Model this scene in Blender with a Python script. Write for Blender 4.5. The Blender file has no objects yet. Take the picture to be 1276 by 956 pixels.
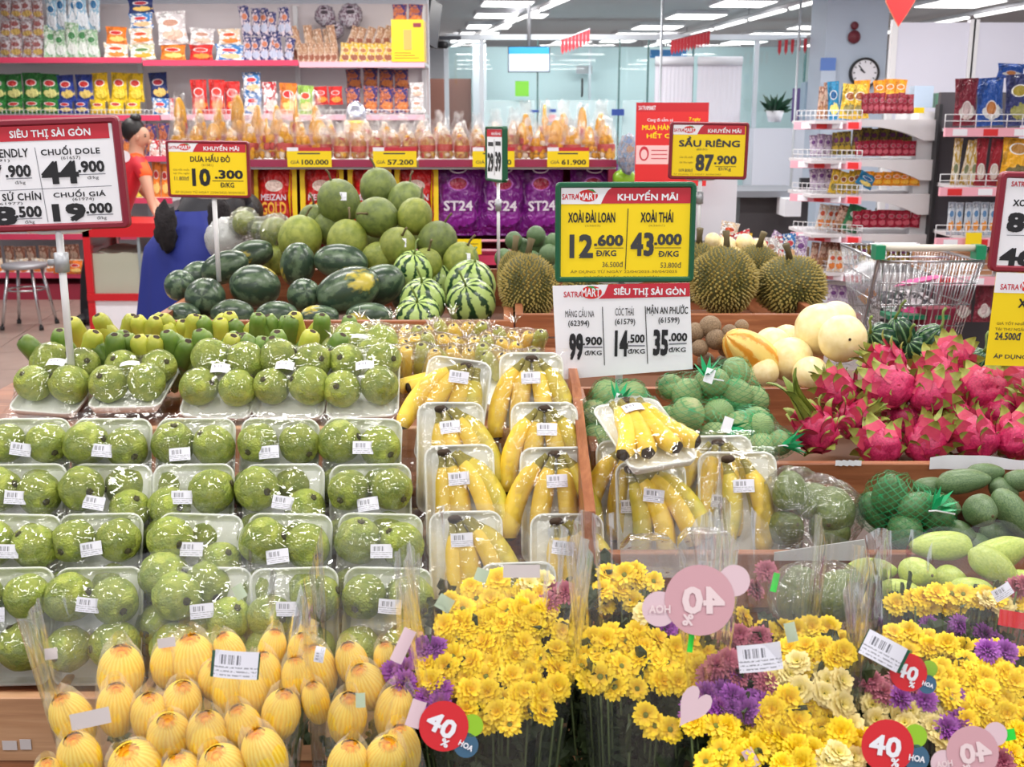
import bpy, bmesh, math, random
import numpy as np
from mathutils import Vector, Matrix, Euler, noise
random.seed(7)
R = math.radians
D = bpy.data
col = bpy.context.scene.collection
# ---------------------------------------------------------------- camera, world, lights, exposure
F, CX, CY, H = 1400.0, 638.0, 478.0, 1.55
TH = math.atan(323 / 1400)
cT, sT = math.cos(TH), math.sin(TH)
cam = D.objects.new('camera', D.cameras.new('camera'))
col.objects.link(cam)
cam.location = (0, 0, H)
cam.rotation_euler = (math.pi / 2 - TH, 0, 0)
cam.data.sensor_width = 36
cam.data.lens = 36 * F / 1276
cam.data.clip_end = 200
cam.data.dof.use_dof = True
cam.data.dof.focus_distance = 2.3
cam.data.dof.aperture_fstop = 9
sc = bpy.context.scene
sc.camera = cam
sc.view_settings.view_transform = 'Standard'
sc.view_settings.look = 'None'
sc.view_settings.exposure = -0.12
sc.view_settings.gamma = 1
wd = D.worlds.new('world'); sc.world = wd; wd.use_nodes = True
wd.node_tree.nodes['Background'].inputs[0].default_value = (0.93, 0.95, 1.0, 1)
wd.node_tree.nodes['Background'].inputs[1].default_value = 0.74
CEIL = 2.9
try: sc.cycles.transparent_max_bounces = 28
except Exception: pass

def area_lamp(x, y, sx, sy, p, z=CEIL - 0.06, colr=(1.0, 0.975, 0.94)):
    l = D.lights.new('ceiling_and_fill_lamp', 'AREA'); l.shape = 'RECTANGLE'; l.size = sx; l.size_y = sy
    l.energy = p; l.color = colr
    o = D.objects.new('ceiling_and_fill_lamp', l); col.objects.link(o); o.location = (x, y, z)
    return o
# rows of ceiling panels above display and aisles; row behind camera is added fill
for yy, pw in ((-1.4, 26), (0.6, 24), (2.3, 30), (4.3, 34), (6.8, 46), (9.2, 50)):
    for xx in (-3.2, -1.1, 1.1, 3.2):
        area_lamp(xx, yy, 1.25, 0.22, pw * 1.0)
for xx in (-1.5, 2.5, 6.5):
    area_lamp(xx, 18.0, 1.6, 0.6, 90)
area_lamp(4.5, 12.0, 1.6, 0.6, 80)
area_lamp(0.5, 12.0, 1.6, 0.6, 60)
for xx in (-.2, 1.8): area_lamp(xx, 14.3, 1.4, 0.5, 24)  # unseen lamps added to brighten the office interior

# ---------------------------------------------------------------- projection helpers (photo pixel -> real place)
def at(px, py, Y):
    u = (px - CX) / F; v = (CY - py) / F
    d = Vector((u, cT + v * sT, -sT + v * cT)); t = Y / d.y
    return Vector((d.x * t, Y, H + d.z * t))
def atz(px, py, z):
    u = (px - CX) / F; v = (CY - py) / F
    d = Vector((u, cT + v * sT, -sT + v * cT)); t = (z - H) / d.z
    return Vector((d.x * t, d.y * t, z))
def mpp(Y, z):
    return (Y * cT + (H - z) * sT) / F
def xat(px, Y, z):
    return (px - CX) * mpp(Y, z)

# ---------------------------------------------------------------- materials
MC = {}
def newmat(name):
    m = D.materials.new(name); m.use_nodes = True
    nt = m.node_tree; b = nt.nodes['Principled BSDF']
    return m, nt, b
def S(b, k, v):
    if k in b.inputs: b.inputs[k].default_value = v
def c4(c): return (c[0], c[1], c[2], 1)
def srgb(r, g, b):
    f = lambda c: (c / 255 / 12.92) if c / 255 <= 0.04045 else ((c / 255 + 0.055) / 1.055) ** 2.4
    return (f(r), f(g), f(b))
def node(nt, t, **kw):
    n = nt.nodes.new(t)
    for k, v in kw.items(): setattr(n, k, v)
    return n
def flat(name, c, rough=0.5, metal=0.0, emit=None, es=1.0, coat=0.0, var=0.0, bump=0.0, bscale=60, spec=0.5, sss=0.0):
    if name in MC: return MC[name]
    m, nt, b = newmat(name)
    S(b, 'Base Color', c4(c)); S(b, 'Roughness', rough); S(b, 'Metallic', metal); S(b, 'Coat Weight', coat)
    S(b, 'Specular IOR Level', spec)
    if emit: S(b, 'Emission Color', c4(emit)); S(b, 'Emission Strength', es)
    if var:
        oi = node(nt, 'ShaderNodeObjectInfo'); tc = node(nt, 'ShaderNodeTexCoord')
        nz = node(nt, 'ShaderNodeTexNoise'); nz.inputs['Scale'].default_value = 18; nz.inputs['Detail'].default_value = 3
        nt.links.new(tc.outputs['Object'], nz.inputs['Vector'])
        ad = node(nt, 'ShaderNodeMath', operation='ADD'); nt.links.new(oi.outputs['Random'], ad.inputs[0]); nt.links.new(nz.outputs['Fac'], ad.inputs[1])
        mr = node(nt, 'ShaderNodeMapRange'); mr.inputs['From Min'].default_value = 0.2; mr.inputs['From Max'].default_value = 1.7
        mr.inputs['To Min'].default_value = 1 - var; mr.inputs['To Max'].default_value = 1 + var
        nt.links.new(ad.outputs[0], mr.inputs[0])
        hs = node(nt, 'ShaderNodeHueSaturation'); hs.inputs['Color'].default_value = c4(c)
        nt.links.new(mr.outputs[0], hs.inputs['Value']); nt.links.new(hs.outputs[0], b.inputs['Base Color'])
    if bump:
        tc = node(nt, 'ShaderNodeTexCoord'); nz = node(nt, 'ShaderNodeTexNoise'); nz.inputs['Scale'].default_value = bscale; nz.inputs['Detail'].default_value = 4
        nt.links.new(tc.outputs['Object'], nz.inputs['Vector'])
        bp = node(nt, 'ShaderNodeBump'); bp.inputs['Strength'].default_value = bump; bp.inputs['Distance'].default_value = 0.01
        nt.links.new(nz.outputs['Fac'], bp.inputs['Height']); nt.links.new(bp.outputs[0], b.inputs['Normal'])
    MC[name] = m
    return m
def ramp(nt, fac, stops, interp='LINEAR'):
    r = node(nt, 'ShaderNodeValToRGB'); e = r.color_ramp; e.interpolation = interp
    while len(e.elements) < len(stops): e.elements.new(0.5)
    for el, (p, c) in zip(e.elements, stops): el.position = p; el.color = c4(c)
    nt.links.new(fac, r.inputs[0]); return r.outputs[0]
def mixc(nt, fac, a, b):
    m = node(nt, 'ShaderNodeMix', data_type='RGBA')
    if hasattr(fac, 'links'): nt.links.new(fac, m.inputs[0])
    else: m.inputs[0].default_value = fac
    for s, v in ((6, a), (7, b)):
        if hasattr(v, 'links'): nt.links.new(v, m.inputs[s])
        else: m.inputs[s].default_value = c4(v)
    return m.outputs[2]
def math_(nt, op, a, b=None, c=None, clamp=False):
    m = node(nt, 'ShaderNodeMath', operation=op); m.use_clamp = clamp
    for i, v in enumerate((a, b, c)):
        if v is None: continue
        if hasattr(v, 'links'): nt.links.new(v, m.inputs[i])
        else: m.inputs[i].default_value = v
    return m.outputs[0]
def noise_(nt, vec, scale, detail=3, dist=0.0, mscale=None, rough=0.5):
    n = node(nt, 'ShaderNodeTexNoise'); n.inputs['Scale'].default_value = scale; n.inputs['Detail'].default_value = detail
    n.inputs['Distortion'].default_value = dist; n.inputs['Roughness'].default_value = rough
    if mscale:
        mp = node(nt, 'ShaderNodeMapping'); mp.inputs['Scale'].default_value = mscale
        nt.links.new(vec, mp.inputs[0]); vec = mp.outputs[0]
    nt.links.new(vec, n.inputs['Vector']); return n.outputs['Fac']
def bump_(nt, b, h, s, d=0.01):
    bp = node(nt, 'ShaderNodeBump'); bp.inputs['Strength'].default_value = s; bp.inputs['Distance'].default_value = d
    nt.links.new(h, bp.inputs['Height']); nt.links.new(bp.outputs[0], b.inputs['Normal']); return bp.outputs[0]
def tex(nt): 
    return node(nt, 'ShaderNodeTexCoord').outputs['Object']
def randv(nt): return node(nt, 'ShaderNodeObjectInfo').outputs['Random']

def wood(name, ax=0, c1=srgb(152, 92, 60), c2=srgb(205, 140, 98), c3=srgb(120, 68, 42)):
    m, nt, b = newmat(name); t = tex(nt)
    sc_ = [22, 22, 22]; sc_[ax] = 1.6
    n1 = noise_(nt, t, 1.0, 6, 0.6, sc_, 0.62)
    sc2 = [90, 90, 90]; sc2[ax] = 4
    n2 = noise_(nt, t, 1.0, 3, 0.2, sc2)
    cc = ramp(nt, n1, ((0.25, c3), (0.48, c1), (0.75, c2)))
    cc = mixc(nt, math_(nt, 'MULTIPLY', n2, 0.35), cc, c3)
    nt.links.new(cc, b.inputs['Base Color']); S(b, 'Roughness', 0.42); bump_(nt, b, n2, 0.25, 0.003)
    return m
M_woodx = wood('wood_grain_across', 0); M_woody = wood('wood_grain_along', 1); M_woodz = wood('wood_grain_upright', 2)
M_woodl = wood('light_wood', 0, srgb(196, 148, 110), srgb(222, 180, 142), srgb(150, 104, 76))

def film(name, tint=(1, 1, 1), milk=0.03, gl=0.25, bscale=14, bstr=0.6, rough=0.07, stretch=(1, 1, 1), dist=1.5, bd=0.012):
    """clear plastic film: mostly see-through with glossy creases"""
    m = D.materials.new(name); m.use_nodes = True; nt = m.node_tree; nt.nodes.clear()
    out = node(nt, 'ShaderNodeOutputMaterial'); t = tex(nt)
    n1 = noise_(nt, t, bscale, 2, dist, stretch)
    rid = math_(nt, 'ABSOLUTE', math_(nt, 'SUBTRACT', n1, 0.5))
    n2 = noise_(nt, t, bscale * 3.3, 2, dist * 0.5, stretch)
    hh = math_(nt, 'ADD', math_(nt, 'MULTIPLY', rid, -2.0), math_(nt, 'MULTIPLY', n2, 0.35))
    bp = node(nt, 'ShaderNodeBump'); bp.inputs['Strength'].default_value = bstr; bp.inputs['Distance'].default_value = bd
    nt.links.new(hh, bp.inputs['Height'])
    tr = node(nt, 'ShaderNodeBsdfTransparent'); tr.inputs[0].default_value = c4(tint)
    gls = node(nt, 'ShaderNodeBsdfGlossy'); gls.inputs['Roughness'].default_value = rough; gls.inputs[0].default_value = (1, 1, 1, 1)
    nt.links.new(bp.outputs[0], gls.inputs['Normal'])
    df = node(nt, 'ShaderNodeBsdfDiffuse'); df.inputs[0].default_value = (0.9, 0.92, 0.94, 1)
    fr = node(nt, 'ShaderNodeFresnel'); fr.inputs[0].default_value = 1.5; nt.links.new(bp.outputs[0], fr.inputs['Normal'])
    fc = math_(nt, 'MULTIPLY_ADD', fr.outputs[0], gl * 2.2, gl * 0.15, clamp=True)
    m1 = node(nt, 'ShaderNodeMixShader'); m1.inputs[0].default_value = milk
    nt.links.new(tr.outputs[0], m1.inputs[1]); nt.links.new(df.outputs[0], m1.inputs[2])
    m2 = node(nt, 'ShaderNodeMixShader'); nt.links.new(fc, m2.inputs[0])
    nt.links.new(m1.outputs[0], m2.inputs[1]); nt.links.new(gls.outputs[0], m2.inputs[2])
    nt.links.new(m2.outputs[0], out.inputs[0])
    return m
M_cling = film('cling_film', milk=0.012, gl=0.24, bscale=11, bstr=0.5, rough=0.05)
M_sleeve = film('clear_sleeve', milk=0.022, gl=0.25, bscale=7, bstr=0.5, rough=0.08, stretch=(1, 1, 0.22))
M_bag = film('thin_plastic_bag', milk=0.04, gl=0.28, bscale=16, bstr=0.9, rough=0.09)
M_gift = film('gift_cellophane', milk=0.0, gl=0.14, bscale=22, bstr=1.0, rough=0.15)

def glass(name, tint, refl=0.08, milk=0.0):
    m = D.materials.new(name); m.use_nodes = True; nt = m.node_tree; nt.nodes.clear()
    out = node(nt, 'ShaderNodeOutputMaterial')
    tr = node(nt, 'ShaderNodeBsdfTransparent'); tr.inputs[0].default_value = c4(tint)
    gls = node(nt, 'ShaderNodeBsdfGlossy'); gls.inputs['Roughness'].default_value = 0.02
    df = node(nt, 'ShaderNodeBsdfDiffuse'); df.inputs[0].default_value = (0.85, 0.92, 0.93, 1)
    m1 = node(nt, 'ShaderNodeMixShader'); m1.inputs[0].default_value = milk
    nt.links.new(tr.outputs[0], m1.inputs[1]); nt.links.new(df.outputs[0], m1.inputs[2])
    m2 = node(nt, 'ShaderNodeMixShader'); m2.inputs[0].default_value = refl
    nt.links.new(m1.outputs[0], m2.inputs[1]); nt.links.new(gls.outputs[0], m2.inputs[2]); nt.links.new(m2.outputs[0], out.inputs[0])
    return m
M_glass = glass('office_glass', (0.94, 0.985, 0.99), 0.04)
M_frost = glass('frosted_glass', (0.90, 0.985, 1.0), 0.02, 0.35)

M_white = flat('white_paint', srgb(225, 228, 236), 0.5)
M_whitem = flat('white_metal', srgb(222, 222, 226), 0.35)
M_paper = flat('paper_white', srgb(238, 238, 246), 0.6)
M_yel = flat('sign_yellow', srgb(248, 216, 8), 0.5)
M_red = flat('sign_red', srgb(196, 40, 58), 0.5)
M_redh = flat('bright_red', srgb(214, 40, 42), 0.45)
M_maroon = flat('maroon_frame', srgb(128, 20, 44), 0.4)
M_greenf = flat('green_frame', srgb(8, 84, 54), 0.4)
M_ink = flat('black_ink', srgb(28, 28, 34), 0.6)
M_grey = flat('grey_ink', srgb(120, 122, 132), 0.6)
M_pink = flat('shelf_pink_red', srgb(206, 62, 96), 0.4)
M_pinkl = flat('shelf_pale_pink', srgb(238, 170, 186), 0.45)
M_mar2 = flat('shelf_maroon', srgb(152, 42, 78), 0.4)
M_chrome = flat('chrome_wire', (0.62, 0.63, 0.66), 0.25, 1.0)
M_steel = flat('grey_steel', srgb(170, 172, 178), 0.4, 0.4)
M_black = flat('black_plastic', (0.015, 0.015, 0.018), 0.5)
M_foam = flat('white_foam', srgb(244, 246, 242), 0.55, bump=0.05, bscale=300)
M_lgreen = flat('lime_dot', srgb(150, 200, 40), 0.5)
M_tgreen = flat('trolley_green', srgb(20, 130, 88), 0.4)
M_emit = flat('lamp_diffuser', (1, 1, 1), 0.5, emit=(1, 0.98, 0.96), es=3.2)

def label_mat():
    m, nt, b = newmat('barcode_print'); tc = node(nt, 'ShaderNodeTexCoord')
    sx = node(nt, 'ShaderNodeSeparateXYZ'); nt.links.new(tc.outputs['Object'], sx.inputs[0])
    X, Y = sx.outputs[0], sx.outputs[1]      # local metres, label about 40 x 25 mm
    vx = node(nt, 'ShaderNodeCombineXYZ'); nt.links.new(X, vx.inputs[0])
    bars = math_(nt, 'GREATER_THAN', noise_(nt, vx.outputs[0], 700, 1), 0.5)
    up = math_(nt, 'MULTIPLY', math_(nt, 'GREATER_THAN', Y, 0.000), math_(nt, 'LESS_THAN', Y, 0.009))
    lf = math_(nt, 'MULTIPLY', math_(nt, 'GREATER_THAN', X, -0.016), math_(nt, 'LESS_THAN', X, 0.005))
    bm = math_(nt, 'MULTIPLY', math_(nt, 'MULTIPLY', bars, up), lf)
    rows = math_(nt, 'GREATER_THAN', math_(nt, 'SINE', math_(nt, 'MULTIPLY', Y, 1700)), 0.35)
    words = math_(nt, 'GREATER_THAN', noise_(nt, tc.outputs['Object'], 420, 1), 0.46)
    low = math_(nt, 'MULTIPLY', math_(nt, 'LESS_THAN', Y, -0.002), math_(nt, 'GREATER_THAN', Y, -0.011))
    tx = math_(nt, 'MULTIPLY', math_(nt, 'MULTIPLY', rows, words), low)
    mm = math_(nt, 'MULTIPLY', math_(nt, 'MAXIMUM', bm, math_(nt, 'MULTIPLY', tx, 0.7)), 0.85)
    cc = mixc(nt, mm, srgb(232, 232, 244), srgb(40, 40, 60))
    nt.links.new(cc, b.inputs['Base Color']); S(b, 'Roughness', 0.4)
    return m
M_label = label_mat()

# ---------------------------------------------------------------- mesh builder
class MB:
    def __init__(s): s.v = []; s.f = []; s.mi = []; s.sm = []
    def add(s, vs, fs, mi=0, smooth=False):
        o = len(s.v); s.v += [tuple(v) for v in vs]
        for f in fs: s.f.append(tuple(i + o for i in f)); s.mi.append(mi); s.sm.append(smooth)
        return s
    def box(s, x0, x1, y0, y1, z0, z1, mi=0):
        vs = [(x, y, z) for x in (x0, x1) for y in (y0, y1) for z in (z0, z1)]
        return s.add(vs, [(0, 1, 3, 2), (4, 6, 7, 5), (0, 4, 5, 1), (2, 3, 7, 6), (0, 2, 6, 4), (1, 5, 7, 3)], mi)
    def tube(s, pts, r, n=8, mi=0, cap=True, smooth=True):
        pts = [Vector(p) for p in pts]; rs = r if isinstance(r, (list, tuple)) else [r] * len(pts)
        vs = []; prev = None
        for i, p in enumerate(pts):
            d = (pts[min(i + 1, len(pts) - 1)] - pts[max(i - 1, 0)])
            if d.length < 1e-9: d = Vector((0, 0, 1))
            d.normalize()
            if prev is None:
                a = d.orthogonal().normalized()
            else:
                a = (prev - d * prev.dot(d))
                a = a.normalized() if a.length > 1e-6 else d.orthogonal().normalized()
            prev = a; bb = d.cross(a)
            for k in range(n):
                t = 2 * math.pi * k / n
                vs.append(p + (a * math.cos(t) + bb * math.sin(t)) * rs[i])
        fs = [(i * n + k, i * n + (k + 1) % n, (i + 1) * n + (k + 1) % n, (i + 1) * n + k) for i in range(len(pts) - 1) for k in range(n)]
        if cap:
            fs.append(tuple(reversed(range(n)))); fs.append(tuple(range((len(pts) - 1) * n, len(pts) * n)))
        return s.add(vs, fs, mi, smooth)
    def lathe(s, prof, n=20, mi=0, fn=None, smooth=True, mis=None):
        """prof: (r, z) list; fn(phi,i)->radius scale"""
        vs = []
        for i, (r, z) in enumerate(prof):
            for k in range(n):
                t = 2 * math.pi * k / n; q = fn(t, i) if fn else 1
                vs.append((r * q * math.cos(t), r * q * math.sin(t), z))
        o = len(s.v); s.v += vs
        for i in range(len(prof) - 1):
            for k in range(n):
                s.f.append((o + i * n + k, o + i * n + (k + 1) % n, o + (i + 1) * n + (k + 1) % n, o + (i + 1) * n + k))
                s.mi.append(mis[i] if mis else mi); s.sm.append(smooth)
        return s
    def grid(s, nx, ny, fn, mi=0, smooth=True, wrap=False):
        vs = [fn(i / (nx - (0 if wrap else 1)), j / (ny - 1)) for j in range(ny) for i in range(nx)]
        fs = []
        for j in range(ny - 1):
            for i in range(nx if wrap else nx - 1):
                a = j * nx + i; b = j * nx + (i + 1) % nx
                fs.append((a, b, b + nx, a + nx))
        return s.add(vs, fs, mi, smooth)
    def ball(s, c, rx, ry=None, rz=None, nu=14, nv=10, mi=0, fn=None):
        ry = ry or rx; rz = rz or rx; c = Vector(c)
        def g(u, v):
            a = u * 2 * math.pi; b = -math.pi / 2 + v * math.pi
            d = Vector((math.cos(a) * math.cos(b), math.sin(a) * math.cos(b), math.sin(b)))
            q = fn(d) if fn else 1
            return (c.x + d.x * rx * q, c.y + d.y * ry * q, c.z + d.z * rz * q)
        return s.grid(nu, nv, g, mi, True, True)
    def join(s, o, M=None, mi=None):
        vs = [M @ Vector(v) for v in o.v] if M else o.v
        off = len(s.v); s.v += [tuple(v) for v in vs]
        for f, m, q in zip(o.f, o.mi, o.sm): s.f.append(tuple(i + off for i in f)); s.mi.append(m if mi is None else mi); s.sm.append(q)
        return s
    def mesh(s, name, mats):
        me = D.meshes.new(name); me.from_pydata(s.v, [], s.f)
        for m in (mats if isinstance(mats, (list, tuple)) else [mats]): me.materials.append(m)
        me.polygons.foreach_set('material_index', s.mi); me.polygons.foreach_set('use_smooth', s.sm)
        me.update(); return me

def setp(o, loc, rot, scale):
    o.location = loc; o.rotation_euler = rot
    if scale is not None: o.scale = scale if hasattr(scale, '__len__') else (scale,) * 3
def thing(name, label, cat, loc=(0, 0, 0), rot=(0, 0, 0), group=None, scale=None):
    o = D.objects.new(name, None); o.empty_display_size = 0.02; col.objects.link(o); setp(o, loc, rot, scale)
    o['label'] = label; o['category'] = cat
    if group: o['group'] = group
    return o
def part(name, me, parent, loc=(0, 0, 0), rot=(0, 0, 0), scale=None, label=None, kind=None):
    o = D.objects.new(name, me); col.objects.link(o); setp(o, loc, rot, scale); o.parent = parent
    if label: o['label'] = label
    if kind: o['kind'] = kind
    return o
def solo(name, me, label, cat, loc=(0, 0, 0), rot=(0, 0, 0), scale=None, group=None, kind=None):
    o = D.objects.new(name, me); col.objects.link(o); setp(o, loc, rot, scale)
    o['label'] = label; o['category'] = cat
    if group: o['group'] = group
    if kind: o['kind'] = kind
    return o
def struct(name, me, parent=None, loc=(0, 0, 0), rot=(0, 0, 0)):
    o = D.objects.new(name, me); col.objects.link(o); setp(o, loc, rot, None)
    if parent: o.parent = parent
    else: o['kind'] = 'structure'
    return o
def boxm(name, dims, mat): 
    return MB().box(*dims).mesh(name, mat)
ORD = ['first', 'second', 'third', 'fourth', 'fifth', 'sixth', 'seventh', 'eighth', 'ninth', 'tenth', 'eleventh', 'twelfth', 'thirteenth', 'fourteenth', 'fifteenth', 'sixteenth', 'seventeenth', 'eighteenth', 'nineteenth', 'twentieth'] + ['%dth' % i for i in range(21, 120)]
def ordn(i):
    if i < 20: return ORD[i]
    n = i + 1
    return '%d%s' % (n, {1: 'st', 2: 'nd', 3: 'rd'}.get(n % 10, 'th') if n % 100 not in (11, 12, 13) else 'th')

_tc = {}
def text_mb(txt, w, h, bold=0.0, mi=0, sp=1.0):
    """lettering fitted into a w x h box centred on the origin, in the XY plane"""
    txt = txt.replace('Đ', 'Ð'); key = (txt, 0, sp)
    if key not in _tc:
        cu = D.curves.new('lettering', 'FONT'); cu.body = txt; cu.size = 1; cu.resolution_u = 2; cu.offset = .001; cu.space_character = sp
        ob = D.objects.new('lettering', cu); col.objects.link(ob)
        dg = bpy.context.evaluated_depsgraph_get(); me = D.meshes.new_from_object(ob.evaluated_get(dg))
        vs = [tuple(v.co) for v in me.vertices]; fs = [tuple(p.vertices) for p in me.polygons]
        D.objects.remove(ob); D.meshes.remove(me); D.curves.remove(cu); _tc[key] = (vs, fs)
    vs, fs = _tc[key]
    m = MB()
    if not vs: return m
    x0 = min(v[0] for v in vs); x1 = max(v[0] for v in vs); y0 = min(v[1] for v in vs); y1 = max(v[1] for v in vs)
    kx = w / max(x1 - x0, 1e-6); ky = h / max(y1 - y0, 1e-6)
    b_ = bold * .7
    for i, (ox, oy) in enumerate(((0, 0),) if bold < .015 else ((-b_, -b_), (b_, -b_), (b_, b_), (-b_, b_))):
        m.add([((v[0] + ox - (x0 + x1) / 2) * kx, (v[1] + oy - (y0 + y1) / 2) * ky, i * 2e-5) for v in vs], fs, mi)
    return m
# ---------------------------------------------------------------- floor, ceiling, walls
def floor_mat(name, c, rough):
    m, nt, b = newmat(name); t = tex(nt)
    n = noise_(nt, t, 5, 4, 0.4)
    nt.links.new(ramp(nt, n, ((0.3, [q * 0.88 for q in c]), (0.7, c))), b.inputs['Base Color']); S(b, 'Roughness', rough)
    return m
M_tile = floor_mat('floor_tile', srgb(172, 152, 142), 0.25)
M_grout = flat('grout', srgb(110, 95, 90), 0.8)
fl = struct('floor', MB().box(-14, 14, -3, 26, -0.1, -0.004).mesh('floor', M_grout))
tme = MB().box(-0.297, 0.297, -0.297, 0.297, -0.006, 0.0).mesh('tile', M_tile)
rotf = R(8)
nt_ = 0
for i in range(-24, 12):
    for j in range(-2, 36):
        lx, ly = (i + 0.3) * 0.6, j * 0.6
        x = lx * math.cos(rotf) - ly * math.sin(rotf); y = lx * math.sin(rotf) + ly * math.cos(rotf)
        if (-5.6 < x < -1.9 and 4.2 < y < 10.6) or (1.2 < x < 5.6 and 5.0 < y < 10.5):
            o = D.objects.new('tile', tme); col.objects.link(o); o.parent = fl; o.location = (x, y, 0); o.rotation_euler = (0, 0, rotf); nt_ += 1
M_ceil = flat('ceiling_grey', srgb(216, 218, 222), 0.8)
struct('ceiling', MB().box(-14, 14, -3, 26, CEIL, CEIL + 0.1).mesh('ceiling', M_ceil))
struct('wall_far', MB().box(-3.0, 14, 21.5, 21.7, 0, CEIL).mesh('wall_far', M_white))
M_wl = flat('wall_left_paint', srgb(214, 218, 230), 0.6)
struct('wall_left', MB().box(-14, at(534, 100, 10.9).x, 10.9, 11.1, 0, CEIL).mesh('wall_left', M_wl))

# ceiling lights
def clight(px, py, w, i):
    p = atz(px, py, CEIL - 0.02); k = mpp(p.y, p.z) * w
    t = thing('ceiling_light', 'square recessed ceiling light panel, %s counted from the left along the ceiling' % ordn(i), 'ceiling light', (p.x, p.y, CEIL - 0.045), (0, 0, R(6)), 'square ceiling light panels')
    a = k / 2
    part('frame', MB().box(-a - .02, a + .02, -a - .02, a + .02, 0.0, 0.043).mesh('frame', M_whitem), t)
    part('diffuser', MB().box(-a, a, -a, a, -0.008, 0.0).mesh('diffuser', M_emit), t)
cl = [(632, 2, 60), (621, 17, 56), (609, 31, 52), (597, 40, 46), (583, 49, 42), (655, 17, 50), (867, 18, 62), (819, 32, 54), (790, 41, 48), (712, 51, 44), (690, 58, 38),
      (926, 2, 66), (927, 51, 46), (897, 58, 38), (955, 41, 46), (981, 41, 48), (1011, 32, 46), (972, 64, 34), (1196, 2, 80), (1204, 33, 40), (770, 49, 40)]
for i, (a, b, w) in enumerate(sorted(cl)): clight(a, b, w, i)
# long trunking lights
def trunk(p0, p1, lab):
    a = atz(p0[0], p0[1], CEIL - 0.12); b = atz(p1[0], p1[1], CEIL - 0.12)
    t = thing('trunking_light', lab, 'ceiling light', a, group='long white trunking lights'); d = b - a
    part('rail', MB().tube([(0, 0, 0.03), d + Vector((0, 0, 0.03))], 0.03, 6).mesh('rail', M_whitem), t)
    n = max(2, int(d.length / 1.2))
    tm = None
    for i in range(n):
        p = d * (i + 0.04) / n; q = d * (i + 0.92) / n
        part('tube', MB().tube([p, q], 0.022, 6).mesh('tube', M_emit), t)
    for i in range(0, n + 1, 2):
        p = d * i / n
        part('hanger', MB().tube([p, p + Vector((0, 0, 0.12))], 0.005, 5).mesh('hanger', M_steel), t)
trunk((560, 60), (712, -4), 'long white trunking light nearest the snack shelf end')
trunk((800, 60), (1045, -6), 'long white trunking light over the red flag strings')
trunk((960, 68), (1070, 42), 'short white trunking light crossing the clock column')
trunk((1085, 44), (1300, 4), 'long white trunking light above the white panels on the right')

# ---------------------------------------------------------------- glass office in the back
YG = 13.2
M_alu = flat('aluminium', srgb(206, 214, 222), 0.35, 0.3)
M_cyanw = flat('office_wall_paint', srgb(206, 230, 234), 0.6)
def W(px, py, Y): return at(px, py, Y)
struct('wall_office', MB().box(at(556, 100, 15.5).x, at(1010, 100, 15.5).x + .4, 15.5, 15.6, 0, 2.55).mesh('wall_office', M_cyanw))
struct('trim_1', MB().box(at(540, 100, 15.45).x, at(1010, 100, 15.45).x + .4, 15.4, 15.5, 1.04, 1.1).mesh('trim_1', M_alu))
def wbox(name, p0, p1, Y, dy, mat, lab, cat, grp=None):
    a = at(p0[0], p1[1], Y); b = at(p1[0], p0[1], Y)
    bb = MB().box(a.x - (a.x + b.x) / 2, b.x - (a.x + b.x) / 2, 0, dy, 0, b.z - a.z)
    return solo(name, bb.mesh(name, mat), lab, cat, ((a.x + b.x) / 2, Y, a.z), group=grp)
# glazing: panes between slim posts
win = struct('window_1', MB().box(at(556, 50, YG).x, at(1004, 50, YG).x, YG - .04, YG + .04, at(600, 50, YG).z, at(600, 50, YG).z + .06).mesh('window_frame_rail', M_alu))
edges = [556, 600, 670, 772, 808, 864, 943, 1004]
for i, e in enumerate(edges):
    x = at(e, 60, YG).x
    w_ = .025 if i in (0, 1, 6) else .008
    mt = M_alu if i in (0, 1, 6) else flat('glass_edge', srgb(70, 110, 110), 0.2)
    struct('window_post', MB().box(x - w_, x + w_, YG - .03, YG + .03, 0, at(600, 50, YG).z).mesh('window_post', mt), win)
    if i < len(edges) - 1:
        x2 = at(edges[i + 1], 60, YG).x
        struct('pane', MB().box(x + .01, x2 - .01, YG - .006, YG + .006, 0.03, at(600, 51, YG).z).mesh('pane', M_glass), win)
for (a, b) in ((600, 668), (674, 770), (776, 806)):
    x = at(a, 60, YG).x; x2 = at(b, 60, YG).x
    struct('frosted_strip', MB().box(x + .01, x2 - .01, YG - .014, YG - .008, .3, at(600, 125, YG).z).mesh('frosted_strip', M_frost), win)
# doors seen left of the office
M_brown = flat('brown_door', srgb(150, 104, 92), 0.5)
d1 = struct('door_1', MB().box(at(532, 98, 15).x, at(587, 98, 15).x, 15, 15.06, 0, at(550, 98, 15).z).mesh('door_1', M_brown))
struct('door_handle', MB().tube([(at(566, 120, 15).x, 14.97, 1.1), (at(566, 120, 15).x, 14.97, 1.4)], .02, 6).mesh('door_handle', M_steel), d1)
struct('trim_2', MB().box(at(589, 98, 14.9).x, at(606, 98, 14.9).x, 14.9, 15, 0, 2.55).mesh('trim_2', M_white))
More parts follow.
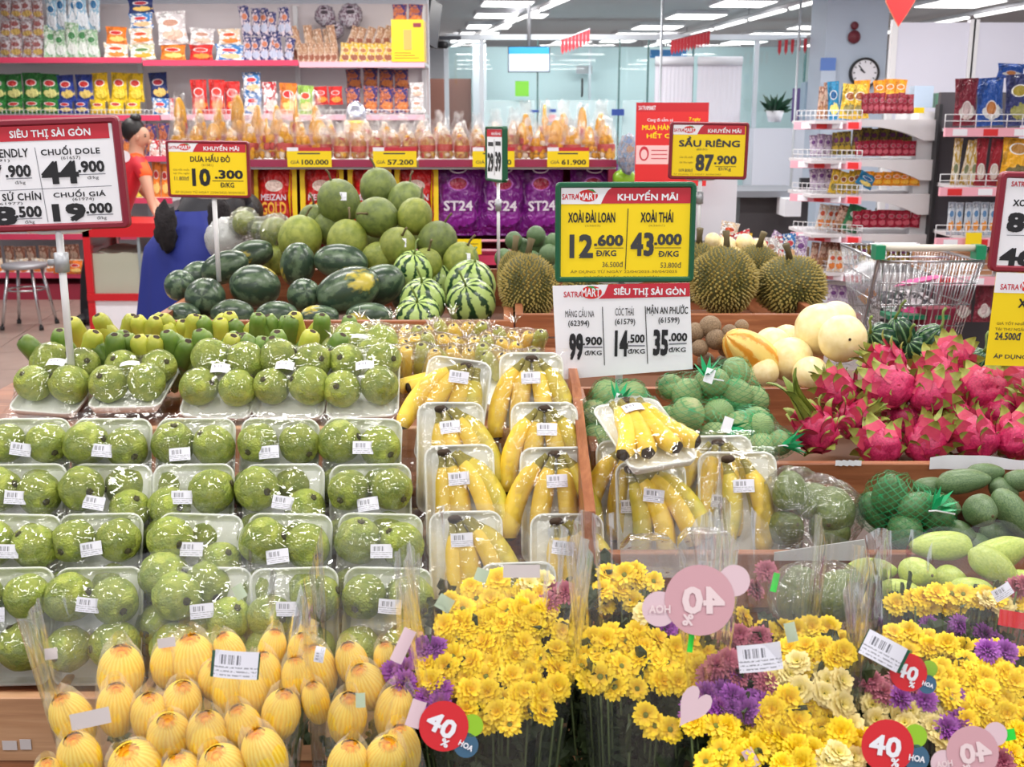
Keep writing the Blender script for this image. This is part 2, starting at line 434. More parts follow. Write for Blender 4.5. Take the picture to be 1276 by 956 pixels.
# wall mounted bits in the office
tv = thing('wall_screen', 'flat screen showing a blue bar, hanging high behind the office glass', 'screen', at(659, 90, 13.0))
k = mpp(13.0, 2.2)
part('housing', MB().box(-26 * k, 26 * k, 0, .05, 0, 31 * k).mesh('housing', M_black), tv)
part('display', MB().box(-25 * k, 25 * k, -.006, 0, 1 * k, 22 * k).mesh('display', flat('screen_pale', srgb(190, 205, 235), .4, emit=srgb(190, 205, 235), es=.5)), tv)
part('banner', MB().box(-25 * k, 25 * k, -.007, 0, 22 * k, 30 * k).mesh('banner', flat('screen_blue', srgb(40, 150, 220), .4, emit=srgb(40, 150, 220), es=.6)), tv)
part('bracket', MB().tube([(0, .02, 31 * k), (0, .02, 2.9 - at(659, 90, 13.0).z)], .02, 6).mesh('bracket', M_steel), tv)
def blindp(p0, p1, lab):
    a = at(p0[0], p1[1], 12.9); b = at(p1[0], p0[1], 12.9); w = b.x - a.x; h = b.z - a.z
    t = thing('roller_blind', lab, 'blind', ((a.x + b.x) / 2, 12.9, a.z), group='white roller blinds')
    m = MB().grid(30, 10, lambda u, v: ((u - .5) * w, .006 * math.sin(u * 60), v * h), 0)
    part('fabric', m.mesh('fabric', flat('blind_fabric', srgb(226, 226, 238), 0.8)), t)
    part('roller', MB().tube([(-w / 2, 0, h), (w / 2, 0, h)], .05, 10).mesh('roller', M_white), t)
blindp((813, 76), (864, 205), 'left of two white roller blinds on the office glass')
blindp((865, 76), (925, 205), 'right of two white roller blinds on the office glass')
wbox('green_notice', (642, 101), (659, 120), 13.1, .01, flat('notice_green', srgb(120, 200, 60), .5), 'small green notice stuck to the office glass', 'notice')
for i, (a, b, c, d) in enumerate(((661, 137, 672, 140), (684, 136, 693, 140), (762, 136, 778, 144))):
    wbox('door_sticker', (a, b), (c, d), 13.1, .008, flat('sticker_blue', srgb(40, 70, 150), .5), 'small blue sticker on the office glass, %s from left' % ordn(i), 'sticker', 'blue stickers on the office glass')
wbox('red_notice', (684, 143), (693, 152), 13.1, .008, flat('pale_red', srgb(226, 130, 140), .5), 'tiny pale red notice under a blue sticker', 'notice')
wbox('door_plate', (718, 82), (738, 92), 15.35, .03, M_steel, 'grey name plate beside the office inner door', 'plate')
wbox('blue_poster', (810, 62), (856, 72), 13.6, .02, flat('poster_blue', srgb(60, 150, 215), .5), 'long blue banner seen above the white blinds', 'banner')
wbox('inner_door_frame', (733, 60), (737, 125), 15.3, .05, M_alu, 'thin upright aluminium door jamb inside the office', 'door jamb')
h_ = solo('door_pull', MB().tube([(0, 0, 0), (0, -.05, .02), (0, -.05, .2), (0, 0, .22)], .014, 8).mesh('door_pull', M_black), 'black bow door pull on the inner office door', 'door handle', at(725, 120, 15.3))
# counter, monitors, plant seen right of the blinds
wbox('service_counter', (936, 160), (1010, 240), 12.6, .5, flat('counter_white', srgb(214, 219, 232), .5), 'long white service counter behind the durians', 'counter')
wbox('counter_base', (920, 244), (1008, 300), 9.6, .5, flat('desk_dark', srgb(60, 58, 62), .5), 'dark desk front under the grey worktop', 'desk')
wbox('desk_worktop', (915, 238), (1010, 246), 9.4, .9, flat('desk_top', srgb(120, 124, 132), .5), 'grey worktop of the desk beyond the durians', 'worktop')
wbox('monitor', (997, 222), (1032, 246), 9.5, .06, M_black, 'dark monitor back on the desk beside the snack rack', 'monitor')
wbox('paper_box', (978, 248), (999, 270), 9.2, .3, M_white, 'white paper box in front of the desk', 'box')
pot = thing('potted_plant', 'dark green leafy plant standing on the counter ledge', 'plant', at(965, 152, 12.7))
part('pot', MB().lathe([(0, 0), (.07, 0), (.1, .12), (.085, .12), (0, .1)], 14).mesh('pot', M_white), pot)
rl = random.Random(3); lf = MB()
for i in range(60):
    a = rl.uniform(0, 6.28); e = rl.uniform(.1, 1.3); L = rl.uniform(.12, .26)
    d = Vector((math.cos(a) * math.cos(e), math.sin(a) * math.cos(e), math.sin(e))); p = Vector((0, 0, .1)); s_ = d.orthogonal().normalized() * .03
    lf.add([p, p + d * L * .6 + s_, p + d * L, p + d * L * .6 - s_], [(0, 1, 2, 3)])
part('foliage', lf.mesh('foliage', flat('plant_green', srgb(30, 70, 50), .5)), pot, kind='stuff')
# thin hanging wires / posts in the hall
for i, px in enumerate((819, 985)):
    a = at(px, 240, 11.5)
    solo('slim_post', MB().tube([(0, 0, 0), (0, 0, CEIL)], .012, 6).mesh('slim_post', M_alu), ('slim silver post in front of the blinds', 'slim silver post left of the clock column')[i], 'post', (a.x, 11.5, 0))
ds = thing('hanging_screen', 'dark slanted screen seen edge on beyond the end of the snack shelving', 'screen', at(537, 56, 11.6), (0, R(14), R(60)))
part('housing', MB().box(-.09, .09, 0, .05, 0, .42).mesh('housing', M_black), ds); part('bezel', MB().box(-.1, .1, -.01, 0, -.01, .43).mesh('bezel', flat('dark_bezel', srgb(60, 62, 70), .4)), ds)
br = thing('camera_bracket', 'small dark security camera bracket above the office glass edge', 'camera', at(563, 52, 12.8))
part('arm', MB().box(-.14, .1, 0, .06, .02, .06).mesh('arm', flat('dark_bezel', srgb(60, 62, 70), .4)), br); part('camera_body', MB().tube([(-.14, 0, -.03), (-.06, -.08, -.04)], .04, 10).mesh('camera_body', M_black), br)
# strings of red flags
def flags(px0, px1, py0, py1, n, Y, lab):
    a = at(px0, py0, Y); b = at(px1, py1, Y + .01)
    t = thing('flag_string', lab, 'bunting', a, group='strings of small red flags'); d = b - a
    part('string', MB().tube([(0, 0, 0), d], .006, 5).mesh('string', M_steel), t)
    fm = MB().add([(x * .32, y, z * .7) for x, y, z in [(-.05, 0, 0), (.05, 0, 0), (.05, 0, -.16), (0, 0, -.22), (-.05, 0, -.16), (-.05, .006, 0), (.05, .006, 0), (.05, .006, -.16), (0, .006, -.22), (-.05, .006, -.16)]],
                  [(0, 1, 2, 3, 4), (9, 8, 7, 6, 5), (0, 5, 6, 1), (1, 6, 7, 2), (2, 7, 8, 3), (3, 8, 9, 4), (4, 9, 5, 0)]).mesh('flag', flat('flag_red', srgb(200, 50, 62), .6))
    for i in range(n):
        part('flag', fm, t, d * (i + .5) / n)
flags(699, 735, 50, 36, 8, 12.2, 'string of red flags above the office door')
flags(836, 885, 50, 38, 12, 12.2, 'string of red flags above the white blinds')
flags(968, 1024, 50, 46, 7, 12.0, 'string of red flags left of the clock column')

# column with clock
cc_ = at(1065, 100, 11.4); wcol = mpp(11.4, 1.9)
colm = struct('wall_column', MB().box(cc_.x - 39 * wcol, cc_.x + 37 * wcol, 11.4, 12.0, 0, CEIL).mesh('wall_column', flat('column_blue', srgb(184, 198, 216), .6)))
kk = mpp(11.35, 2.0)
ck = thing('wall_clock', 'round white wall clock with black rim on the blue grey column', 'clock', at(1076, 91, 11.38), (R(90), 0, 0))
part('rim', MB().lathe([(15.5 * kk, .0), (18.5 * kk, .0), (18.5 * kk, .05), (17 * kk, .06), (15.5 * kk, .04)], 36).mesh('rim', M_black), ck)
part('dial', MB().lathe([(0, .035), (16 * kk, .035)], 36).mesh('dial', M_paper), ck)
hm = MB()
for k_ in range(12):
    a = k_ * math.pi / 6; c_, s_ = math.cos(a), math.sin(a); r0, r1, w_ = 12 * kk, 14.5 * kk, .6 * kk
    hm.add([(c_ * r0 - s_ * w_, s_ * r0 + c_ * w_, .04), (c_ * r0 + s_ * w_, s_ * r0 - c_ * w_, .04), (c_ * r1 + s_ * w_, s_ * r1 - c_ * w_, .04), (c_ * r1 - s_ * w_, s_ * r1 + c_ * w_, .04)], [(0, 1, 2, 3)])
part('hour_mark', hm.mesh('hour_mark', M_ink), ck)
part('hand', MB().tube([(0, 0, .045), (-8 * kk, 9 * kk, .045)], .6 * kk, 5).mesh('hand', M_ink), ck)
part('hand', MB().tube([(0, 0, .048), (-6 * kk, 4 * kk, .048)], .8 * kk, 5).mesh('hand', M_ink), ck)
M_dred = flat('dark_red', srgb(110, 40, 52), .5)
bell = thing('alarm_bell', 'dark red round fire alarm bell high on the column', 'alarm', at(1064.5, 46, 11.36), (R(90), 0, 0))
part('gong', MB().lathe([(0, .05), (5 * kk, .045), (8 * kk, .0)], 20).mesh('gong', M_dred), bell)
lamp2 = solo('alarm_lamp', MB().ball((0, 0, 0), 5 * kk, 3 * kk, 5 * kk).mesh('alarm_lamp', M_dred), 'small dark red alarm lamp above the bell', 'alarm', at(1065, 32, 11.36))
wbox('wall_notice', (1022, 72), (1042, 88), 11.35, .01, flat('notice_blue', srgb(92, 130, 205), .5), 'blue notice sheet on the left of the column', 'notice')
wbox('wall_notice', (1022, 88), (1042, 110), 11.35, .01, flat('notice_pale', srgb(190, 205, 225), .5), 'pale notice sheet under the blue one on the column', 'notice')
wbox('pale_cabinet', (1001, 102), (1048, 153), 12.0, .2, flat('cabinet_blue', srgb(160, 186, 206), .5), 'pale blue cabinet left of the clock column', 'cabinet')
wbox('orange_poster', (986, 110), (1000, 152), 12.3, .02, flat('poster_mix', srgb(110, 90, 150), .5), 'small violet and orange poster beside the pale cabinet', 'poster')
# white panels (rear of tall shelving)
for i, (a, b, c, d) in enumerate(((1116, 28, 1199, 180), (1217, 28, 1300, 180))):
    p = at(a, b, 8.4); q = at(c, d, 8.4)
    t = thing('partition_panel', ('white partition panel behind the snack rack', 'white partition panel at the right edge above the rice shelf')[i], 'panel', ((p.x + q.x) / 2, 8.4, 0))
    w_ = (q.x - p.x) / 2
    part('board', MB().box(-w_, w_, 0, .04, .1, p.z).mesh('board', flat('panel_white', srgb(212, 212, 228), .6)), t)
    for sx in (-1, 1): part('upright', MB().box(sx * w_ - .02, sx * w_ + .02, -.01, .05, 0, p.z + .02).mesh('upright', M_whitem), t)
wbox('hanging_notice', (1197, 66), (1212, 96), 9.0, .01, M_paper, 'small white notice hanging between the two white panels', 'notice')
wbox('black_sign', (1196, 82), (1212, 92), 8.95, .01, M_black, 'small black sign strip below the hanging notice', 'sign')
# red location-pin sign
pin = thing('hanging_sign', 'red pointed hanging sign with white text at the top edge', 'sign', at(1120, 32, 7.6))
kp = mpp(7.6, 2.3)
def pinm(s, y):
    pts = [(0, 0)] + [(9 * s * 1.0, 14 * s)] + [(18 * s * math.cos(t), 34 * s + 18 * s * math.sin(t)) for t in [R(a) for a in range(-20, 201, 20)]] + [(-9 * s, 14 * s)]
    n = len(pts); vs = [(x, y, z) for x, z in pts] + [(x, y + .012, z) for x, z in pts]
    return MB().add(vs, [tuple(range(n)), tuple(reversed(range(n, 2 * n)))] + [(i, i + n, (i + 1) % n + n, (i + 1) % n) for i in range(n)])
part('board', pinm(kp, 0).mesh('board', M_redh), pin)
part('edge', pinm(kp * 1.06, .004).mesh('edge', flat('orange_edge', srgb(240, 150, 120), .5)), pin, (0, 0, -.006))
# ---------------------------------------------------------------- packets
def pkt_mat(name, c1, c2, c3, c4_=(.9, .9, .9), ez=.66, ex=.30, eh=.13, gloss=.28, noisy=.0):
    """printed foil packet: object space x -.5...5, z 0..1; oval badge, picture patch low down"""
    m, nt, b = newmat(name); t = tex(nt)
    sx = node(nt, 'ShaderNodeSeparateXYZ'); nt.links.new(t, sx.inputs[0]); X, Z = sx.outputs[0], sx.outputs[2]
    def ell(cx, cz, rx, rz):
        a = math_(nt, 'POWER', math_(nt, 'DIVIDE', math_(nt, 'SUBTRACT', X, cx), rx), 2.0)
        a2 = math_(nt, 'DIVIDE', math_(nt, 'SUBTRACT', Z, cz), rz); a2 = math_(nt, 'MULTIPLY', a2, a2)
        xx = math_(nt, 'DIVIDE', math_(nt, 'SUBTRACT', X, cx), rx)
        return math_(nt, 'ADD', math_(nt, 'MULTIPLY', xx, xx), a2)
    nz = noise_(nt, t, 5, 3, .5)
    base = mixc(nt, math_(nt, 'GREATER_THAN', noise_(nt, t, 2.3, 2), .58), c1, [q * .6 for q in c1])
    if noisy: base = mixc(nt, math_(nt, 'GREATER_THAN', nz, .52), base, c4_)
    e3 = math_(nt, 'ADD', ell(.05, .27, .36, .17), math_(nt, 'MULTIPLY', math_(nt, 'SUBTRACT', nz, .5), 2.4))
    cc = mixc(nt, math_(nt, 'LESS_THAN', e3, 1.0), base, c3)
    e = ell(0, ez, ex, eh)
    cc = mixc(nt, math_(nt, 'LESS_THAN', e, 1.0), cc, c4_)
    cc = mixc(nt, math_(nt, 'LESS_THAN', e, .7), cc, c2)
    nt.links.new(cc, b.inputs['Base Color']); S(b, 'Roughness', gloss)
    nb = noise_(nt, t, 6, 2, .8); bump_(nt, b, nb, .6, .06)
    return m
def pillow(name, mat, depth=.5, nx=9, nz=10, crimp=True, seed=0):
    rr = random.Random(seed); m = MB()
    def g(side):
        def fn(u, v):
            e = (1 - abs(2 * u - 1) ** 2.6) * (1 - abs(2 * v - 1) ** 3.4)
            w = .5 * (1 - .05 * (1 - abs(2 * v - 1)))
            w *= (1 - .06 * math.sin(math.pi * v)) if True else 1
            return ((2 * u - 1) * w, side * depth * .5 * max(e, 0) ** .6 + .03 * noise.noise(Vector((u * 4, v * 4, seed))), v)
        return fn
    m.grid(nx, nz, g(-1)); m.grid(nx, nz, g(1))
    # the second sheet faces the other way
    k = (nx - 1) * (nz - 1)
    for i in range(k, 2 * k): m.f[i] = tuple(reversed(m.f[i]))
    if crimp:
        for z0, z1 in ((-.03, .0), (1.0, 1.035)):
            vs = []; 
            for i in range(13):
                x = -.5 + i / 12; vs += [(x, 0, 0 if z0 < 0 else 1), (x, .01 * (-1) ** i, z0 if z0 < 0 else z1)]
            m.add(vs, [(2 * i, 2 * i + 2, 2 * i + 3, 2 * i + 1) for i in range(12)])
    return m.mesh(name, mat)
STY = {}
def sty(k, *cs, noun='packet', colr='', **kw):
    d = kw.pop('depth', .5); crimp = kw.pop('crimp', True)
    STY[k] = (pillow(noun.replace(' ', '_'), pkt_mat('print_' + k, *[srgb(*c) for c in cs], **kw), d, crimp=crimp, seed=len(STY)), colr, noun)
sty('green', (40, 120, 50), (200, 50, 50), (225, 220, 140), colr='green', noun='crisp packet')
sty('blue', (40, 62, 150), (200, 50, 50), (230, 200, 110), colr='blue', noun='crisp packet')
sty('yellow', (240, 200, 30), (200, 60, 50), (250, 220, 80), colr='yellow', noun='crisp packet')
sty('dblue', (30, 50, 110), (180, 40, 60), (240, 200, 110), colr='dark blue', noun='crisp packet')
sty('red', (214, 40, 38), (220, 60, 50), (250, 150, 60), colr='red', noun='snack packet')
sty('bluew', (60, 130, 200), (214, 60, 70), (250, 200, 150), colr='blue and white', noun='snack packet', noisy=1)
sty('orange', (245, 130, 40), (210, 40, 40), (255, 210, 120), colr='orange', noun='snack packet')
sty('lime', (160, 200, 90), (220, 80, 50), (250, 210, 150), colr='lime green', noun='snack packet')
sty('nutbrown', (60, 50, 110), (170, 90, 60), (206, 120, 60), (190, 110, 70), colr='brown and navy', noun='snack packet', noisy=1)
sty('creamor', (235, 210, 180), (220, 90, 50), (240, 140, 60), colr='cream and orange', noun='snack packet', noisy=1)
sty('creamgr', (200, 200, 160), (100, 140, 80), (240, 170, 60), colr='cream and green', noun='snack packet', noisy=1)
sty('white', (215, 208, 210), (200, 150, 130), (225, 190, 170), colr='white', noun='snack packet', noisy=1)
sty('silverbr', (200, 195, 200), (150, 90, 90), (190, 160, 90), (150, 110, 110), colr='silver and brown', noun='sachet pack', noisy=1, gloss=.15)
sty('silverbl', (150, 190, 215), (60, 120, 170), (215, 222, 230), (225, 230, 235), colr='silver and blue', noun='sachet pack', noisy=1, gloss=.15)
sty('silvergr', (150, 185, 150), (80, 140, 90), (220, 225, 220), (205, 215, 205), colr='silver and green', noun='sachet pack', noisy=1, gloss=.15)
sty('navy', (60, 66, 120), (210, 130, 100), (190, 196, 220), (220, 205, 215), colr='navy and pink', noun='sachet pack', noisy=1, gloss=.2)
sty('stick', (176, 130, 100), (190, 150, 120), (150, 90, 70), (215, 190, 170), colr='tan', noun='snack stick', noisy=1)
sty('stickyel', (225, 180, 50), (180, 120, 80), (150, 90, 70), (220, 200, 160), colr='yellow and brown', noun='snack stick', noisy=1)
sty('redsm', (160, 24, 50), (190, 50, 80), (210, 90, 110), (190, 150, 160), colr='dark red', noun='candy bag', gloss=.2)
sty('orangesm', (240, 150, 20), (230, 120, 20), (250, 190, 60), colr='orange', noun='candy bag')
sty('yellowsm', (235, 195, 60), (160, 90, 40), (150, 140, 80), colr='yellow', noun='candy bag')
sty('lilac', (170, 140, 185), (120, 70, 140), (215, 200, 225), (225, 215, 225), colr='lilac', noun='candy bag', noisy=1)
sty('greensm', (50, 140, 90), (200, 200, 200), (220, 210, 190), colr='green', noun='candy bag')
sty('tealbl', (30, 130, 180), (20, 90, 150), (240, 220, 120), colr='bright blue', noun='candy bag')
sty('mixbr', (150, 92, 70), (200, 170, 150), (180, 130, 90), (215, 180, 160), colr='brown', noun='candy bag', noisy=1)
sty('oliveye', (170, 150, 60), (120, 60, 110), (200, 170, 60), (90, 70, 60), colr='olive and yellow', noun='candy bag', noisy=1)
sty('ricemar', (128, 34, 54), (200, 180, 180), (210, 205, 200), (230, 220, 220), colr='maroon', noun='rice bag', ez=.35, ex=.2, eh=.18, crimp=True)
sty('riceblue', (36, 84, 168), (190, 120, 60), (214, 216, 214), (230, 220, 220), colr='blue', noun='rice bag', ez=.35, ex=.2, eh=.18)
sty('ricenavy', (52, 60, 116), (180, 160, 60), (160, 160, 90), colr='navy', noun='rice bag', ez=.7)
sty('riceyel', (196, 160, 60), (120, 130, 90), (220, 216, 190), (230, 220, 200), colr='gold striped', noun='rice bag', ez=.35, noisy=1)
sty('ricered', (160, 30, 48), (210, 200, 190), (216, 200, 190), colr='red', noun='rice bag', ez=.35)
sty('amber', (244, 180, 40), (180, 130, 60), (120, 110, 70), colr='amber', noun='rice bag', ez=.8)
sty('bottlecl', (180, 196, 214), (90, 140, 190), (240, 160, 70), (220, 228, 236), colr='clear', noun='bottle pack', noisy=1, gloss=.12)
sty('redwh', (200, 44, 54), (230, 230, 230), (240, 200, 190), colr='red and white', noun='snack packet', noisy=1)

PCN = {}
def packs(k, px0, px1, py0, py1, Y, n, where, rows=1, lean=0, gap=.04, jit=1.0, yaw=0, dy=.0, seed=1, zbase=None, cat=None):
    me, colr, noun = STY[k]; rr = random.Random(seed + int(px0))
    w = (px1 - px0) / n
    for r in range(rows):
        h = (py1 - py0) / rows; yb = py1 - r * h
        for i in range(n):
            cx = px0 + (i + .5) * w
            p = at(cx, yb, Y + dy * r)
            kk_ = mpp(p.y, p.z)
            if r == 0 and zbase is not None: p.z = zbase
            sc_ = (w * kk_ * (1 - gap), min(w, h) * kk_ * (.55), h * kk_ * (1.0 if r < rows - 1 else 1.0) * rr.uniform(1 - .05 * jit, 1 + .04 * jit) * .96)
            lab = '%s %s %s' % (colr, noun, where)
            if n > 1: lab += ', %s from left' % ordn(i)
            if rows > 1: lab += (', lower', ', upper', ', top layer', ', fourth layer')[r] if rows < 3 else (', lowest', ', middle', ', topmost', ', fourth')[r]
            solo(noun.replace(' ', '_'), me, lab, 'bottle' if 'bottle' in noun else ('bag' if 'bag' in noun else 'packet'), p,
                 (R(rr.uniform(-3, 3) * jit), R(lean + rr.uniform(-4, 4) * jit), R(yaw + rr.uniform(-6, 6) * jit)), sc_, '%s %ss %s' % (colr, noun, where))

# ---------------------------------------------------------------- tall snack shelving on the left
YS = 10.2
def shelfpiece(px0, px1, py, Y, depth, mat, thick=4, fdepth=.012):
    p0 = at(px0, py - thick / 2, Y); p1 = at(px1, py + thick / 2, Y)
    return p0, p1
def rail_shelf(parent, px0, px1, py, Y, railmat, back, pal=True):
    a = at(px0, py - 3.5, Y); b = at(px1, py + 3.5, Y)
    m = struct if False else part
    s = part('shelf', MB().box(a.x, b.x, Y + .005, back, a.z - .03, a.z).mesh('shelf', M_whitem), parent)
    part('price_rail', MB().box(a.x, b.x, Y - .012, Y + .004, b.z, a.z).mesh('price_rail', railmat), s)
    return a.z
un = thing('shelving_unit', 'long white snack shelving with pink red rails across the back left', 'shelf', (0, 0, 0))
XL = at(-60, 100, YS).x; XR = at(529, 100, YS).x; YB = YS + .55
part('back_panel', MB().box(XL, XR, YB, YB + .03, .05, 2.62).mesh('back_panel', flat('shelf_back', srgb(214, 206, 210), .6)), un)
for px in (-60, 177, 372, 529):
    x = at(px, 100, YB).x
    part('upright', MB().box(x - .02, x + .02, YB - .04, YB, 0, 2.6).mesh('upright', M_whitem), un)
xe = at(529, 100, YS).x
ZT = rail_shelf(un, -60, 177, 75, YS, M_pink, YB); rail_shelf(un, 178, 372, 78.5, YS, M_pink, YB); rail_shelf(un, 373, 529, 80.5, YS, M_pinkl, YB)
ZM = rail_shelf(un, -60, 200, 147, YS, M_pink, YB); rail_shelf(un, 201, 529, 146, YS, M_pinkl, YB)
for y in (198, 250, 295, 343): rail_shelf(un, -60, 215, y, YS - .12, M_pink, YB)
part('base', MB().box(XL, at(215, 300, YS).x, YS - .1, YB, 0, .14).mesh('base', flat('shelf_base_red', srgb(150, 40, 62), .5)), un)
# wire fronts
wf = MB()
for py in (137, 143):
    a = at(0, py, YS - .01)
    wf.tube([(XL, YS - .01, a.z), (XR, YS - .01, a.z)], .004, 4)
for i in range(110):
    x = XL + (XR - XL) * i / 109; wf.tube([(x, YS - .01, at(0, 137, YS).z), (x, YS - .01, at(0, 145, YS).z)], .0025, 4)
part('wire_front', wf.mesh('wire_front', M_whitem), un, kind='stuff')
T = 'on the top back shelf'
packs('silverbr', 0, 26, -2, 71, YS + .1, 2, T + ', far left', rows=3, jit=3, gap=-.25); packs('silverbr', 28, 54, 0, 71, YS + .1, 2, T + ', second stack', rows=3, jit=3, gap=-.25)
packs('silvergr', 57, 124, 33, 72, YS + .1, 5, T + ' under blue ones', jit=3, gap=-.3); packs('silverbl', 58, 124, -6, 37, YS + .12, 5, T + ' over green ones', jit=3, gap=-.3)
packs('orange', 132, 159, 34, 54, YS + .1, 1, T + ', upper of two beside green sachets'); packs('creamor', 129, 161, 54, 73, YS + .1, 1, T + ', lower of two beside green sachets')
packs('dblue', 160, 193, -2, 16, YS + .1, 1, T + ', highest in the stack of four'); packs('bluew', 161, 193, 16, 35, YS + .1, 1, T + ', second in the stack of four')
packs('creamor', 161, 193, 35, 55, YS + .1, 1, T + ', third in the stack of four'); packs('creamgr', 161, 196, 55, 74, YS + .1, 1, T + ', lowest in the stack of four')
packs('white', 197, 236, 14, 54, YS + .1, 1, T + ', large crumpled one'); packs('orange', 199, 233, 55, 74, YS + .1, 1, T + ', under the large white one')
packs('white', 236, 268, 36, 56, YS + .1, 1, T + ', over the red one'); packs('red', 235, 267, 56, 75, YS + .1, 1, T + ', under the small white one')
packs('creamor', 272, 302, 36, 56, YS + .1, 1, T + ', over the blue and white one'); packs('bluew', 268, 305, 55, 75, YS + .1, 1, T + ', beside the navy sachets')
packs('navy', 304, 364, 12, 76, YS + .1, 6, T, rows=2, jit=3, gap=-.3)
packs('stick', 366, 424, 35, 77, YS + .12, 7, T, lean=-8, gap=-.3, jit=2); packs('stick', 372, 420, 54, 78, YS + .04, 7, T + ', front row', lean=-4, gap=-.3)
packs('stick', 430, 485, 33, 57, YS + .16, 5, T + ', leaning behind the yellow ones', lean=20); packs('stickyel', 424, 487, 54, 78, YS + .05, 6, T, lean=12, gap=-.3)
T2 = 'on the second back shelf'
packs('green', -14, 74, 92, 125, YS + .2, 4, T2 + ', back row', gap=-.08); packs('green', -14, 74, 123, 141, YS + .04, 4, T2 + ', front row', gap=-.08)
packs('blue', 74, 118, 94, 126, YS + .2, 2, T2 + ', back row'); packs('blue', 72, 112, 124, 141, YS + .04, 2, T2 + ', front row')
packs('yellow', 117, 181, 92, 126, YS + .2, 3, T2 + ', back row'); packs('yellow', 112, 177, 124, 141, YS + .04, 3, T2 + ', front row')
packs('dblue', 188, 212, 91, 124, YS + .2, 1, T2 + ', standing behind the upright'); packs('bluew', 189, 212, 122, 143, YS + .04, 1, T2 + ', below the dark blue one')
packs('redwh', 212, 226, 122, 142, YS + .04, 2, T2 + ', small pair')
packs('red', 240, 302, 101, 142, YS + .1, 3, T2, gap=.02); packs('bluew', 303, 327, 90, 142, YS + .1, 1, T2 + ' beside the red ones', rows=2)
packs('redwh', 328, 347, 104, 142, YS + .1, 1, T2 + ', left of the orange ones'); packs('orange', 348, 371, 104, 142, YS + .1, 1, T2); packs('lime', 371, 392, 106, 142, YS + .1, 1, T2)
packs('red', 392, 428, 108, 130, YS + .1, 2, T2 + ' beside the lime one')
packs('nutbrown', 432, 511, 86, 110, YS + .25, 4, T2 + ', upper row'); packs('nutbrown', 432, 511, 109, 140, YS + .08, 4, T2 + ', lower row'); packs('white', 511, 529, 104, 140, YS + .1, 1, T2 + ', at the shelf end', rows=2)
T3 = 'on the shelf behind the red shirt'
packs('nutbrown', 150, 214, 155, 195, YS - .04, 4, T3); packs('redwh', 186, 214, 174, 196, YS - .1, 2, T3 + ', front')
packs('yellow', 158, 178, 228, 247, YS - .04, 2, 'on the low shelf behind the red shirt'); packs('orange', 190, 212, 203, 245, YS - .04, 2, 'on the low shelf behind the red shirt')
T4 = 'on the lowest left shelf'
packs('mixbr', -20, 104, 305, 340, YS - .04, 9, T4, rows=1, jit=1.5); packs('creamor', -10, 104, 322, 341, YS - .1, 7, T4 + ', front row', jit=1.5)
packs('mixbr', 34, 215, 270, 293, YS - .04, 12, 'on the shelf just under the left sign', jit=1.5); packs('orange', 66, 104, 325, 341, YS - .14, 2, T4 + ' beside the sign pole', jit=.8)
# yellow carton at the end of the top shelf
yc = thing('yellow_carton', 'yellow printed carton at the right end of the top shelf', 'box', at(508.5, 76.8, YS - .02)); kc = mpp(YS, 2.1)
part('carton', MB().box(-20 * kc, 20 * kc, 0, .28, 0, 50 * kc).mesh('carton', flat('carton_yellow', srgb(246, 204, 20), .5)), yc)
part('printed_picture', MB().box(-5 * kc, 5 * kc, -.004, 0, 14 * kc, 38 * kc).mesh('printed_picture', flat('carton_pic', srgb(205, 160, 80), .5)), yc)
part('printed_badge', MB().box(7 * kc, 17 * kc, -.004, 0, 41 * kc, 46 * kc).mesh('printed_badge', M_maroon), yc)
tb = MB()
for i in range(3): tb.box(-17 * kc, (14 - i * 5) * kc, -.004, 0, (4 + 3 * i) * kc, (5 + 3 * i) * kc)
part('printed_text', tb.mesh('printed_text', flat('carton_ink', srgb(200, 120, 30), .5)), yc)
packs('nutbrown', 489, 527, 7, 29, YS + .02, 2, 'on top of the yellow carton')
for i, (px, py, r_) in enumerate(((405, 20, 13), (437, 20, 15), (418, 38, 11))):
    m = MB().ball((0, 0, 0), 1, 1, 1, 18, 14, fn=lambda d: 1 + .22 * noise.noise(d * 3 + Vector((i, 0, 0))))
    o = solo('plastic_bundle', m.mesh('plastic_bundle', pkt_mat('print_bundle%d' % i, srgb(190, 185, 195), srgb(60, 50, 60), srgb(60, 50, 60), srgb(120, 90, 110), noisy=1)), ('grey see-through plastic bundle above the tan snack sticks', 'plastic bundle with black tie at the top shelf', 'small grey bundle squeezed over the snack sticks')[i], 'bundle', at(px, py, YS + .25), scale=(r_ * kc, .08, r_ * kc))

# ---------------------------------------------------------------- stool, rice dispenser, staff, customer
st = thing('stool', 'steel stool with round seat under the left price sign', 'stool', (xat(30, 8.7, .5), 8.7, 0))
part('seat', MB().lathe([(0, .5), (.16, .5), (.17, .49), (.165, .465), (0, .465)], 22).mesh('seat', M_steel), st)
for i, (dx, dy) in enumerate(((-.12, -.12), (.12, -.12), (.12, .12), (-.12, .12))):
    part('leg', MB().tube([(dx * .75, dy * .75, .47), (dx * 1.25, dy * 1.25, .02)], .013, 8).mesh('leg', M_chrome), st)
    part('foot', MB().tube([(dx * 1.25, dy * 1.25, .03), (dx * 1.27, dy * 1.27, 0)], .018, 8).mesh('foot', M_black), st)
for z in (.3,): part('ring', MB().tube([(.14 * math.cos(a), .14 * math.sin(a), z) for a in [k * math.pi / 8 for k in range(17)]], .008, 6, cap=False).mesh('ring', M_chrome), st)
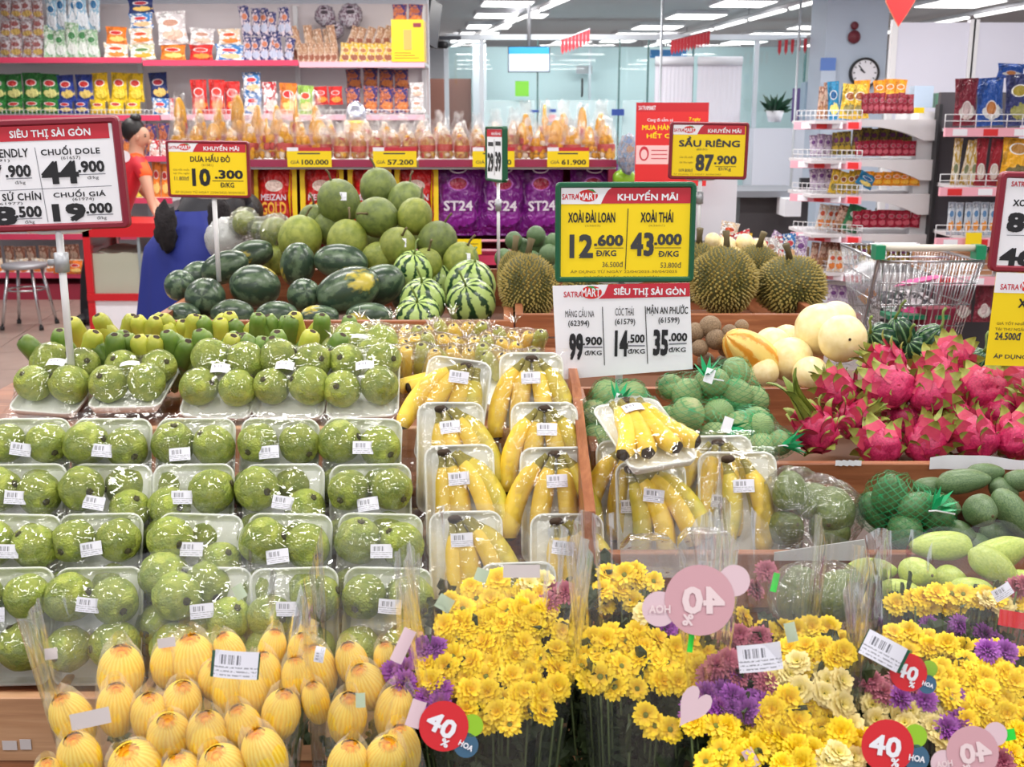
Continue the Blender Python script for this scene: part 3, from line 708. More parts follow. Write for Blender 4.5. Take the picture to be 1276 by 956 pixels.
# rice dispenser
bx = xat(158, 8.1, .4); kb = mpp(8.1, .4)
rb = thing('rice_bin', 'red framed bin with clear front full of pale rice on the floor', 'bin', (bx, 8.1, 0))
w_, h_, d_ = 50 * kb, .86, .6
M_rb = flat('bin_red', srgb(196, 22, 34), .35)
for nm, q in (('post', (-w_, -w_ + .05, 0, .05, 0, h_)), ('post', (w_ - .05, w_, 0, .05, 0, h_)), ('post', (-w_, -w_ + .05, d_ - .05, d_, 0, h_)), ('post', (w_ - .05, w_, d_ - .05, d_, 0, h_)),
              ('top_frame', (-w_, w_, 0, d_, h_ - .1, h_)), ('middle_rail', (-w_, w_, -.01, .05, .3, .35)), ('bottom_rail', (-w_, w_, -.01, .05, 0.02, .07)),
              ('side_panel', (-w_ + .0, -w_ + .02, .05, d_ - .05, .0, h_ - .1)), ('side_panel', (w_ - .02, w_, .05, d_ - .05, .0, h_ - .1))):
    part(nm, MB().box(*q).mesh(nm, M_rb), rb)
part('lower_door', MB().box(-w_ + .05, w_ - .05, .01, .04, .07, .3).mesh('lower_door', M_paper), rb)
part('door_catch', MB().box(w_ - .12, w_ - .07, -.012, .012, .2, .27).mesh('door_catch', M_rb), rb)
part('window_pane', MB().box(-w_ + .05, w_ - .05, .01, .02, .35, h_ - .1).mesh('window_pane', M_glass), rb)
part('divider', MB().box(w_ - .2, w_ - .18, .02, .5, .35, h_ - .1).mesh('divider', M_steel), rb)
rm = MB().grid(24, 8, lambda u, v: (-w_ + .05 + u * (2 * w_ - .1), .03 + v * (d_ - .1), .64 + .02 * noise.noise(Vector((u * 5, v * 4, 0))) + .02 * v))
rm.add([(-w_ + .05, .025, .35), (w_ - .05, .025, .35)] + [rm.v[i] for i in (23, 0)], [(0, 1, 2, 3)])
part('rice', rm.mesh('rice', flat('rice_pale', srgb(206, 192, 172), .8, bump=.5, bscale=250)), rb, kind='stuff')

def skin_figure(name, joints, edges, mats, parent, sub=2, fmat=None):
    """one continuous body grown round a skeleton: joints {k:(x,y,z,r)}"""
    ks = list(joints); ix = {k: i for i, k in enumerate(ks)}
    me = D.meshes.new(name); me.from_pydata([joints[k][:3] for k in ks], [(ix[a], ix[b]) for a, b in edges], [])
    ob = D.objects.new(name, me); col.objects.link(ob)
    md = ob.modifiers.new('skin', 'SKIN'); md.use_smooth_shade = True
    sl = me.skin_vertices[0].data
    for k in ks:
        r = joints[k][3]; r = r if hasattr(r, '__len__') else (r, r); sl[ix[k]].radius = r
    sl[0].use_root = True
    m2 = ob.modifiers.new('subd', 'SUBSURF'); m2.levels = sub; m2.render_levels = sub
    dg = bpy.context.evaluated_depsgraph_get(); me2 = D.meshes.new_from_object(ob.evaluated_get(dg))
    D.objects.remove(ob); D.meshes.remove(me)
    me2.name = name; me2.materials.clear()
    for m in mats: me2.materials.append(m)
    for p in me2.polygons:
        p.use_smooth = True
        if fmat: p.material_index = fmat(p.center)
    return part(name, me2, parent)
def hand_edges(J, E, pre, wrist, palm, dirv, side, scale=1.0):
    """five short unequal finger chains rooted in the palm"""
    d = Vector(dirv).normalized(); s = Vector(side).normalized(); p = Vector(palm); n_ = d.cross(s)
    J[pre + 'palm'] = (*p, .03 * scale); E.append((wrist, pre + 'palm'))
    for i, (off, L) in enumerate(((-.03, .06), (-.01, .075), (.01, .07), (.028, .055))):
        a = p + s * off * scale + d * .045 * scale; b = a + d * L * .55 * scale + n_ * .01; c = b + (d * .6 + n_ * .6).normalized() * L * .45 * scale
        J[pre + 'f%da' % i] = (*a, .0115 * scale); J[pre + 'f%db' % i] = (*b, .01 * scale); J[pre + 'f%dc' % i] = (*c, .008 * scale)
        E.extend([(pre + 'palm', pre + 'f%da' % i), (pre + 'f%da' % i, pre + 'f%db' % i), (pre + 'f%db' % i, pre + 'f%dc' % i)])
    a = p - s * .04 * scale; b = a - s * .02 * scale + d * .03 * scale
    J[pre + 'ta'] = (*a, .012 * scale); J[pre + 'tb'] = (*b, .009 * scale); E.extend([(pre + 'palm', pre + 'ta'), (pre + 'ta', pre + 'tb')])
M_skin = flat('skin', srgb(206, 156, 130), .5)
M_hair = flat('black_hair', srgb(24, 20, 22), .5, bump=.4, bscale=90)
# staff member: leaning to the right over the bin, dark trousers
P = thing('person', 'person in red and orange polo shirt with black bun leaning over the rice bin', 'person', (xat(118, 8.95, 0), 8.95, 0))
k9 = mpp(8.95, 1.3)
def wp(px, py, dy=0): 
    q = at(px, py, 8.95 + dy); return (q.x - P.location.x, dy, q.z)
J = {'pelvis': (*wp(132, 282), .13), 'waist': (*wp(142, 258), .12), 'chest': (*wp(160, 222), (.14, .13)), 'neckb': (*wp(170, 194), .075), 'neck': (*wp(170, 184), .05), 'head': (*wp(172, 172), .075), 'crown': (*wp(169, 160), .075),
     'shR': (*wp(176, 204, -.12), .065), 'elR': (*wp(184, 232, -.2), .045), 'wrR': (*wp(189, 254, -.24), .03),
     'shL': (*wp(160, 204, .14), .065), 'elL': (*wp(178, 236, .18), .045), 'wrL': (*wp(196, 256, .1), .03),
     'hipR': (*wp(126, 300, -.08), .1), 'knR': (*wp(112, 340, -.08), .075), 'anR': (*wp(106, 380, -.08), .045), 'toR': (*wp(110, 384, -.22), .035),
     'hipL': (*wp(134, 300, .1), .1), 'knL': (*wp(126, 342, .1), .075), 'anL': (*wp(120, 378, .1), .045), 'toL': (*wp(124, 381, -.04), .035)}
for k_ in ('anR', 'anL', 'toR', 'toL'): J[k_] = (J[k_][0], J[k_][1], .08 if 'an' in k_ else .035, J[k_][3])
E = [('pelvis', 'waist'), ('waist', 'chest'), ('chest', 'neckb'), ('neckb', 'neck'), ('neck', 'head'), ('head', 'crown'), ('chest', 'shR'), ('shR', 'elR'), ('elR', 'wrR'), ('chest', 'shL'), ('shL', 'elL'), ('elL', 'wrL'),
     ('pelvis', 'hipR'), ('hipR', 'knR'), ('knR', 'anR'), ('anR', 'toR'), ('pelvis', 'hipL'), ('hipL', 'knL'), ('knL', 'anL'), ('anL', 'toL')]
wr = Vector(J['wrR'][:3]); hand_edges(J, E, 'hr', 'wrR', wr + Vector((.03, -.01, -.06)), (.4, 0, -1), (0, 1, 0))
wr = Vector(J['wrL'][:3]); hand_edges(J, E, 'hl', 'wrL', wr + Vector((.04, -.01, -.05)), (.5, 0, -1), (0, 1, 0))
M_trous = flat('black_trousers', srgb(26, 26, 34), .7)
zn = wp(0, 188)[2]; ze = wp(0, 230)[2]
def fm(c):
    if c.z < wp(0, 280)[2] and not (c.x > wp(176, 0)[0]): return 1
    return 0
skin_figure('body', J, E, [M_skin, M_trous], P, 2, fm)
Js = {k: J[k] for k in ('pelvis', 'waist', 'chest', 'neckb', 'shR', 'elR', 'shL', 'elL')}
Js = {k: (*v[:3], tuple(q * 1.13 for q in v[3]) if hasattr(v[3], '__len__') else v[3] * 1.14) for k, v in Js.items()}
Js['neckb'] = (*wp(171, 189), .075)
for a_, b_ in (('shR', 'elR'), ('shL', 'elL')):
    A, B = Vector(Js[a_][:3]), Vector(Js[b_][:3]); C_ = A.lerp(B, .75); Js[b_] = (*C_, .062)
skin_figure('polo_shirt', Js, [('pelvis', 'waist'), ('waist', 'chest'), ('chest', 'neckb'), ('chest', 'shR'), ('shR', 'elR'), ('chest', 'shL'), ('shL', 'elL')],
            [flat('polo_red', srgb(196, 30, 46), .7), flat('polo_orange', srgb(244, 96, 30), .7)], P, 2,
            lambda c: 1 if (c.x > wp(171, 0)[0] and c.z < wp(0, 200)[2] and c.z > wp(0, 236)[2]) or c.z > wp(0, 194)[2] else 0)
hc = Vector(wp(168, 166)); 
part('hair', MB().ball((0, 0, 0), .092, .09, .098, 18, 14, fn=lambda d: 1 + .04 * noise.noise(d * 5)).mesh('hair', M_hair), P, hc + Vector((-.015, .01, .025)))
part('hair_bun', MB().ball((0, 0, 0), .045, .045, .035, 12, 10, fn=lambda d: 1 + .12 * noise.noise(d * 4)).mesh('hair_bun', M_hair), P, Vector(wp(169, 147)))
fc = MB().ball((0, 0, 0), .066, .068, .09, 16, 12); fc.ball((.075, 0, -.0), .018, .014, .024, 8, 6); fc.ball((.0, -.078, .0), .012, .01, .025, 8, 6)
part('face', fc.mesh('face', M_skin), P, Vector(wp(175, 172)), (0, R(25), 0))
for nm, q_, s_ in (('eye', (181, 170, -.045), (.008, .012, .006)), ('eyebrow', (181, 167.5, -.045), (.008, .014, .003))): part(nm, MB().ball((0, 0, 0), *s_, 8, 6).mesh(nm, M_black), P, Vector(wp(*q_)))
part('mouth', MB().ball((0, 0, 0), .008, .016, .004, 8, 6).mesh('mouth', flat('lip', srgb(170, 80, 80), .5)), P, Vector(wp(182, 179.5, -.03)))
part('shirt_logo', MB().lathe([(0, 0), (.045, 0)], 16).mesh('shirt_logo', M_paper), P, Vector(wp(155, 195, -.145)), (R(90), 0, 0), label='round white logo on the shirt back')
for s_, a_ in (('R', 'anR'), ('L', 'anL')):
    q = Vector(J[a_][:3]); part('shoe', MB().ball((0, -.06, 0), .05, .14, .045, 12, 8).mesh('shoe', M_black), P, (q.x, q.y, .045))

# customer in long blue dress, bent forward behind the yellow sign
P2 = thing('person', 'person in long royal blue dress bending forward behind the watermelon crate', 'person', (xat(245, 4.97, .6), 4.97, 0))
M_blue = flat('royal_blue_cloth', srgb(28, 42, 128), .75, bump=.15, bscale=8)
J = {'pelvis': (0, 0, 1.0, .15), 'waist': (.03, .12, 1.14, .13), 'chest': (.05, .38, 1.22, .135), 'neckb': (.06, .56, 1.2, .075), 'head': (.06, .68, 1.12, .08), 'crown': (.06, .78, 1.08, .08),
     'shR': (.14, .42, 1.2, .06), 'elR': (.15, .4, .98, .05), 'wrR': (.15, .5, .84, .032),
     'shL': (-.08, .42, 1.2, .06), 'elL': (-.1, .36, 1.0, .05), 'wrL': (-.1, .5, .86, .032),
     'hipR': (.09, 0, .86, .11), 'knR': (.1, 0, .5, .08), 'anR': (.1, .02, .08, .045), 'toR': (.1, .18, .035, .035), 'hipL': (-.09, 0, .86, .11), 'knL': (-.1, 0, .5, .08), 'anL': (-.1, .02, .08, .045), 'toL': (-.1, .18, .035, .035)}
E = [('pelvis', 'waist'), ('waist', 'chest'), ('chest', 'neckb'), ('neckb', 'head'), ('head', 'crown'), ('chest', 'shR'), ('shR', 'elR'), ('elR', 'wrR'), ('chest', 'shL'), ('shL', 'elL'), ('elL', 'wrL'),
     ('pelvis', 'hipR'), ('hipR', 'knR'), ('knR', 'anR'), ('anR', 'toR'), ('pelvis', 'hipL'), ('hipL', 'knL'), ('knL', 'anL'), ('anL', 'toL')]
hand_edges(J, E, 'hr', 'wrR', (.15, .57, .8), (0, 1, -.6), (1, 0, 0)); hand_edges(J, E, 'hl', 'wrL', (-.1, .57, .82), (0, 1, -.6), (1, 0, 0))
skin_figure('body', J, E, [M_skin, M_trous], P2, 2, lambda c: 1 if c.z > .9 and c.y < .52 else 0)
def dr(u, v):
    a = u * 2 * math.pi; z = .06 + v * 1.12
    r = .31 * (1 - v) + .17 * v; r *= 1 + (.07 * (1 - v) + .012) * math.sin(a * 9 + 3 * v) + .03 * math.sin(a * 4)
    r *= (1 - .55 * max(0, v - .86) / .14)
    return (r * math.cos(a) * 1.0 - .03 * (1 - v), r * math.sin(a) * .8 + .0 + .12 * max(0, v - .8), z)
part('dress', MB().grid(72, 30, dr, 0, True, True).mesh('dress', M_blue), P2)
Js = {'waist': (.03, .1, 1.12, .155), 'chest': (.05, .38, 1.23, .155), 'shR': (.14, .42, 1.2, .075), 'elR': (.15, .38, .98, .06), 'shL': (-.08, .42, 1.2, .075), 'elL': (-.1, .34, 1.0, .06)}
skin_figure('black_cardigan', Js, [('waist', 'chest'), ('chest', 'shR'), ('shR', 'elR'), ('chest', 'shL'), ('shL', 'elL')], [M_trous], P2, 2)
part('hair', MB().ball((0, 0, 0), .11, .12, .11, 18, 14, fn=lambda d: 1 + .05 * noise.noise(d * 5)).mesh('hair', M_hair), P2, (.06, .72, 1.12))
for sx, nm in ((-.06, 'dark_bag'), (.17, 'dark_bag')):
    part(nm, MB().ball((0, 0, 0), .05, .05, .1, 16, 14, fn=lambda d: 1 + .42 * noise.noise(d * 2.2 + Vector((sx * 9, 0, 0)))).mesh(nm, flat('fuzzy_black', srgb(26, 20, 24), .9, bump=.6, bscale=60)), P2, (sx, -.14, 1.12 if sx < 0 else 1.15))

# ---------------------------------------------------------------- red display island with wrapped gold gifts
YI = 6.0
isl = thing('display_island', 'maroon edged promotion shelf behind the melons holding wrapped gifts', 'shelf', (0, 0, 0))
a = at(300, 199, YI); b = at(768, 208, YI)
part('top_shelf', MB().box(a.x, b.x, YI + .01, YI + .95, a.z - .05, a.z - .004).mesh('top_shelf', M_whitem), isl)
for i, (p, q) in enumerate(((300, 519), (522, 768))):
    x0, x1 = at(p, 199, YI).x, at(q, 199, YI).x
    part('edge_rail', MB().box(x0, x1, YI - .015, YI + .01, b.z, a.z).mesh('edge_rail', M_mar2), isl)
for y in (300, 312): 
    q = at(500, y, YI)
    part('lower_rail', MB().tube([(a.x, YI, q.z), (b.x, YI, q.z)], .008, 6).mesh('lower_rail', M_pinkl), isl)
q = at(500, 318, YI)
part('lower_shelf', MB().box(a.x, b.x, YI - .02, YI + .6, q.z - .05, q.z).mesh('lower_shelf', M_pink), isl)
part('back_panel', MB().box(a.x, b.x, YI + .6, YI + .63, 0, a.z - .05).mesh('back_panel', flat('dark_shade_panel', srgb(96, 40, 60), .7)), isl)
for x in (a.x, b.x - .04): part('end_panel', MB().box(x, x + .04, YI, YI + .9, 0, a.z - .05).mesh('end_panel', M_mar2), isl)
ZI = a.z
M_gold = flat('gold_foil', srgb(236, 172, 40), .3, .45, bump=.6, bscale=14); M_cake = flat('red_box', srgb(190, 70, 66), .5)
M_pale = flat('pale_tin', srgb(225, 205, 185), .45, bump=.3, bscale=40)
def gift(kind, px, py0, py1, Y, lab, grp):
    p = at(px, 198, Y); k = mpp(Y, 1.35); h = (py1 - py0) * k; p.z = ZI + .0
    w = (13.5 if kind != 'jar' else 12) * k
    t = thing('wrapped_gift', lab, 'gift', p, (0, 0, random.uniform(0, 6)), grp)
    g = GM[kind]
    for nm, me in g: part(nm, me, t, scale=(w, w, h))
    part('cellophane', GCEL, t, scale=(w * 1.15, w * 1.15, h * 1.04))
def tower(seed):
    rr = random.Random(seed); prof = [(0, 0), (.8, 0)]
    z = 0
    for i in range(4):
        r = .85 - i * .17; prof += [(r, z + .02), (r * 1.08, z + .1), (r * .75, z + .17), (r * .7, z + .2)]; z += .2
    prof += [(.15, .84), (.2, .9), (0, .98)]
    return MB().lathe(prof, 14, fn=lambda t_, i: 1 + .08 * math.sin(t_ * 5 + i))
disc = MB().lathe([(0, -.1), (.62, -.1), (.66, 0), (.62, .1), (0, .1)], 18)
gd = MB(); gd.join(disc, Matrix.Translation((0, 0, .62)) @ Matrix.Rotation(R(90), 4, 'X') @ Matrix.Diagonal((1, .6, 1.2, 1)))
gb = MB().lathe([(0, 0), (.75, 0), (.8, .1), (.55, .22), (.4, .3), (.5, .36), (0, .38)], 14)
jar = MB().lathe([(0, 0), (.7, 0), (.78, .08), (.78, .5), (.6, .6), (.3, .66)], 16)
lid = MB().ball((0, 0, .62), .5, .5, .12); lid.ball((0, 0, .82), .22, .22, .14, fn=lambda d: 1 + .4 * noise.noise(d * 4))
band = MB().lathe([(.8, .2), (.84, .22), (.84, .36), (.8, .38)], 16)
def cluster(seed, w, lv):
    rr = random.Random(seed); m = MB(); z = .1
    for L_, (n, R_) in enumerate(lv):
        for q in range(n):
            a = 6.283 * q / n + L_; m.ball((R_ * math.cos(a), R_ * math.sin(a), z + rr.uniform(-.02, .02)), .3 * rr.uniform(.75, 1.15), None, .085 * rr.uniform(.8, 1.3), 8, 6, rr.choices((0, 1, 2), w)[0])
        z += .8 / len(lv)
    return m
GMT = [M_gold, M_pale, M_cake]
GM = {'tower': [('ornament', cluster(1, (7, 2, 1), ((7, .62), (7, .58), (6, .52), (5, .42), (4, .32), (3, .2), (1, 0))).mesh('ornament', GMT)), ('ribbon', band.mesh('ribbon', M_cake))],
      'coin': [('coin', gd.mesh('coin', M_gold)), ('ornament', cluster(3, (6, 2, 2), ((7, .6), (6, .5), (5, .4), (2, .2))).mesh('ornament', GMT))],
      'jar': [('jar', jar.mesh('jar', pkt_mat('print_jar', srgb(206, 160, 90), srgb(190, 60, 60), srgb(236, 200, 120), srgb(190, 110, 70), noisy=1))), ('lid', cluster(5, (2, 6, 1), ((7, .55), (6, .5), (6, .45), (5, .4), (3, .25), (1, 0))).mesh('lid', GMT)), ('ribbon', band.mesh('ribbon', M_cake))]}
def celf(u, v):
    a_ = u * 2 * math.pi
    r = 1.02 * (1 - v ** 3 * .9) if v < .88 else (.34 + (v - .88) * 1.4)
    r *= 1 + .1 * noise.noise(Vector((math.cos(a_) * 2, math.sin(a_) * 2, v * 5)))
    return (r * math.cos(a_), r * math.sin(a_), v * 1.04 + (.05 * math.sin(a_ * 5) if v > .9 else 0))
GCEL = MB().grid(22, 14, celf, 0, True, True).mesh('cellophane', M_gift)
G1 = 'gold wrapped gift towers'; n_ = 0
for row, (Y, px0, px1, y0, kinds, cnt) in enumerate(((6.55, 228, 395, 128, 'coin', 8), (6.2, 224, 400, 150, 'tower', 9))):
    for i in range(cnt):
        px = px0 + (px1 - px0) * i / (cnt - 1)
        gift('tower' if (i + row) % 3 else 'coin', px, y0 + random.uniform(-4, 6), 198, Y, 'gold wrapped gift at the left of the island, %s row, %s from left' % (('back', 'front')[row], ordn(i)), G1)
for row, (Y, px0, px1, y0, cnt) in enumerate(((6.6, 412, 640, 146, 11), (6.2, 405, 640, 154, 12))):
    for i in range(cnt):
        px = px0 + (px1 - px0) * i / (cnt - 1)
        gift('jar', px, y0 + random.uniform(-3, 5), 198, Y, 'wrapped biscuit jar with white bow on the island, %s row, %s from left' % (('back', 'front')[row], ordn(i)), 'wrapped biscuit jars')
for row, (Y, px0, px1, y0, cnt) in enumerate(((6.6, 655, 748, 138, 5), (6.2, 650, 755, 152, 6))):
    for i in range(cnt):
        px = px0 + (px1 - px0) * i / (cnt - 1)
        gift('tower' if i % 2 == row else 'coin', px, y0 + random.uniform(-3, 8), 198, Y, 'gold wrapped gift at the right of the island, %s row, %s from left' % (('back', 'front')[row], ordn(i)), 'gold gifts on the right')
# larger clear basket dome in the middle back
dm = thing('gift_basket', 'gold and silver domed gift basket rising above the biscuit jars', 'basket', (at(445, 190, 6.85).x, 6.85, ZI)); kd = mpp(6.85, 1.4)
part('basket', MB().lathe([(0, 0), (14 * kd, 0), (15 * kd, 40 * kd), (13 * kd, 42 * kd), (0, 42 * kd)], 20).mesh('basket', M_gold), dm)
part('dome', MB().ball((0, 0, 46 * kd), 13 * kd, 13 * kd, 20 * kd).mesh('dome', flat('silver_foil', srgb(200, 205, 225), .2, .8, bump=.6, bscale=30)), dm)
# rice bags and flour bags below
def sack(px, y0, y1, w, Y, kind, lab, grp, rot=0):
    p = at(px, y1, Y); k = mpp(Y, p.z); me, mt = SACK[kind]
    t = thing('rice_sack' if kind == 'purple' else 'flour_sack', lab, 'bag', p, (R(-6), R(rot), 0), grp)
    h = (y1 - y0) * k; ww = w * k
    part('sack', me, t, scale=(ww, .12 / .5 * .9, h))
    for nm, mb_, m_, lab_ in mt: part(nm, mb_, t, (0, -.061, 0), (R(90), 0, 0), (ww, h, 1), label=lab_)
def bagtext(items): 
    m = MB()
    for tx, x, z, w, h, bo in items: m.join(text_mb(tx, w, h, bo), Matrix.Translation((x, z, 0)))
    return m
M_prp = pkt_mat('print_purple', srgb(112, 24, 122), srgb(150, 30, 60), srgb(140, 40, 150), srgb(170, 90, 180), ez=.72, ex=.2, eh=.1)
M_flo = pkt_mat('print_flour', srgb(196, 30, 34), srgb(226, 200, 190), srgb(205, 40, 40), srgb(230, 215, 205), ez=.66, ex=.2, eh=.09)
hd = MB().grid(24, 2, lambda u, v: ((.14 + .035 * v) * math.cos(u * 6.283) * 1.0, (.045 + .02 * v) * math.sin(u * 6.283) + .93, 0), wrap=True)
M_silv = flat('silver_ink', srgb(222, 214, 226), .5); M_gold2 = flat('gold_ink', srgb(240, 180, 60), .5)
side = MB(); 
for s_ in (-1, 1): side.add([(s_ * .5, 0, 0), (s_ * .36, 0, 0), (s_ * .33, .5, 0), (s_ * .37, 1, 0), (s_ * .5, 1, 0)], [(0, 1, 2, 3, 4)])
def curved(mb, d=.5):
    """push flat print onto the bulge of the sack"""
    out = MB(); out.f = mb.f; out.mi = mb.mi; out.sm = mb.sm
    for x, y, z in mb.v:
        e = max(0, (1 - abs(2 * x) ** 2.6)) * max(0, (1 - abs(2 * y - 1) ** 3.4)) if abs(x) <= .5 and 0 <= y <= 1 else 0
        out.v.append((x, y, (e ** .6) * .11 * .5 - .052 + .012))
    return out
SACK = {'purple': (pillow('sack', M_prp, .5), [('lettering', curved(bagtext([('ST24', 0, .40, .56, .14, .03)])).mesh('lettering', M_silv), None, None), ('handle_ring', curved(hd).mesh('handle_ring', M_silv), None, None)]),
        'flour': (pillow('sack', M_flo, .5), [('lettering', curved(bagtext([('MEIZAN', 0, .48, .56, .09, .02)])).mesh('lettering', M_silv), None, None), ('gold_lettering', curved(bagtext([('GOLD', 0, .31, .56, .19, .03)])).mesh('gold_lettering', M_gold2), None, None), ('yellow_side', curved(side).mesh('yellow_side', M_yel), None, None)])}
for i, (px, w, rt) in enumerate(((285, 56, 0), (345, 54, 1), (403, 54, 0), (462, 54, -1), (520, 54, 2))):
    sack(px, 206, 285 + (i == 0) * 4, w, YI + .1, 'flour', 'red and yellow flour sack under the gift shelf, %s from the left' % ordn(i), 'red and yellow flour sacks')
for i, (px, w, rt) in enumerate(((572, 62, 0), (625, 62, 2), (676, 58, -2), (735, 60, 3))):
    sack(px, 207, 291, w, YI + .1, 'purple', 'purple rice sack under the gift shelf, %s from the left' % ordn(i), 'purple rice sacks', rt)
# clear packets and green bag at the island end, red poster
o = solo('clear_bag', MB().ball((0, 0, 0), 1, 1, 1, 20, 16, fn=lambda d: 1 + .2 * noise.noise(d * 3)).mesh('clear_bag', pkt_mat('print_clearb', srgb(190, 186, 196), srgb(150, 170, 210), srgb(200, 170, 150), srgb(150, 180, 215), noisy=1)), 'clear bag of dried food at the right end of the gift shelf', 'bag', at(783, 192, 5.9), scale=(.055, .05, .1))
solo('green_bag', MB().ball((0, 0, 0), 1, 1, 1, 20, 16, fn=lambda d: 1 + .15 * noise.noise(d * 2)).mesh('green_bag', flat('fresh_green', srgb(150, 200, 50), .3)), 'bright green plastic bag below the clear bag', 'bag', at(778, 222, 5.97), scale=(.06, .05, .05))
sa, sb_ = at(771, 233, 6.0), at(868, 233, 6.0)
solo('side_cabinet', MB().box(0, sb_.x - sa.x, -.06, .3, sa.z - .03, sa.z).box(.01, sb_.x - sa.x - .01, -.05, .29, 0, sa.z - .03).mesh('side_cabinet', M_white), 'white cabinet at the right end of the gift shelf, under the bags', 'cabinet', (sa.x, 6.0, 0))
packs('bottlecl', 795, 835, 202, 232, 6.0, 2, 'under the red poster')
# ---------------------------------------------------------------- snack rack end on the right
YR = 7.0
rk = thing('snack_rack', 'white curved bracket snack rack beside the trolley', 'shelf', (0, 0, 0))
# upright end post seen edge on
xa, xb = at(1142, 140, YR + .1).x, at(1166, 140, YR + .1).x
zt = at(1150, 139, YR).z
part('end_post', MB().box(xa, xb, YR + .05, YR + .12, 0, zt).mesh('end_post', M_whitem), rk)
part('back_board', MB().box(xb - .03, xb, YR + .12, YR + .75, .1, zt).mesh('back_board', M_whitem), rk)
levels = [(150, 1008, 'mix'), (200, 1003, 'a'), (243, 1002, 'b'), (293, 1003, 'c'), (341, 1010, 'd'), (388, 1030, 'e')]
M_shl = flat('shelf_white', srgb(216, 214, 218), .45)
wire_all = []
for li, (py, pxl, k_) in enumerate(levels):
    z = at(1080, py, YR).z
    xl = at(pxl + 6, py, YR).x; xm = at(1072, py, YR).x
    # shelf deck with curved bracket at its end
    s = part('shelf', MB().box(xl + .02, xb, YR + .04, YR + .62, z - .02, z).mesh('shelf', M_shl), rk)
    n = 10; pts = []
    for i in range(n + 1):
        t = i / n; x = xm + (xb - .1 - xm) * t
        pts.append((x, z - .035 - .085 * (t ** 2.2)))
    vs = [(xm, z + .005), (xb - .03, z + .005), (xb - .03, pts[-1][1])] + [p for p in reversed(pts)]
    nn = len(vs); vv = [(x, YR - .01, zz) for x, zz in vs] + [(x, YR + .04, zz) for x, zz in vs]
    part('bracket', MB().add(vv, [tuple(range(nn)), tuple(reversed(range(nn, 2 * nn)))] + [(i, i + nn, (i + 1) % nn + nn, (i + 1) % nn) for i in range(nn)]).mesh('bracket', M_shl), s)
    # angled price rail and wire front on the left-hand side
    part('price_rail', MB().add([(xl - .04, YR + .3, z - .01), (xm, YR - .03, z - .01), (xm, YR - .03, z - .055), (xl - .04, YR + .3, z - .055), (xl - .04, YR + .32, z - .01), (xm, YR - .01, z - .01), (xm, YR - .01, z - .055), (xl - .04, YR + .32, z - .055)],
         [(0, 3, 2, 1), (4, 5, 6, 7), (0, 1, 5, 4), (3, 7, 6, 2), (1, 2, 6, 5), (0, 4, 7, 3)]).mesh('price_rail', M_pinkl), s)
    w = MB()
    A = Vector((xl - .03, YR + .3, z)); B = Vector((xm, YR - .03, z))
    for hz in (.03, .06): w.tube([A + Vector((0, 0, hz)), B + Vector((0, 0, hz))], .003, 4)
    for i in range(15): p = A.lerp(B, i / 14); w.tube([p, p + Vector((0, 0, .062))], .0022, 4)
    part('wire_front', w.mesh('wire_front', M_whitem), s, kind='stuff')
    for i in range(4):
        p = A.lerp(B, .14 + i * .24)
        part('price_tag', MB().box(-.035, .035, -.004, 0, -.05, -.012).mesh('price_tag', M_redh if i % 2 else M_paper), s, (p.x, p.y - .036, p.z), (0, 0, math.atan2(B.y - A.y, B.x - A.x)))
def rkp(k, px0, px1, y0, y1, n, wh, rows=1, Y=YR + .12, lean=0, j=1.4): packs(k, px0, px1, y0, y1, Y, n, wh, rows=rows, lean=lean, jit=j, gap=-.28)
rkp('mixbr', 1018, 1034, 106, 147, 2, 'on the top of the snack rack, far left', Y=YR + .3); rkp('tealbl', 1033, 1056, 104, 148, 2, 'on the top of the snack rack', Y=YR + .25); rkp('yellowsm', 1047, 1080, 104, 147, 2, 'on the top of the snack rack', Y=YR + .1)
rkp('orangesm', 1066, 1082, 99, 124, 1, 'peeking over the yellow ones on the rack top', Y=YR + .4); rkp('orangesm', 1090, 1126, 100, 125, 3, 'behind the dark red ones on the rack top', Y=YR + .4); rkp('redsm', 1074, 1138, 117, 141, 9, 'on the rack top', Y=YR)
rkp('lilac', 1010, 1042, 168, 194, 4, 'on the second rack shelf', Y=YR + .22); rkp('oliveye', 1036, 1068, 164, 192, 4, 'on the second rack shelf', Y=YR + .12); rkp('oliveye', 1062, 1136, 160, 184, 7, 'behind red ones, second rack shelf', Y=YR + .3); rkp('redsm', 1066, 1140, 175, 194, 9, 'on the second rack shelf', Y=YR + .02)
rkp('lilac', 1010, 1036, 210, 236, 3, 'on the third rack shelf', Y=YR + .22); rkp('yellowsm', 1032, 1068, 212, 240, 4, 'on the third rack shelf', Y=YR + .1, lean=14); rkp('tealbl', 1066, 1084, 214, 232, 1, 'on the third rack shelf', lean=30, Y=YR + .02); rkp('orangesm', 1076, 1144, 214, 231, 6, 'on the third rack shelf', Y=YR + .02)
rkp('creamor', 1016, 1042, 254, 285, 3, 'on the fourth rack shelf', Y=YR + .22, lean=14); rkp('mixbr', 1038, 1052, 256, 288, 1, 'on the fourth rack shelf', lean=14, Y=YR + .12); rkp('greensm', 1048, 1066, 256, 288, 1, 'on the fourth rack shelf', lean=14, Y=YR + .1); rkp('redsm', 1062, 1144, 262, 283, 8, 'on the fourth rack shelf', Y=YR + .02)
rkp('mixbr', 1008, 1066, 300, 334, 7, 'on the fifth rack shelf', Y=YR + .18, lean=10); rkp('creamor', 1030, 1068, 312, 338, 4, 'in front on the fifth rack shelf', Y=YR + .06); rkp('oliveye', 1068, 1144, 305, 328, 6, 'on the fifth rack shelf', Y=YR + .02)
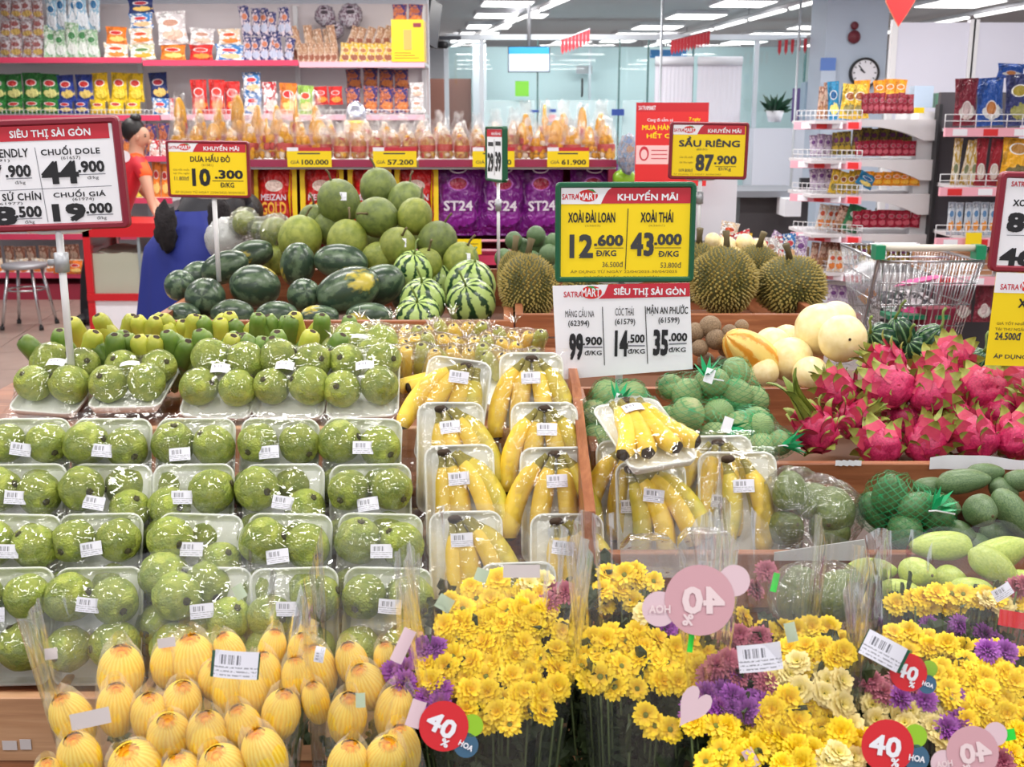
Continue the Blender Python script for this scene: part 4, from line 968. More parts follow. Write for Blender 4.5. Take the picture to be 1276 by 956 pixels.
rkp('lilac', 1030, 1064, 355, 382, 3, 'on the sixth rack shelf', Y=YR + .15); rkp('orangesm', 1066, 1092, 360, 381, 1, 'on the sixth rack shelf', lean=50, Y=YR + .02); rkp('lilac', 1092, 1142, 362, 384, 4, 'on the sixth rack shelf, right half', Y=YR + .05)
rkp('redsm', 1140, 1164, 0, 0.1, 1, 'x') if False else None

# ---------------------------------------------------------------- rice shelf at the far right
YQ = 6.4
rs = thing('rice_shelf', 'tall white shelf of boxed rice at the right edge', 'shelf', (0, 0, 0))
xl = at(1176, 160, YQ).x; xr = at(1330, 160, YQ).x
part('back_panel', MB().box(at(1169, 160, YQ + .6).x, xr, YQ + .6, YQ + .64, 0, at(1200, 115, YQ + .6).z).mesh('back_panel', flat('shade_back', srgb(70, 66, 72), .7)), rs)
part('end_post', MB().box(at(1169, 160, YQ + .6).x - .02, at(1169, 160, YQ + .6).x, YQ + .55, YQ + .62, 0, at(1200, 130, YQ + .6).z).mesh('end_post', M_black), rs)
for li, (py, tilt) in enumerate(((160, 0), (234, 2), (297, 3), (345, 4))):
    z = at(1200, py, YQ).z
    s = part('shelf', MB().box(at(1171, 160, YQ + .6).x, xr, YQ, YQ + .6, z - .02, z).mesh('shelf', M_shl), rs)
    part('price_rail', MB().box(xl, xr, YQ - .03, YQ, z - .045, z + .003).mesh('price_rail', M_pinkl), s)
    w = MB()
    for hz in (.04, .075): w.tube([(xl, YQ - .01, z + hz), (xr, YQ - .01, z + hz)], .003, 4)
    for i in range(9): x = xl + (xr - xl) * i / 8; w.tube([(x, YQ - .01, z), (x, YQ - .01, z + .075)], .003, 4)
    part('wire_front', w.mesh('wire_front', M_whitem), s, kind='stuff')
    for i in range(4):
        part('price_tag', MB().box(-.04, .04, -.003, 0, -.04, -.004).mesh('price_tag', M_redh if (i + li) % 2 else M_paper), s, (xl + .08 + i * .17, YQ - .031, z))
packs('ricemar', 1186, 1217, 100, 155, YQ + .06, 1, 'on the upper rice shelf'); packs('riceblue', 1215, 1251, 98, 155, YQ + .06, 1, 'on the upper rice shelf'); packs('ricenavy', 1250, 1284, 95, 155, YQ + .06, 1, 'on the upper rice shelf')
packs('riceblue', 1241, 1276, 79, 97, YQ + .1, 1, 'lying on top of the navy rice bag')
packs('riceyel', 1183, 1216, 173, 229, YQ + .06, 3, 'on the lower rice shelf', lean=6); packs('ricered', 1212, 1243, 173, 230, YQ + .06, 2, 'on the lower rice shelf', lean=3); packs('amber', 1242, 1280, 174, 230, YQ + .04, 1, 'on the lower rice shelf')
packs('bottlecl', 1178, 1240, 252, 292, YQ + .06, 6, 'on the third shelf at the right edge', jit=.4); packs('bottlecl', 1240, 1290, 256, 292, YQ + .2, 4, 'behind the right price sign', jit=.4)
packs('ricemar', 1160, 1236, 355, 400, YQ + .1, 3, 'low down behind the trolley')
wbox('cardboard_carton', (1165, 315), (1240, 343), YQ + .1, .4, flat('cardboard', srgb(176, 128, 92), .8), 'brown cardboard carton on the low shelf behind the trolley', 'box')
wbox('yellow_price_card', (1203, 290), (1224, 305), YQ - .06, .004, M_yel, 'small yellow price card on the bottle shelf at the right', 'price card')
wbox('yellow_price_card', (1139, 134), (1152, 141), YR - .03, .004, M_yel, 'tiny yellow price card at the top of the rack post', 'price card')
wbox('glass_block', (1138, 107), (1164, 134), YR + .4, .1, flat('pale_block', srgb(170, 186, 206), .3), 'pale grey carton behind the rack top', 'box')
wbox('green_tin_row', (1165, 116), (1190, 134), YR + .5, .1, flat('tin_green', srgb(90, 130, 110), .4), 'row of grey green tins behind the rack post', 'tin')

# ---------------------------------------------------------------- shopping trolley
YT = 5.2
tc_ = at(1158, 372, YT); TX = tc_.x
tz = lambda py, Y=YT: at(1158, py, Y).z
tr = thing('shopping_trolley', 'wire shopping trolley with green corners and pale handle behind the dragon fruit', 'trolley', (TX, YT, 0))
def tl(px, py, Y): q = at(px, py, Y); return Vector((q.x - TX, Y - YT, q.z))
part('handle', MB().tube([tl(1100, 309, YT), tl(1215, 309, YT)], .016, 12).mesh('handle', flat('handle_cream', srgb(222, 214, 200), .4)), tr)
for px in (1095, 1220):
    q = tl(px, 312, YT)
    part('handle_bracket', MB().box(q.x - .022, q.x + .022, -.03, .04, q.z - .04, q.z + .025).mesh('handle_bracket', M_tgreen), tr)
Wd = .26; zr0 = tz(324); 
def ring(z, y0, y1, w0, w1): return [(-w0, y0, z), (w0, y0, z), (w1, y1, z), (-w1, y1, z), (-w0, y0, z)]
bas = MB()
zt_, zb_ = tz(326), tz(326) - .42
top = ring(zt_, .0, .78, .235, .2); bot = ring(zb_, .1, .66, .19, .15)
bas.tube(top, .007, 6); bas.tube(bot, .006, 6)
cnt = [0]
def lerp(a, b, t): return tuple(a[i] + (b[i] - a[i]) * t for i in range(3))
for s_ in range(4):
    n = 22 if s_ % 2 else 15
    for i in range(n):
        t = i / n; bas.tube([lerp(top[s_], top[s_ + 1], t), lerp(bot[s_], bot[s_ + 1], t)], .0026, 5)
for j in range(1, 4):
    t = j / 4; bas.tube([lerp(top[k], bot[k], t) for k in range(4)] + [lerp(top[0], bot[0], t)], .0035, 5)
for i in range(9): bas.tube([lerp(bot[0], bot[1], i / 8), lerp(bot[3], bot[2], i / 8)], .003, 5)
part('basket', bas.mesh('basket', M_chrome), tr)
sf = MB()   # child seat flap
for i in range(9):
    x = -.15 + .3 * i / 8; sf.tube([(x, .2, zt_ - .02), (x * .9, .28, zt_ - .26)], .003, 5)
sf.tube([(-.15, .28, zt_ - .26), (-.16, .2, zt_ - .02), (-.14, .19, zt_ + .0), (.14, .19, zt_), (.16, .2, zt_ - .02), (.15, .28, zt_ - .26), (-.15, .28, zt_ - .26)], .005, 6)
part('child_seat', sf.mesh('child_seat', M_chrome), tr)
part('seat_plate', MB().box(-.13, .17, .16, .3, zt_ - .3, zt_ - .28).mesh('seat_plate', M_tgreen), tr)
for s_ in (-1, 1):
    part('frame_tube', MB().tube([(s_ * .24, .0, tz(309)), (s_ * .245, .03, zt_ - .02), (s_ * .2, .3, zt_ - .34), (s_ * .22, .0, .35), (s_ * .22, -.02, .12)], .011, 8).mesh('frame_tube', M_chrome), tr)
    part('frame_tube', MB().tube([(s_ * .22, -.02, .14), (s_ * .2, .75, .16)], .011, 8).mesh('frame_tube', M_chrome), tr)
    for y in (-.02, .75):
        part('wheel', MB().tube([(s_ * .21 - .015, y, .06), (s_ * .21 + .015, y, .06)], .06, 14).mesh('wheel', M_black), tr)
# goods inside the trolley
solo('shopping_bag', MB().ball((0, 0, 0), 1, 1, 1, 16, 12, fn=lambda d: 1 + .2 * noise.noise(d * 3)).mesh('shopping_bag', pkt_mat('print_shopbag', srgb(40, 34, 48), srgb(230, 225, 230), srgb(200, 60, 120), srgb(230, 225, 230), noisy=1)), 'dark printed bag lying inside the shopping trolley', 'bag', (TX + .02, YT + .4, zb_ + .12), scale=(.17, .17, .11))
solo('pink_packet', pillow('pink_packet', flat('hot_pink', srgb(222, 80, 150), .4)), 'hot pink packet lying over the dark bag in the trolley', 'packet', (TX - .05, YT + .3, zb_ + .27), (R(75), 0, R(60)), (.13, .06, .2))
solo('red_carton', MB().box(-.08, .08, -.05, .05, 0, .16).mesh('red_carton', flat('carton_red', srgb(140, 30, 60), .5)), 'dark red carton at the right side inside the trolley', 'box', (TX + .12, YT + .22, zb_ + .01), (0, 0, .3))

# candy goods and flat cartons on the far counter behind durians
for i, (px, py, r_, k_) in enumerate(((927, 300, 16, 'redwh'), (905, 288, 12, 'creamor'), (960, 300, 12, 'lilac'), (985, 310, 14, 'bluew'), (948, 312, 12, 'redwh'), (925, 302, 10, 'yellow'))):
    packs(k_, px - r_, px + r_, py - 12, py + 14, 5.0 + .12 * (i % 3), 1, 'on the table behind the durians, %s in the heap' % ('far left', 'second', 'middle', 'far right', 'front', 'low left')[i], lean=(-20, 10, 30, -10, 15, 0)[i])
for q_, (k_, x_, y_) in enumerate((('lilac', 930, 318), ('redwh', 944, 322), ('white', 958, 320), ('redwh', 972, 322), ('bluew', 984, 318), ('lilac', 996, 322))): packs(k_, x_ - 9, x_ + 9, y_ - 26, y_ + 6, 4.88, 1, 'standing in front of the low table, %s from left' % ordn(q_), jit=2)
a = at(895, 305, 5.0)
solo('promotion_table', MB().box(0, .38, -.05, .35, a.z - .04, a.z - .0, 0).box(0.02, .36, 0, .3, 0, a.z - .04).mesh('promotion_table', flat('table_brown', srgb(120, 96, 84), .7)), 'low brown table with heaped packets behind the durians', 'table', (a.x, 4.95, 0))
# white partition post behind sau rieng sign
wbox('white_pillar', (868, 222), (919, 300), 5.4, .35, flat('pillar_white', srgb(206, 208, 218), .6), 'white square pillar box behind the durian sign', 'pillar')

# ---------------------------------------------------------------- wooden crates and stands
def board(parent, x0, x1, y0, y1, z0, z1, mat, name='board'):
    cx, cy, cz = (x0 + x1) / 2, (y0 + y1) / 2, (z0 + z1) / 2
    o = part(name, MB().box(x0 - cx, x1 - cx, y0 - cy, y1 - cy, z0 - cz, z1 - cz).mesh(name, mat), parent, (cx, cy, cz))
    md = o.modifiers.new('bevel', 'BEVEL'); md.width = .002; md.segments = 1
    return o
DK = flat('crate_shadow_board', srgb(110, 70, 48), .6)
# A: melon crate
ca = thing('melon_crate', 'large wooden crate holding the watermelons and pomelos', 'crate', (0, 0, 0))
yA = 3.4; zA = at(400, 400, yA).z; x0 = xat(182, yA, zA); x1 = xat(640, yA, zA)
CZ = .86
board(ca, x0, x1, yA, yA + .025, zA - .065, zA, M_woodx); board(ca, x0, x1, yA, yA + .025, zA - .135, zA - .07, M_woodx)
xs = at(206, 376, 4.35).x
sd = MB().add([(x0, yA + .025, zA - .13), (x0 + .03, yA + .025, zA - .13), (x0 + .03, yA + .025, zA), (x0, yA + .025, zA), (x0 - .01, 4.5, zA - .13), (x0 + .02, 4.5, zA - .13), (x0 + .02, 4.5, zA + .02), (x0 - .01, 4.5, zA + .02)],
              [(0, 1, 2, 3), (7, 6, 5, 4), (0, 3, 7, 4), (1, 5, 6, 2), (3, 2, 6, 7), (0, 4, 5, 1)])
part('side_board', sd.mesh('side_board', M_woody), ca)
part('side_board', sd.mesh('side_board', M_woody), ca, (x1 - x0 - .03, 0, 0))
board(ca, x0, x1, 4.5, 4.525, zA - .13, zA + .02, M_woodx)
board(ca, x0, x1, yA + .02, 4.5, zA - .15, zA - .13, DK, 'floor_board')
# plinth below
board(ca, x0 + .02, x1 - .02, yA + .03, 4.5, 0, zA - .15, M_woodz, 'plinth')
# B: durian crate
cb = thing('durian_crate', 'wooden crate behind the central price sign holding the durians', 'crate', (0, 0, 0))
zB = at(800, 392, yA).z; xb0 = x1 + .005; xb1 = xat(1030, yA, zB)
board(cb, xb0, xb1, yA, yA + .025, zB - .07, zB, M_woodx); board(cb, xb0, xb1, yA, yA + .025, zB - .16, zB - .075, M_woodx)
for x in (xb0, xb1 - .025): board(cb, x, x + .025, yA + .025, 4.4, zB - .15, zB, M_woody, 'side_board')
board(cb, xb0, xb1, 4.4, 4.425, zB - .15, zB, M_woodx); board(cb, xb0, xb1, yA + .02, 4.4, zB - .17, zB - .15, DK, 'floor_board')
board(cb, xb0 + .02, xb1 - .02, yA + .03, 4.4, 0, zB - .17, M_woodz, 'plinth')
# C: stepped stand for trays
PR = .1268; BE = R(32); TILT = R(70); L0 = .22
def Brow(r): return (1.9 + (4 - r) * PR * math.cos(BE), .537 + (4 - r) * PR * math.sin(BE))
def rowY(r): return Brow(r)[0]
cs = thing('stepped_stand', 'stepped wooden stand carrying the guava and banana trays', 'stand', (0, 0, 0))
sx0 = -1.32; sx1 = xat(716, 2.3, .9)
for r in range(4, -1, -1):
    y, z = Brow(r)
    y2 = Brow(r - 1)[0]
    # tread then riser behind
    board(cs, sx0, sx1, y - .075, y2 - .075, z - .022, z, M_woodx, 'tread')
    if r > 0: board(cs, sx0, sx1, y2 - .075 + .0, y2 - .058, z - .0, z + PR * math.sin(BE) - .022, M_woodx, 'riser')
y4, z4 = Brow(4)
board(cs, sx0, sx1, y4 - .09, y4 - .065, z4 - .1, z4 + .025, M_woodl, 'front_lip')
board(cs, sx0, sx1, y4 - .085, y4 - .06, z4 - .28, z4 - .104, M_woodx, 'front_board')
board(cs, sx0, sx1, y4 - .08, y4 - .055, 0, z4 - .284, M_woodx, 'front_board')
ZP = .885  # top platform
board(cs, sx0, sx1, 2.36, 2.385, .80, ZP + .02, M_woodl, 'platform_lip')
board(cs, sx0, sx1, 2.385, 3.38, ZP - .03, ZP, M_woodx, 'platform')
board(cs, sx0, sx0 + .03, 1.85, 3.38, 0, .78, M_woody, 'side_panel')
# pale wood dividers seen between the packs
for px in (92, 197, 300, 407):
    for r in (1, 2, 3, 4):
        y, z = Brow(r); x = xat(px + (4 - r) * 3 - 4, y, z)
        board(cs, x - .008, x + .008, y - .075, y + .03, z, z + .022, M_woodl, 'divider')
# right side wall of the stepped stand (slanting)
x = sx1
part('side_board', MB().add([(x, 1.85, .45), (x + .02, 1.85, .45), (x + .02, 1.95, .86), (x, 1.95, .86), (x, 2.85, .45), (x + .02, 2.85, .45), (x + .02, 2.85, 1.0), (x, 2.85, 1.0), (x, 2.45, .985), (x + .02, 2.45, .985)],
     [(0, 1, 2, 3), (3, 2, 9, 8), (8, 9, 6, 7), (0, 3, 8, 7, 4), (1, 5, 6, 9, 2), (4, 7, 6, 5)]).mesh('side_board', M_woody), cs)
# D: right-hand crates
cr = thing('fruit_bins', 'row of stepped wooden bins for mangoes, dragon fruit and melons on the right', 'crate', (0, 0, 0))
xR = 1.2; xm_ = xat(735, 2.3, .85)
yD, zD = 2.28, at(1100, 578, 2.28).z      # dragon fruit front
yM, zM = 1.98, at(1100, 690, 1.98).z      # mango front
yC, zC = 2.85, at(980, 484, 2.85).z       # melon bin front
xd = xat(964, yD, zD)
board(cr, xm_, xR, yM, yM + .022, zM - .11, zM, M_woodx)
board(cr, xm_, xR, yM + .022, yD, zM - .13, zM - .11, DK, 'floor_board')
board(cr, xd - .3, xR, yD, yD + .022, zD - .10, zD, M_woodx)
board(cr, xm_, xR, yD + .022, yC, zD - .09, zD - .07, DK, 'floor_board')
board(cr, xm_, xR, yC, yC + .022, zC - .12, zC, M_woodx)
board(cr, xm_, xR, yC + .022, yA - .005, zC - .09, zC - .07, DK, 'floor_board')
board(cr, xm_, xR, yM - .35, yM - .33, .3, zM - .16, M_woodx); board(cr, xm_, xR, yM - .33, yM, zM - .3, zM - .28, DK, 'floor_board')
board(cr, xm_, xm_ + .02, yD, yC, zD - .07, zD + .03, M_woody, 'divider')
board(cr, xR, xR + .02, yM - .35, yA, 0, zC - .05, M_woody, 'side_panel')
board(cr, xm_ + .02, xR, yM + .03, yM + .05, 0, zM - .13, M_woodx, 'front_board')
# ---------------------------------------------------------------- signs
_roll = {}
class Sign:
    """all contents are given in photo pixels of the flat sign; local frame: x right, y up, z towards the shopper"""
    def __init__(s, name, cx, cy, Y, label, roll=0, yaw=0, cat='price sign', pitch=0):
        p = at(cx, cy, Y); s.cx, s.cy, s.k = cx, cy, mpp(Y, p.z)
        s.t = thing(name, label, cat, p, (R(90 + pitch), 0, R(yaw))); 
        s.t.rotation_euler = (Matrix.Rotation(R(yaw), 3, 'Z') @ Matrix.Rotation(R(90 + pitch), 3, 'X') @ Matrix.Rotation(R(roll), 3, 'Z')).to_euler()
        s.ink = {}
    def L(s, x, y): return ((x - s.cx) * s.k, (s.cy - y) * s.k)
    def rect(s, x0, y0, x1, y1, mat, z=.001, name='panel', th=.001, label=None):
        a = s.L(x0, y1); b = s.L(x1, y0)
        return part(name, MB().box(a[0], b[0], a[1], b[1], z - th, z).mesh(name, mat), s.t, label=label)
    def ringf(s, x0, y0, x1, y1, bw, mat, rad=7, d=.014, name='frame'):
        def loop(ins, r):
            out = []
            for cx, cy, a0 in ((x1 - r, y0 + r, 0), (x0 + r, y0 + r, 90), (x0 + r, y1 - r, 180), (x1 - r, y1 - r, 270)):
                for q in range(5):
                    a = R(a0 + q * 22.5); rr_ = max(r - ins, .5)
                    X_ = cx + rr_ * math.cos(a) * 1.0; Y_ = cy - rr_ * math.sin(a)
                    if r - ins < .5: X_ -= math.copysign(ins - r + .5, math.cos(a + .001)) * 0
                    out.append(s.L(X_, Y_))
            return out
        def rrect(ins):
            r = max(rad - ins, 1.5); out = []
            X0, X1, Y0, Y1 = x0 + ins, x1 - ins, y0 + ins, y1 - ins
            for cx, cy, a0 in ((X1 - r, Y0 + r, 0), (X0 + r, Y0 + r, 90), (X0 + r, Y1 - r, 180), (X1 - r, Y1 - r, 270)):
                for q in range(5):
                    a = R(a0 + q * 22.5); out.append(s.L(cx + r * math.cos(a), cy - r * math.sin(a)))
            return out
        o, i, o2 = rrect(0), rrect(bw), rrect(bw * .25); n = len(o)
        vs = [(x, y, -d) for x, y in o] + [(x, y, .002) for x, y in o] + [(x, y, .006) for x, y in o2] + [(x, y, .006) for x, y in rrect(bw * .75)] + [(x, y, .001) for x, y in i]
        fs = [tuple(reversed(range(n)))]
        for k_ in range(4): fs += [(k_ * n + j, k_ * n + (j + 1) % n, (k_ + 1) * n + (j + 1) % n, (k_ + 1) * n + j) for j in range(n)]
        vs += [(x, y, -.001) for x, y in i]; fs += [tuple(range(5 * n, 6 * n))]
        part(name, MB().add(vs, fs).mesh(name, mat), s.t)
    def text(s, tx, x0, y0, x1, y1, mat=None, bold=.02, z=.0022, sp=1.0):
        mat = mat or M_ink; a = s.L((x0 + x1) / 2, (y0 + y1) / 2)
        s.ink.setdefault(mat.name, (mat, MB()))[1].join(text_mb(tx, (x1 - x0) * s.k, (y1 - y0) * s.k, bold, sp=sp), Matrix.Translation((a[0], a[1], z)))
    def line(s, x0, y0, x1, y1, w=1, mat=None, z=.002):
        mat = mat or M_ink; a = Vector((*s.L(x0, y0), z)); b = Vector((*s.L(x1, y1), z)); d = (b - a).normalized(); nn = Vector((-d.y, d.x, 0)) * w * s.k / 2
        s.ink.setdefault(mat.name, (mat, MB()))[1].add([a - nn, b - nn, b + nn, a + nn], [(0, 1, 2, 3)])
    def poly(s, pts, mat, z=.0016, name='logo_patch'):
        vs = [(*s.L(x, y), z) for x, y in pts]; part(name, MB().add(vs, [tuple(reversed(range(len(vs))))]).mesh(name, mat), s.t)
    def ell(s, cx, cy, rx, ry, mat, z=.0018, name='logo_patch', a0=0, a1=360):
        s.poly([(cx + rx * math.cos(R(a)), cy + ry * math.sin(R(a))) for a in range(a0, a1, 15)], mat, z, name)
    def logo(s, x0, y0, x1, y1):
        """white swoosh with two-tone supermarket wordmark and a leaf arc"""
        w = x1 - x0; h = y1 - y0
        pts = [(x0, y0)] + [(x1, y0)] + [(x1 - w * .22 * (t ** .6) , y0 + h * t) for t in (.2, .4, .6, .8, 1)] + [(x0, y1)]
        s.poly(pts, M_paper, .0019)
        s.ell(x0 + w * .52, y0 + h * .5, w * .2, h * .36, M_redh, .0021)
        s.poly([(x0 + w * .5, y0 + h * .12), (x0 + w * .62, y0 + h * .12), (x0 + w * .72, y0 + h * .42), (x0 + w * .66, y0 + h * .3)], flat('leaf_arc', srgb(60, 150, 70), .5), .0023)
        s.text('SATRA', x0 + w * .02, y0 + h * .4, x0 + w * .34, y0 + h * .72, M_red, .025, .0025)
        s.text('MART', x0 + w * .35, y0 + h * .34, x0 + w * .7, y0 + h * .74, M_paper, .03, .0027)
    def pole(s, x, y0, x1, y1, r=.008, Yoff=.012, clampy=None, mat=None):
        mat = mat or M_whitem
        a = s.L(x, y0); 
        # pole drops straight down in the world
        k = s.k; L = math.hypot((y1 - y0) * k, 0)
        d = s.t.rotation_euler.to_matrix().inverted() @ Vector((0, 0, -1))
        p0 = Vector((a[0], a[1], -Yoff)); p1 = p0 + d * L
        part('pole', MB().tube([p0, p1], r, 10).mesh('pole', mat), s.t)
        part('cross_bar', MB().tube([p0 + Vector((-.09, .012, 0)), p0 + Vector((-.04, 0, 0)), p0 + Vector((.04, 0, 0)), p0 + Vector((.09, .012, 0))], r * .7, 8).mesh('cross_bar', mat), s.t)
        if clampy:
            c = p0 + d * ((clampy - y0) * k)
            part('clamp', MB().tube([c - d * .022, c + d * .022], r * 1.9, 10).mesh('clamp', M_steel), s.t)
            part('knob', MB().tube([c, c + Vector((-.03, 0, 0))], r * .9, 8).mesh('knob', M_steel), s.t)
    def done(s):
        for k_, (m, mb) in s.ink.items(): part('lettering', mb.mesh('lettering', m), s.t)
M_foot = flat('faded_ink', srgb(150, 130, 30), .6)
M_inkg = flat('grey_black_ink', srgb(58, 58, 62), .6)

# left sign
g = Sign('price_sign', 60, 218, 2.55, 'large white price sign with maroon frame at the left edge', roll=2.0)
g.ringf(-92, 149, 155, 287, 9, M_maroon); g.rect(-83, 158, 146, 280, M_paper); g.rect(-83, 158, 142, 176, M_red, .0016, 'header')
g.text('SIÊU THỊ SÀI GÒN', 19, 161, 119, 174, M_paper, .03)
g.text('FRIENDLY', -12, 185, 39, 195); g.text('(61391)', -20, 197, 15, 201, M_inkg, .0); g.text('47', -42, 205, 2, 227, None, .06); g.text('.900', 8, 205, 39, 219, None, .04); g.line(8, 221, 40, 221, 1, M_grey); g.text('đ/kg', 18, 224, 31, 229, M_inkg, 0)
g.text('CHUỐI DOLE', 55, 183, 128, 194, None, .03, sp=1.1); g.text('(61657)', 79, 196, 103, 201, M_inkg, 0); g.text('44', 54, 203, 97, 228, None, .06); g.text('.900', 99, 203, 131, 216, None, .045); g.line(99, 219, 132, 219, 1, M_grey); g.text('đ/kg', 109, 221, 123, 226, M_inkg, 0)
g.line(48, 184, 53, 276, .8, M_grey); g.line(-80, 236, 138, 234, .8, M_grey)
g.text('CAU SỨ CHÍN', -30, 236.5, 48, 248, None, .03, sp=1.1); g.text('(61977)', -8, 250, 24, 254, M_inkg, 0); g.text('18', -36, 256, 12, 277, None, .06); g.text('.500', 14, 256, 46, 269, None, .045); g.line(14, 271, 46, 271, 1, M_grey); g.text('đ/kg', 24, 273, 36, 278, M_inkg, 0)
g.text('CHUỐI GIÁ', 64, 237, 129, 246, None, .03, sp=1.1); g.text('(61974)', 87, 247, 114, 252, M_inkg, 0); g.text('19', 62, 255, 100, 275, None, .06); g.text('.000', 103, 255, 135, 267, None, .045); g.line(103, 269, 136, 269, 1, M_grey); g.text('đ/kg', 115, 271, 127, 276, M_inkg, 0)
g.pole(62, 289, 62, 470, .0085, clampy=328); g.done()

# red melon sign
g = Sign('price_sign', 260, 211, 3.75, 'yellow maroon framed price sign above the watermelons reading 10.300', roll=-.8)
g.ringf(208, 176, 311, 246, 3.5, M_maroon, 4); g.rect(211, 179, 308, 243, M_yel); g.rect(211, 178.5, 307, 190, M_red, .0016, 'header'); g.logo(211, 178.5, 250, 190)
g.text('KHUYẾN MÃI', 255, 180.5, 299, 188, M_paper, .03); g.text('DƯA HẤU ĐỎ', 238, 192, 287, 202, None, .03); g.text('(61581)', 252, 204, 266, 208, M_foot, 0)
g.text('10', 240, 211, 261, 231, None, .05); g.text('.300', 268, 212, 302, 222, None, .045); g.line(264, 225, 303, 225, .8); g.text('Đ/KG', 274, 227, 291, 233, None, .02)
g.text('Giá tốt nhất', 216, 210, 236, 213, M_foot, 0); g.text('tại thu ngân', 216, 215, 236, 218, M_foot, 0); g.text('11.800đ', 217, 220, 235, 225, M_inkg, .01)
g.text('ÁP DỤNG TỪ NGÀY 22/04/2025-30/04/2025', 217, 237, 304, 241.5, M_foot, .01)
g.pole(264, 246, 264, 352, .008); g.done()

# green framed centre sign and the white one under it
g = Sign('price_sign', 779, 291, 2.6, 'yellow price sign in a green frame at the centre', roll=.2)
g.ringf(692, 228, 866, 352, 7, M_greenf, 6); g.rect(698, 234, 860, 347, M_yel); g.rect(698, 234, 859, 254, M_red, .0016, 'header'); g.logo(699, 234, 762, 254.5)
g.text('KHUYẾN MÃI', 769, 238, 843, 250, M_paper, .035)
g.text('XOÀI ĐÀI LOAN', 708, 262, 766, 277, None, .035); g.text('(63603)', 729, 280, 748, 283, M_foot, 0); g.line(782, 260, 780, 336, 1)
g.text('XOÀI THÁI', 798, 262, 838, 277, None, .035); g.text('(63601)', 808, 280, 828, 283, M_foot, 0)
g.text('12', 711, 293, 738, 320, M_inkg, .05); g.text('.600', 741, 293, 776, 306, M_inkg, .05); g.line(741, 309, 777, 309, 1.2, M_foot); g.text('Đ/KG', 743, 312, 768, 319, M_inkg, .03)
g.text('43', 787, 291, 814, 318, M_inkg, .05); g.text('.000', 816, 292, 849, 305, M_inkg, .05); g.line(816, 309, 849, 309, 1.2, M_foot); g.text('Đ/KG', 821, 313, 846, 320, M_inkg, .03)
g.text('36.500đ', 751, 326, 777, 333, M_inkg, .0); g.text('53.800đ', 824, 327, 850, 334, M_inkg, .0)
g.text('ÁP DỤNG TỪ NGÀY 22/04/2025-30/04/2025', 711, 336, 845, 341, M_foot, .02); g.text('GIÁ TỐT NHẤT · TẠI THU NGÂN', 728, 343, 822, 346.5, M_foot, .02)
g.pole(776, 352, 776, 560, .009, .02); g.done()
g = Sign('price_sign', 776, 414, 2.585, 'white unframed price sign hanging under the green framed one', roll=.0)
s_ = g
pts = [(688, 356), (857, 352), (865, 461), (695, 475)]
vs = [(*g.L(*p), z) for z in (0.0, -.0015) for p in pts]
part('panel', MB().add(vs, [(3, 2, 1, 0), (4, 5, 6, 7), (0, 1, 5, 4), (1, 2, 6, 5), (2, 3, 7, 6), (3, 0, 4, 7)]).mesh('panel', M_paper), g.t)
g.poly([(745, 372), (752, 366), (756, 356), (757, 354), (857, 352), (858, 369)], M_red, .001, 'header')
g.ell(736, 364, 13, 8, M_redh, .0012); g.poly([(730, 356), (738, 356), (744, 362), (740, 361)], flat('leaf_arc', srgb(60, 150, 70), .5), .0014)
g.text('SATRA', 702, 363, 725, 370, M_red, .015); g.text('MART', 724, 359, 747, 369, M_paper, .02)
g.text('SIÊU THỊ SÀI GÒN', 764, 357, 852, 369, M_paper, .035)
g.text('MÃNG CẦU NA', 704, 382, 740, 395, None, .012); g.text('(62394)', 708, 399, 734, 408, None, .015); g.text('CÓC THÁI', 766, 381, 789, 393, None, .012); g.text('(61579)', 766, 397, 791, 406, None, .015)
g.text('MẬN AN PHƯỚC', 805, 379, 856, 393, None, .02); g.text('(61599)', 820, 395, 846, 404, None, .015)
g.line(750, 382, 754, 456, 1); g.line(803, 381, 808, 454, 1)
g.text('99', 710, 417, 726, 448, None, .06); g.text('.900', 727, 420, 750, 430, None, .04); g.line(728, 433, 751, 433, 1.6, M_grey); g.text('đ/KG', 729, 437, 750, 443, None, .02)
g.text('14', 767, 413, 782, 443, None, .06); g.text('.500', 783, 417, 803, 427, None, .04); g.line(783, 431, 804, 431, 1.6, M_grey); g.text('đ/KG', 783, 435, 804, 441, None, .02)
g.text('35', 815, 412, 832, 442, None, .06); g.text('.000', 834, 415, 856, 425, None, .04); g.line(834, 429, 856, 428, 1.6, M_grey); g.text('đ/KG', 834, 433, 855, 439, None, .02)
g.done()

# durian sign
g = Sign('price_sign', 883, 188, 4.1, 'yellow maroon framed price sign above the durians reading 87.900', roll=-.6)
g.ringf(834, 153, 932, 223, 4, M_maroon, 4); g.rect(838, 157, 928, 219, M_yel); g.rect(838, 156.5, 927, 168, M_red, .0016, 'header'); g.logo(838, 156.5, 876, 168.5)
g.text('KHUYẾN MÃI', 881, 159, 922, 166, M_paper, .03); g.text('SẦU RIÊNG', 846, 171, 921, 183, M_inkg, .04); g.text('(62151)', 868, 185, 881, 188, M_inkg, 0)
g.text('87', 868, 193, 889, 212, M_inkg, .05); g.text('.900', 891, 194, 918, 204, M_inkg, .045); g.line(892, 207, 918, 207, .8, M_foot); g.text('Đ/Kg', 896, 208, 912, 213, M_inkg, .01)
g.text('Giá tốt nhất', 847, 194, 864, 197, M_foot, 0); g.text('tại thu ngân', 847, 201, 864, 204, M_foot, 0); g.text('109.800đ', 847, 210, 864, 214, M_inkg, 0)
g.text('ÁP DỤNG TỪ NGÀY 20/04/2025', 840, 215.5, 900, 218, M_foot, 0)
g.pole(875, 223, 875, 320, .007, clampy=246); g.done()

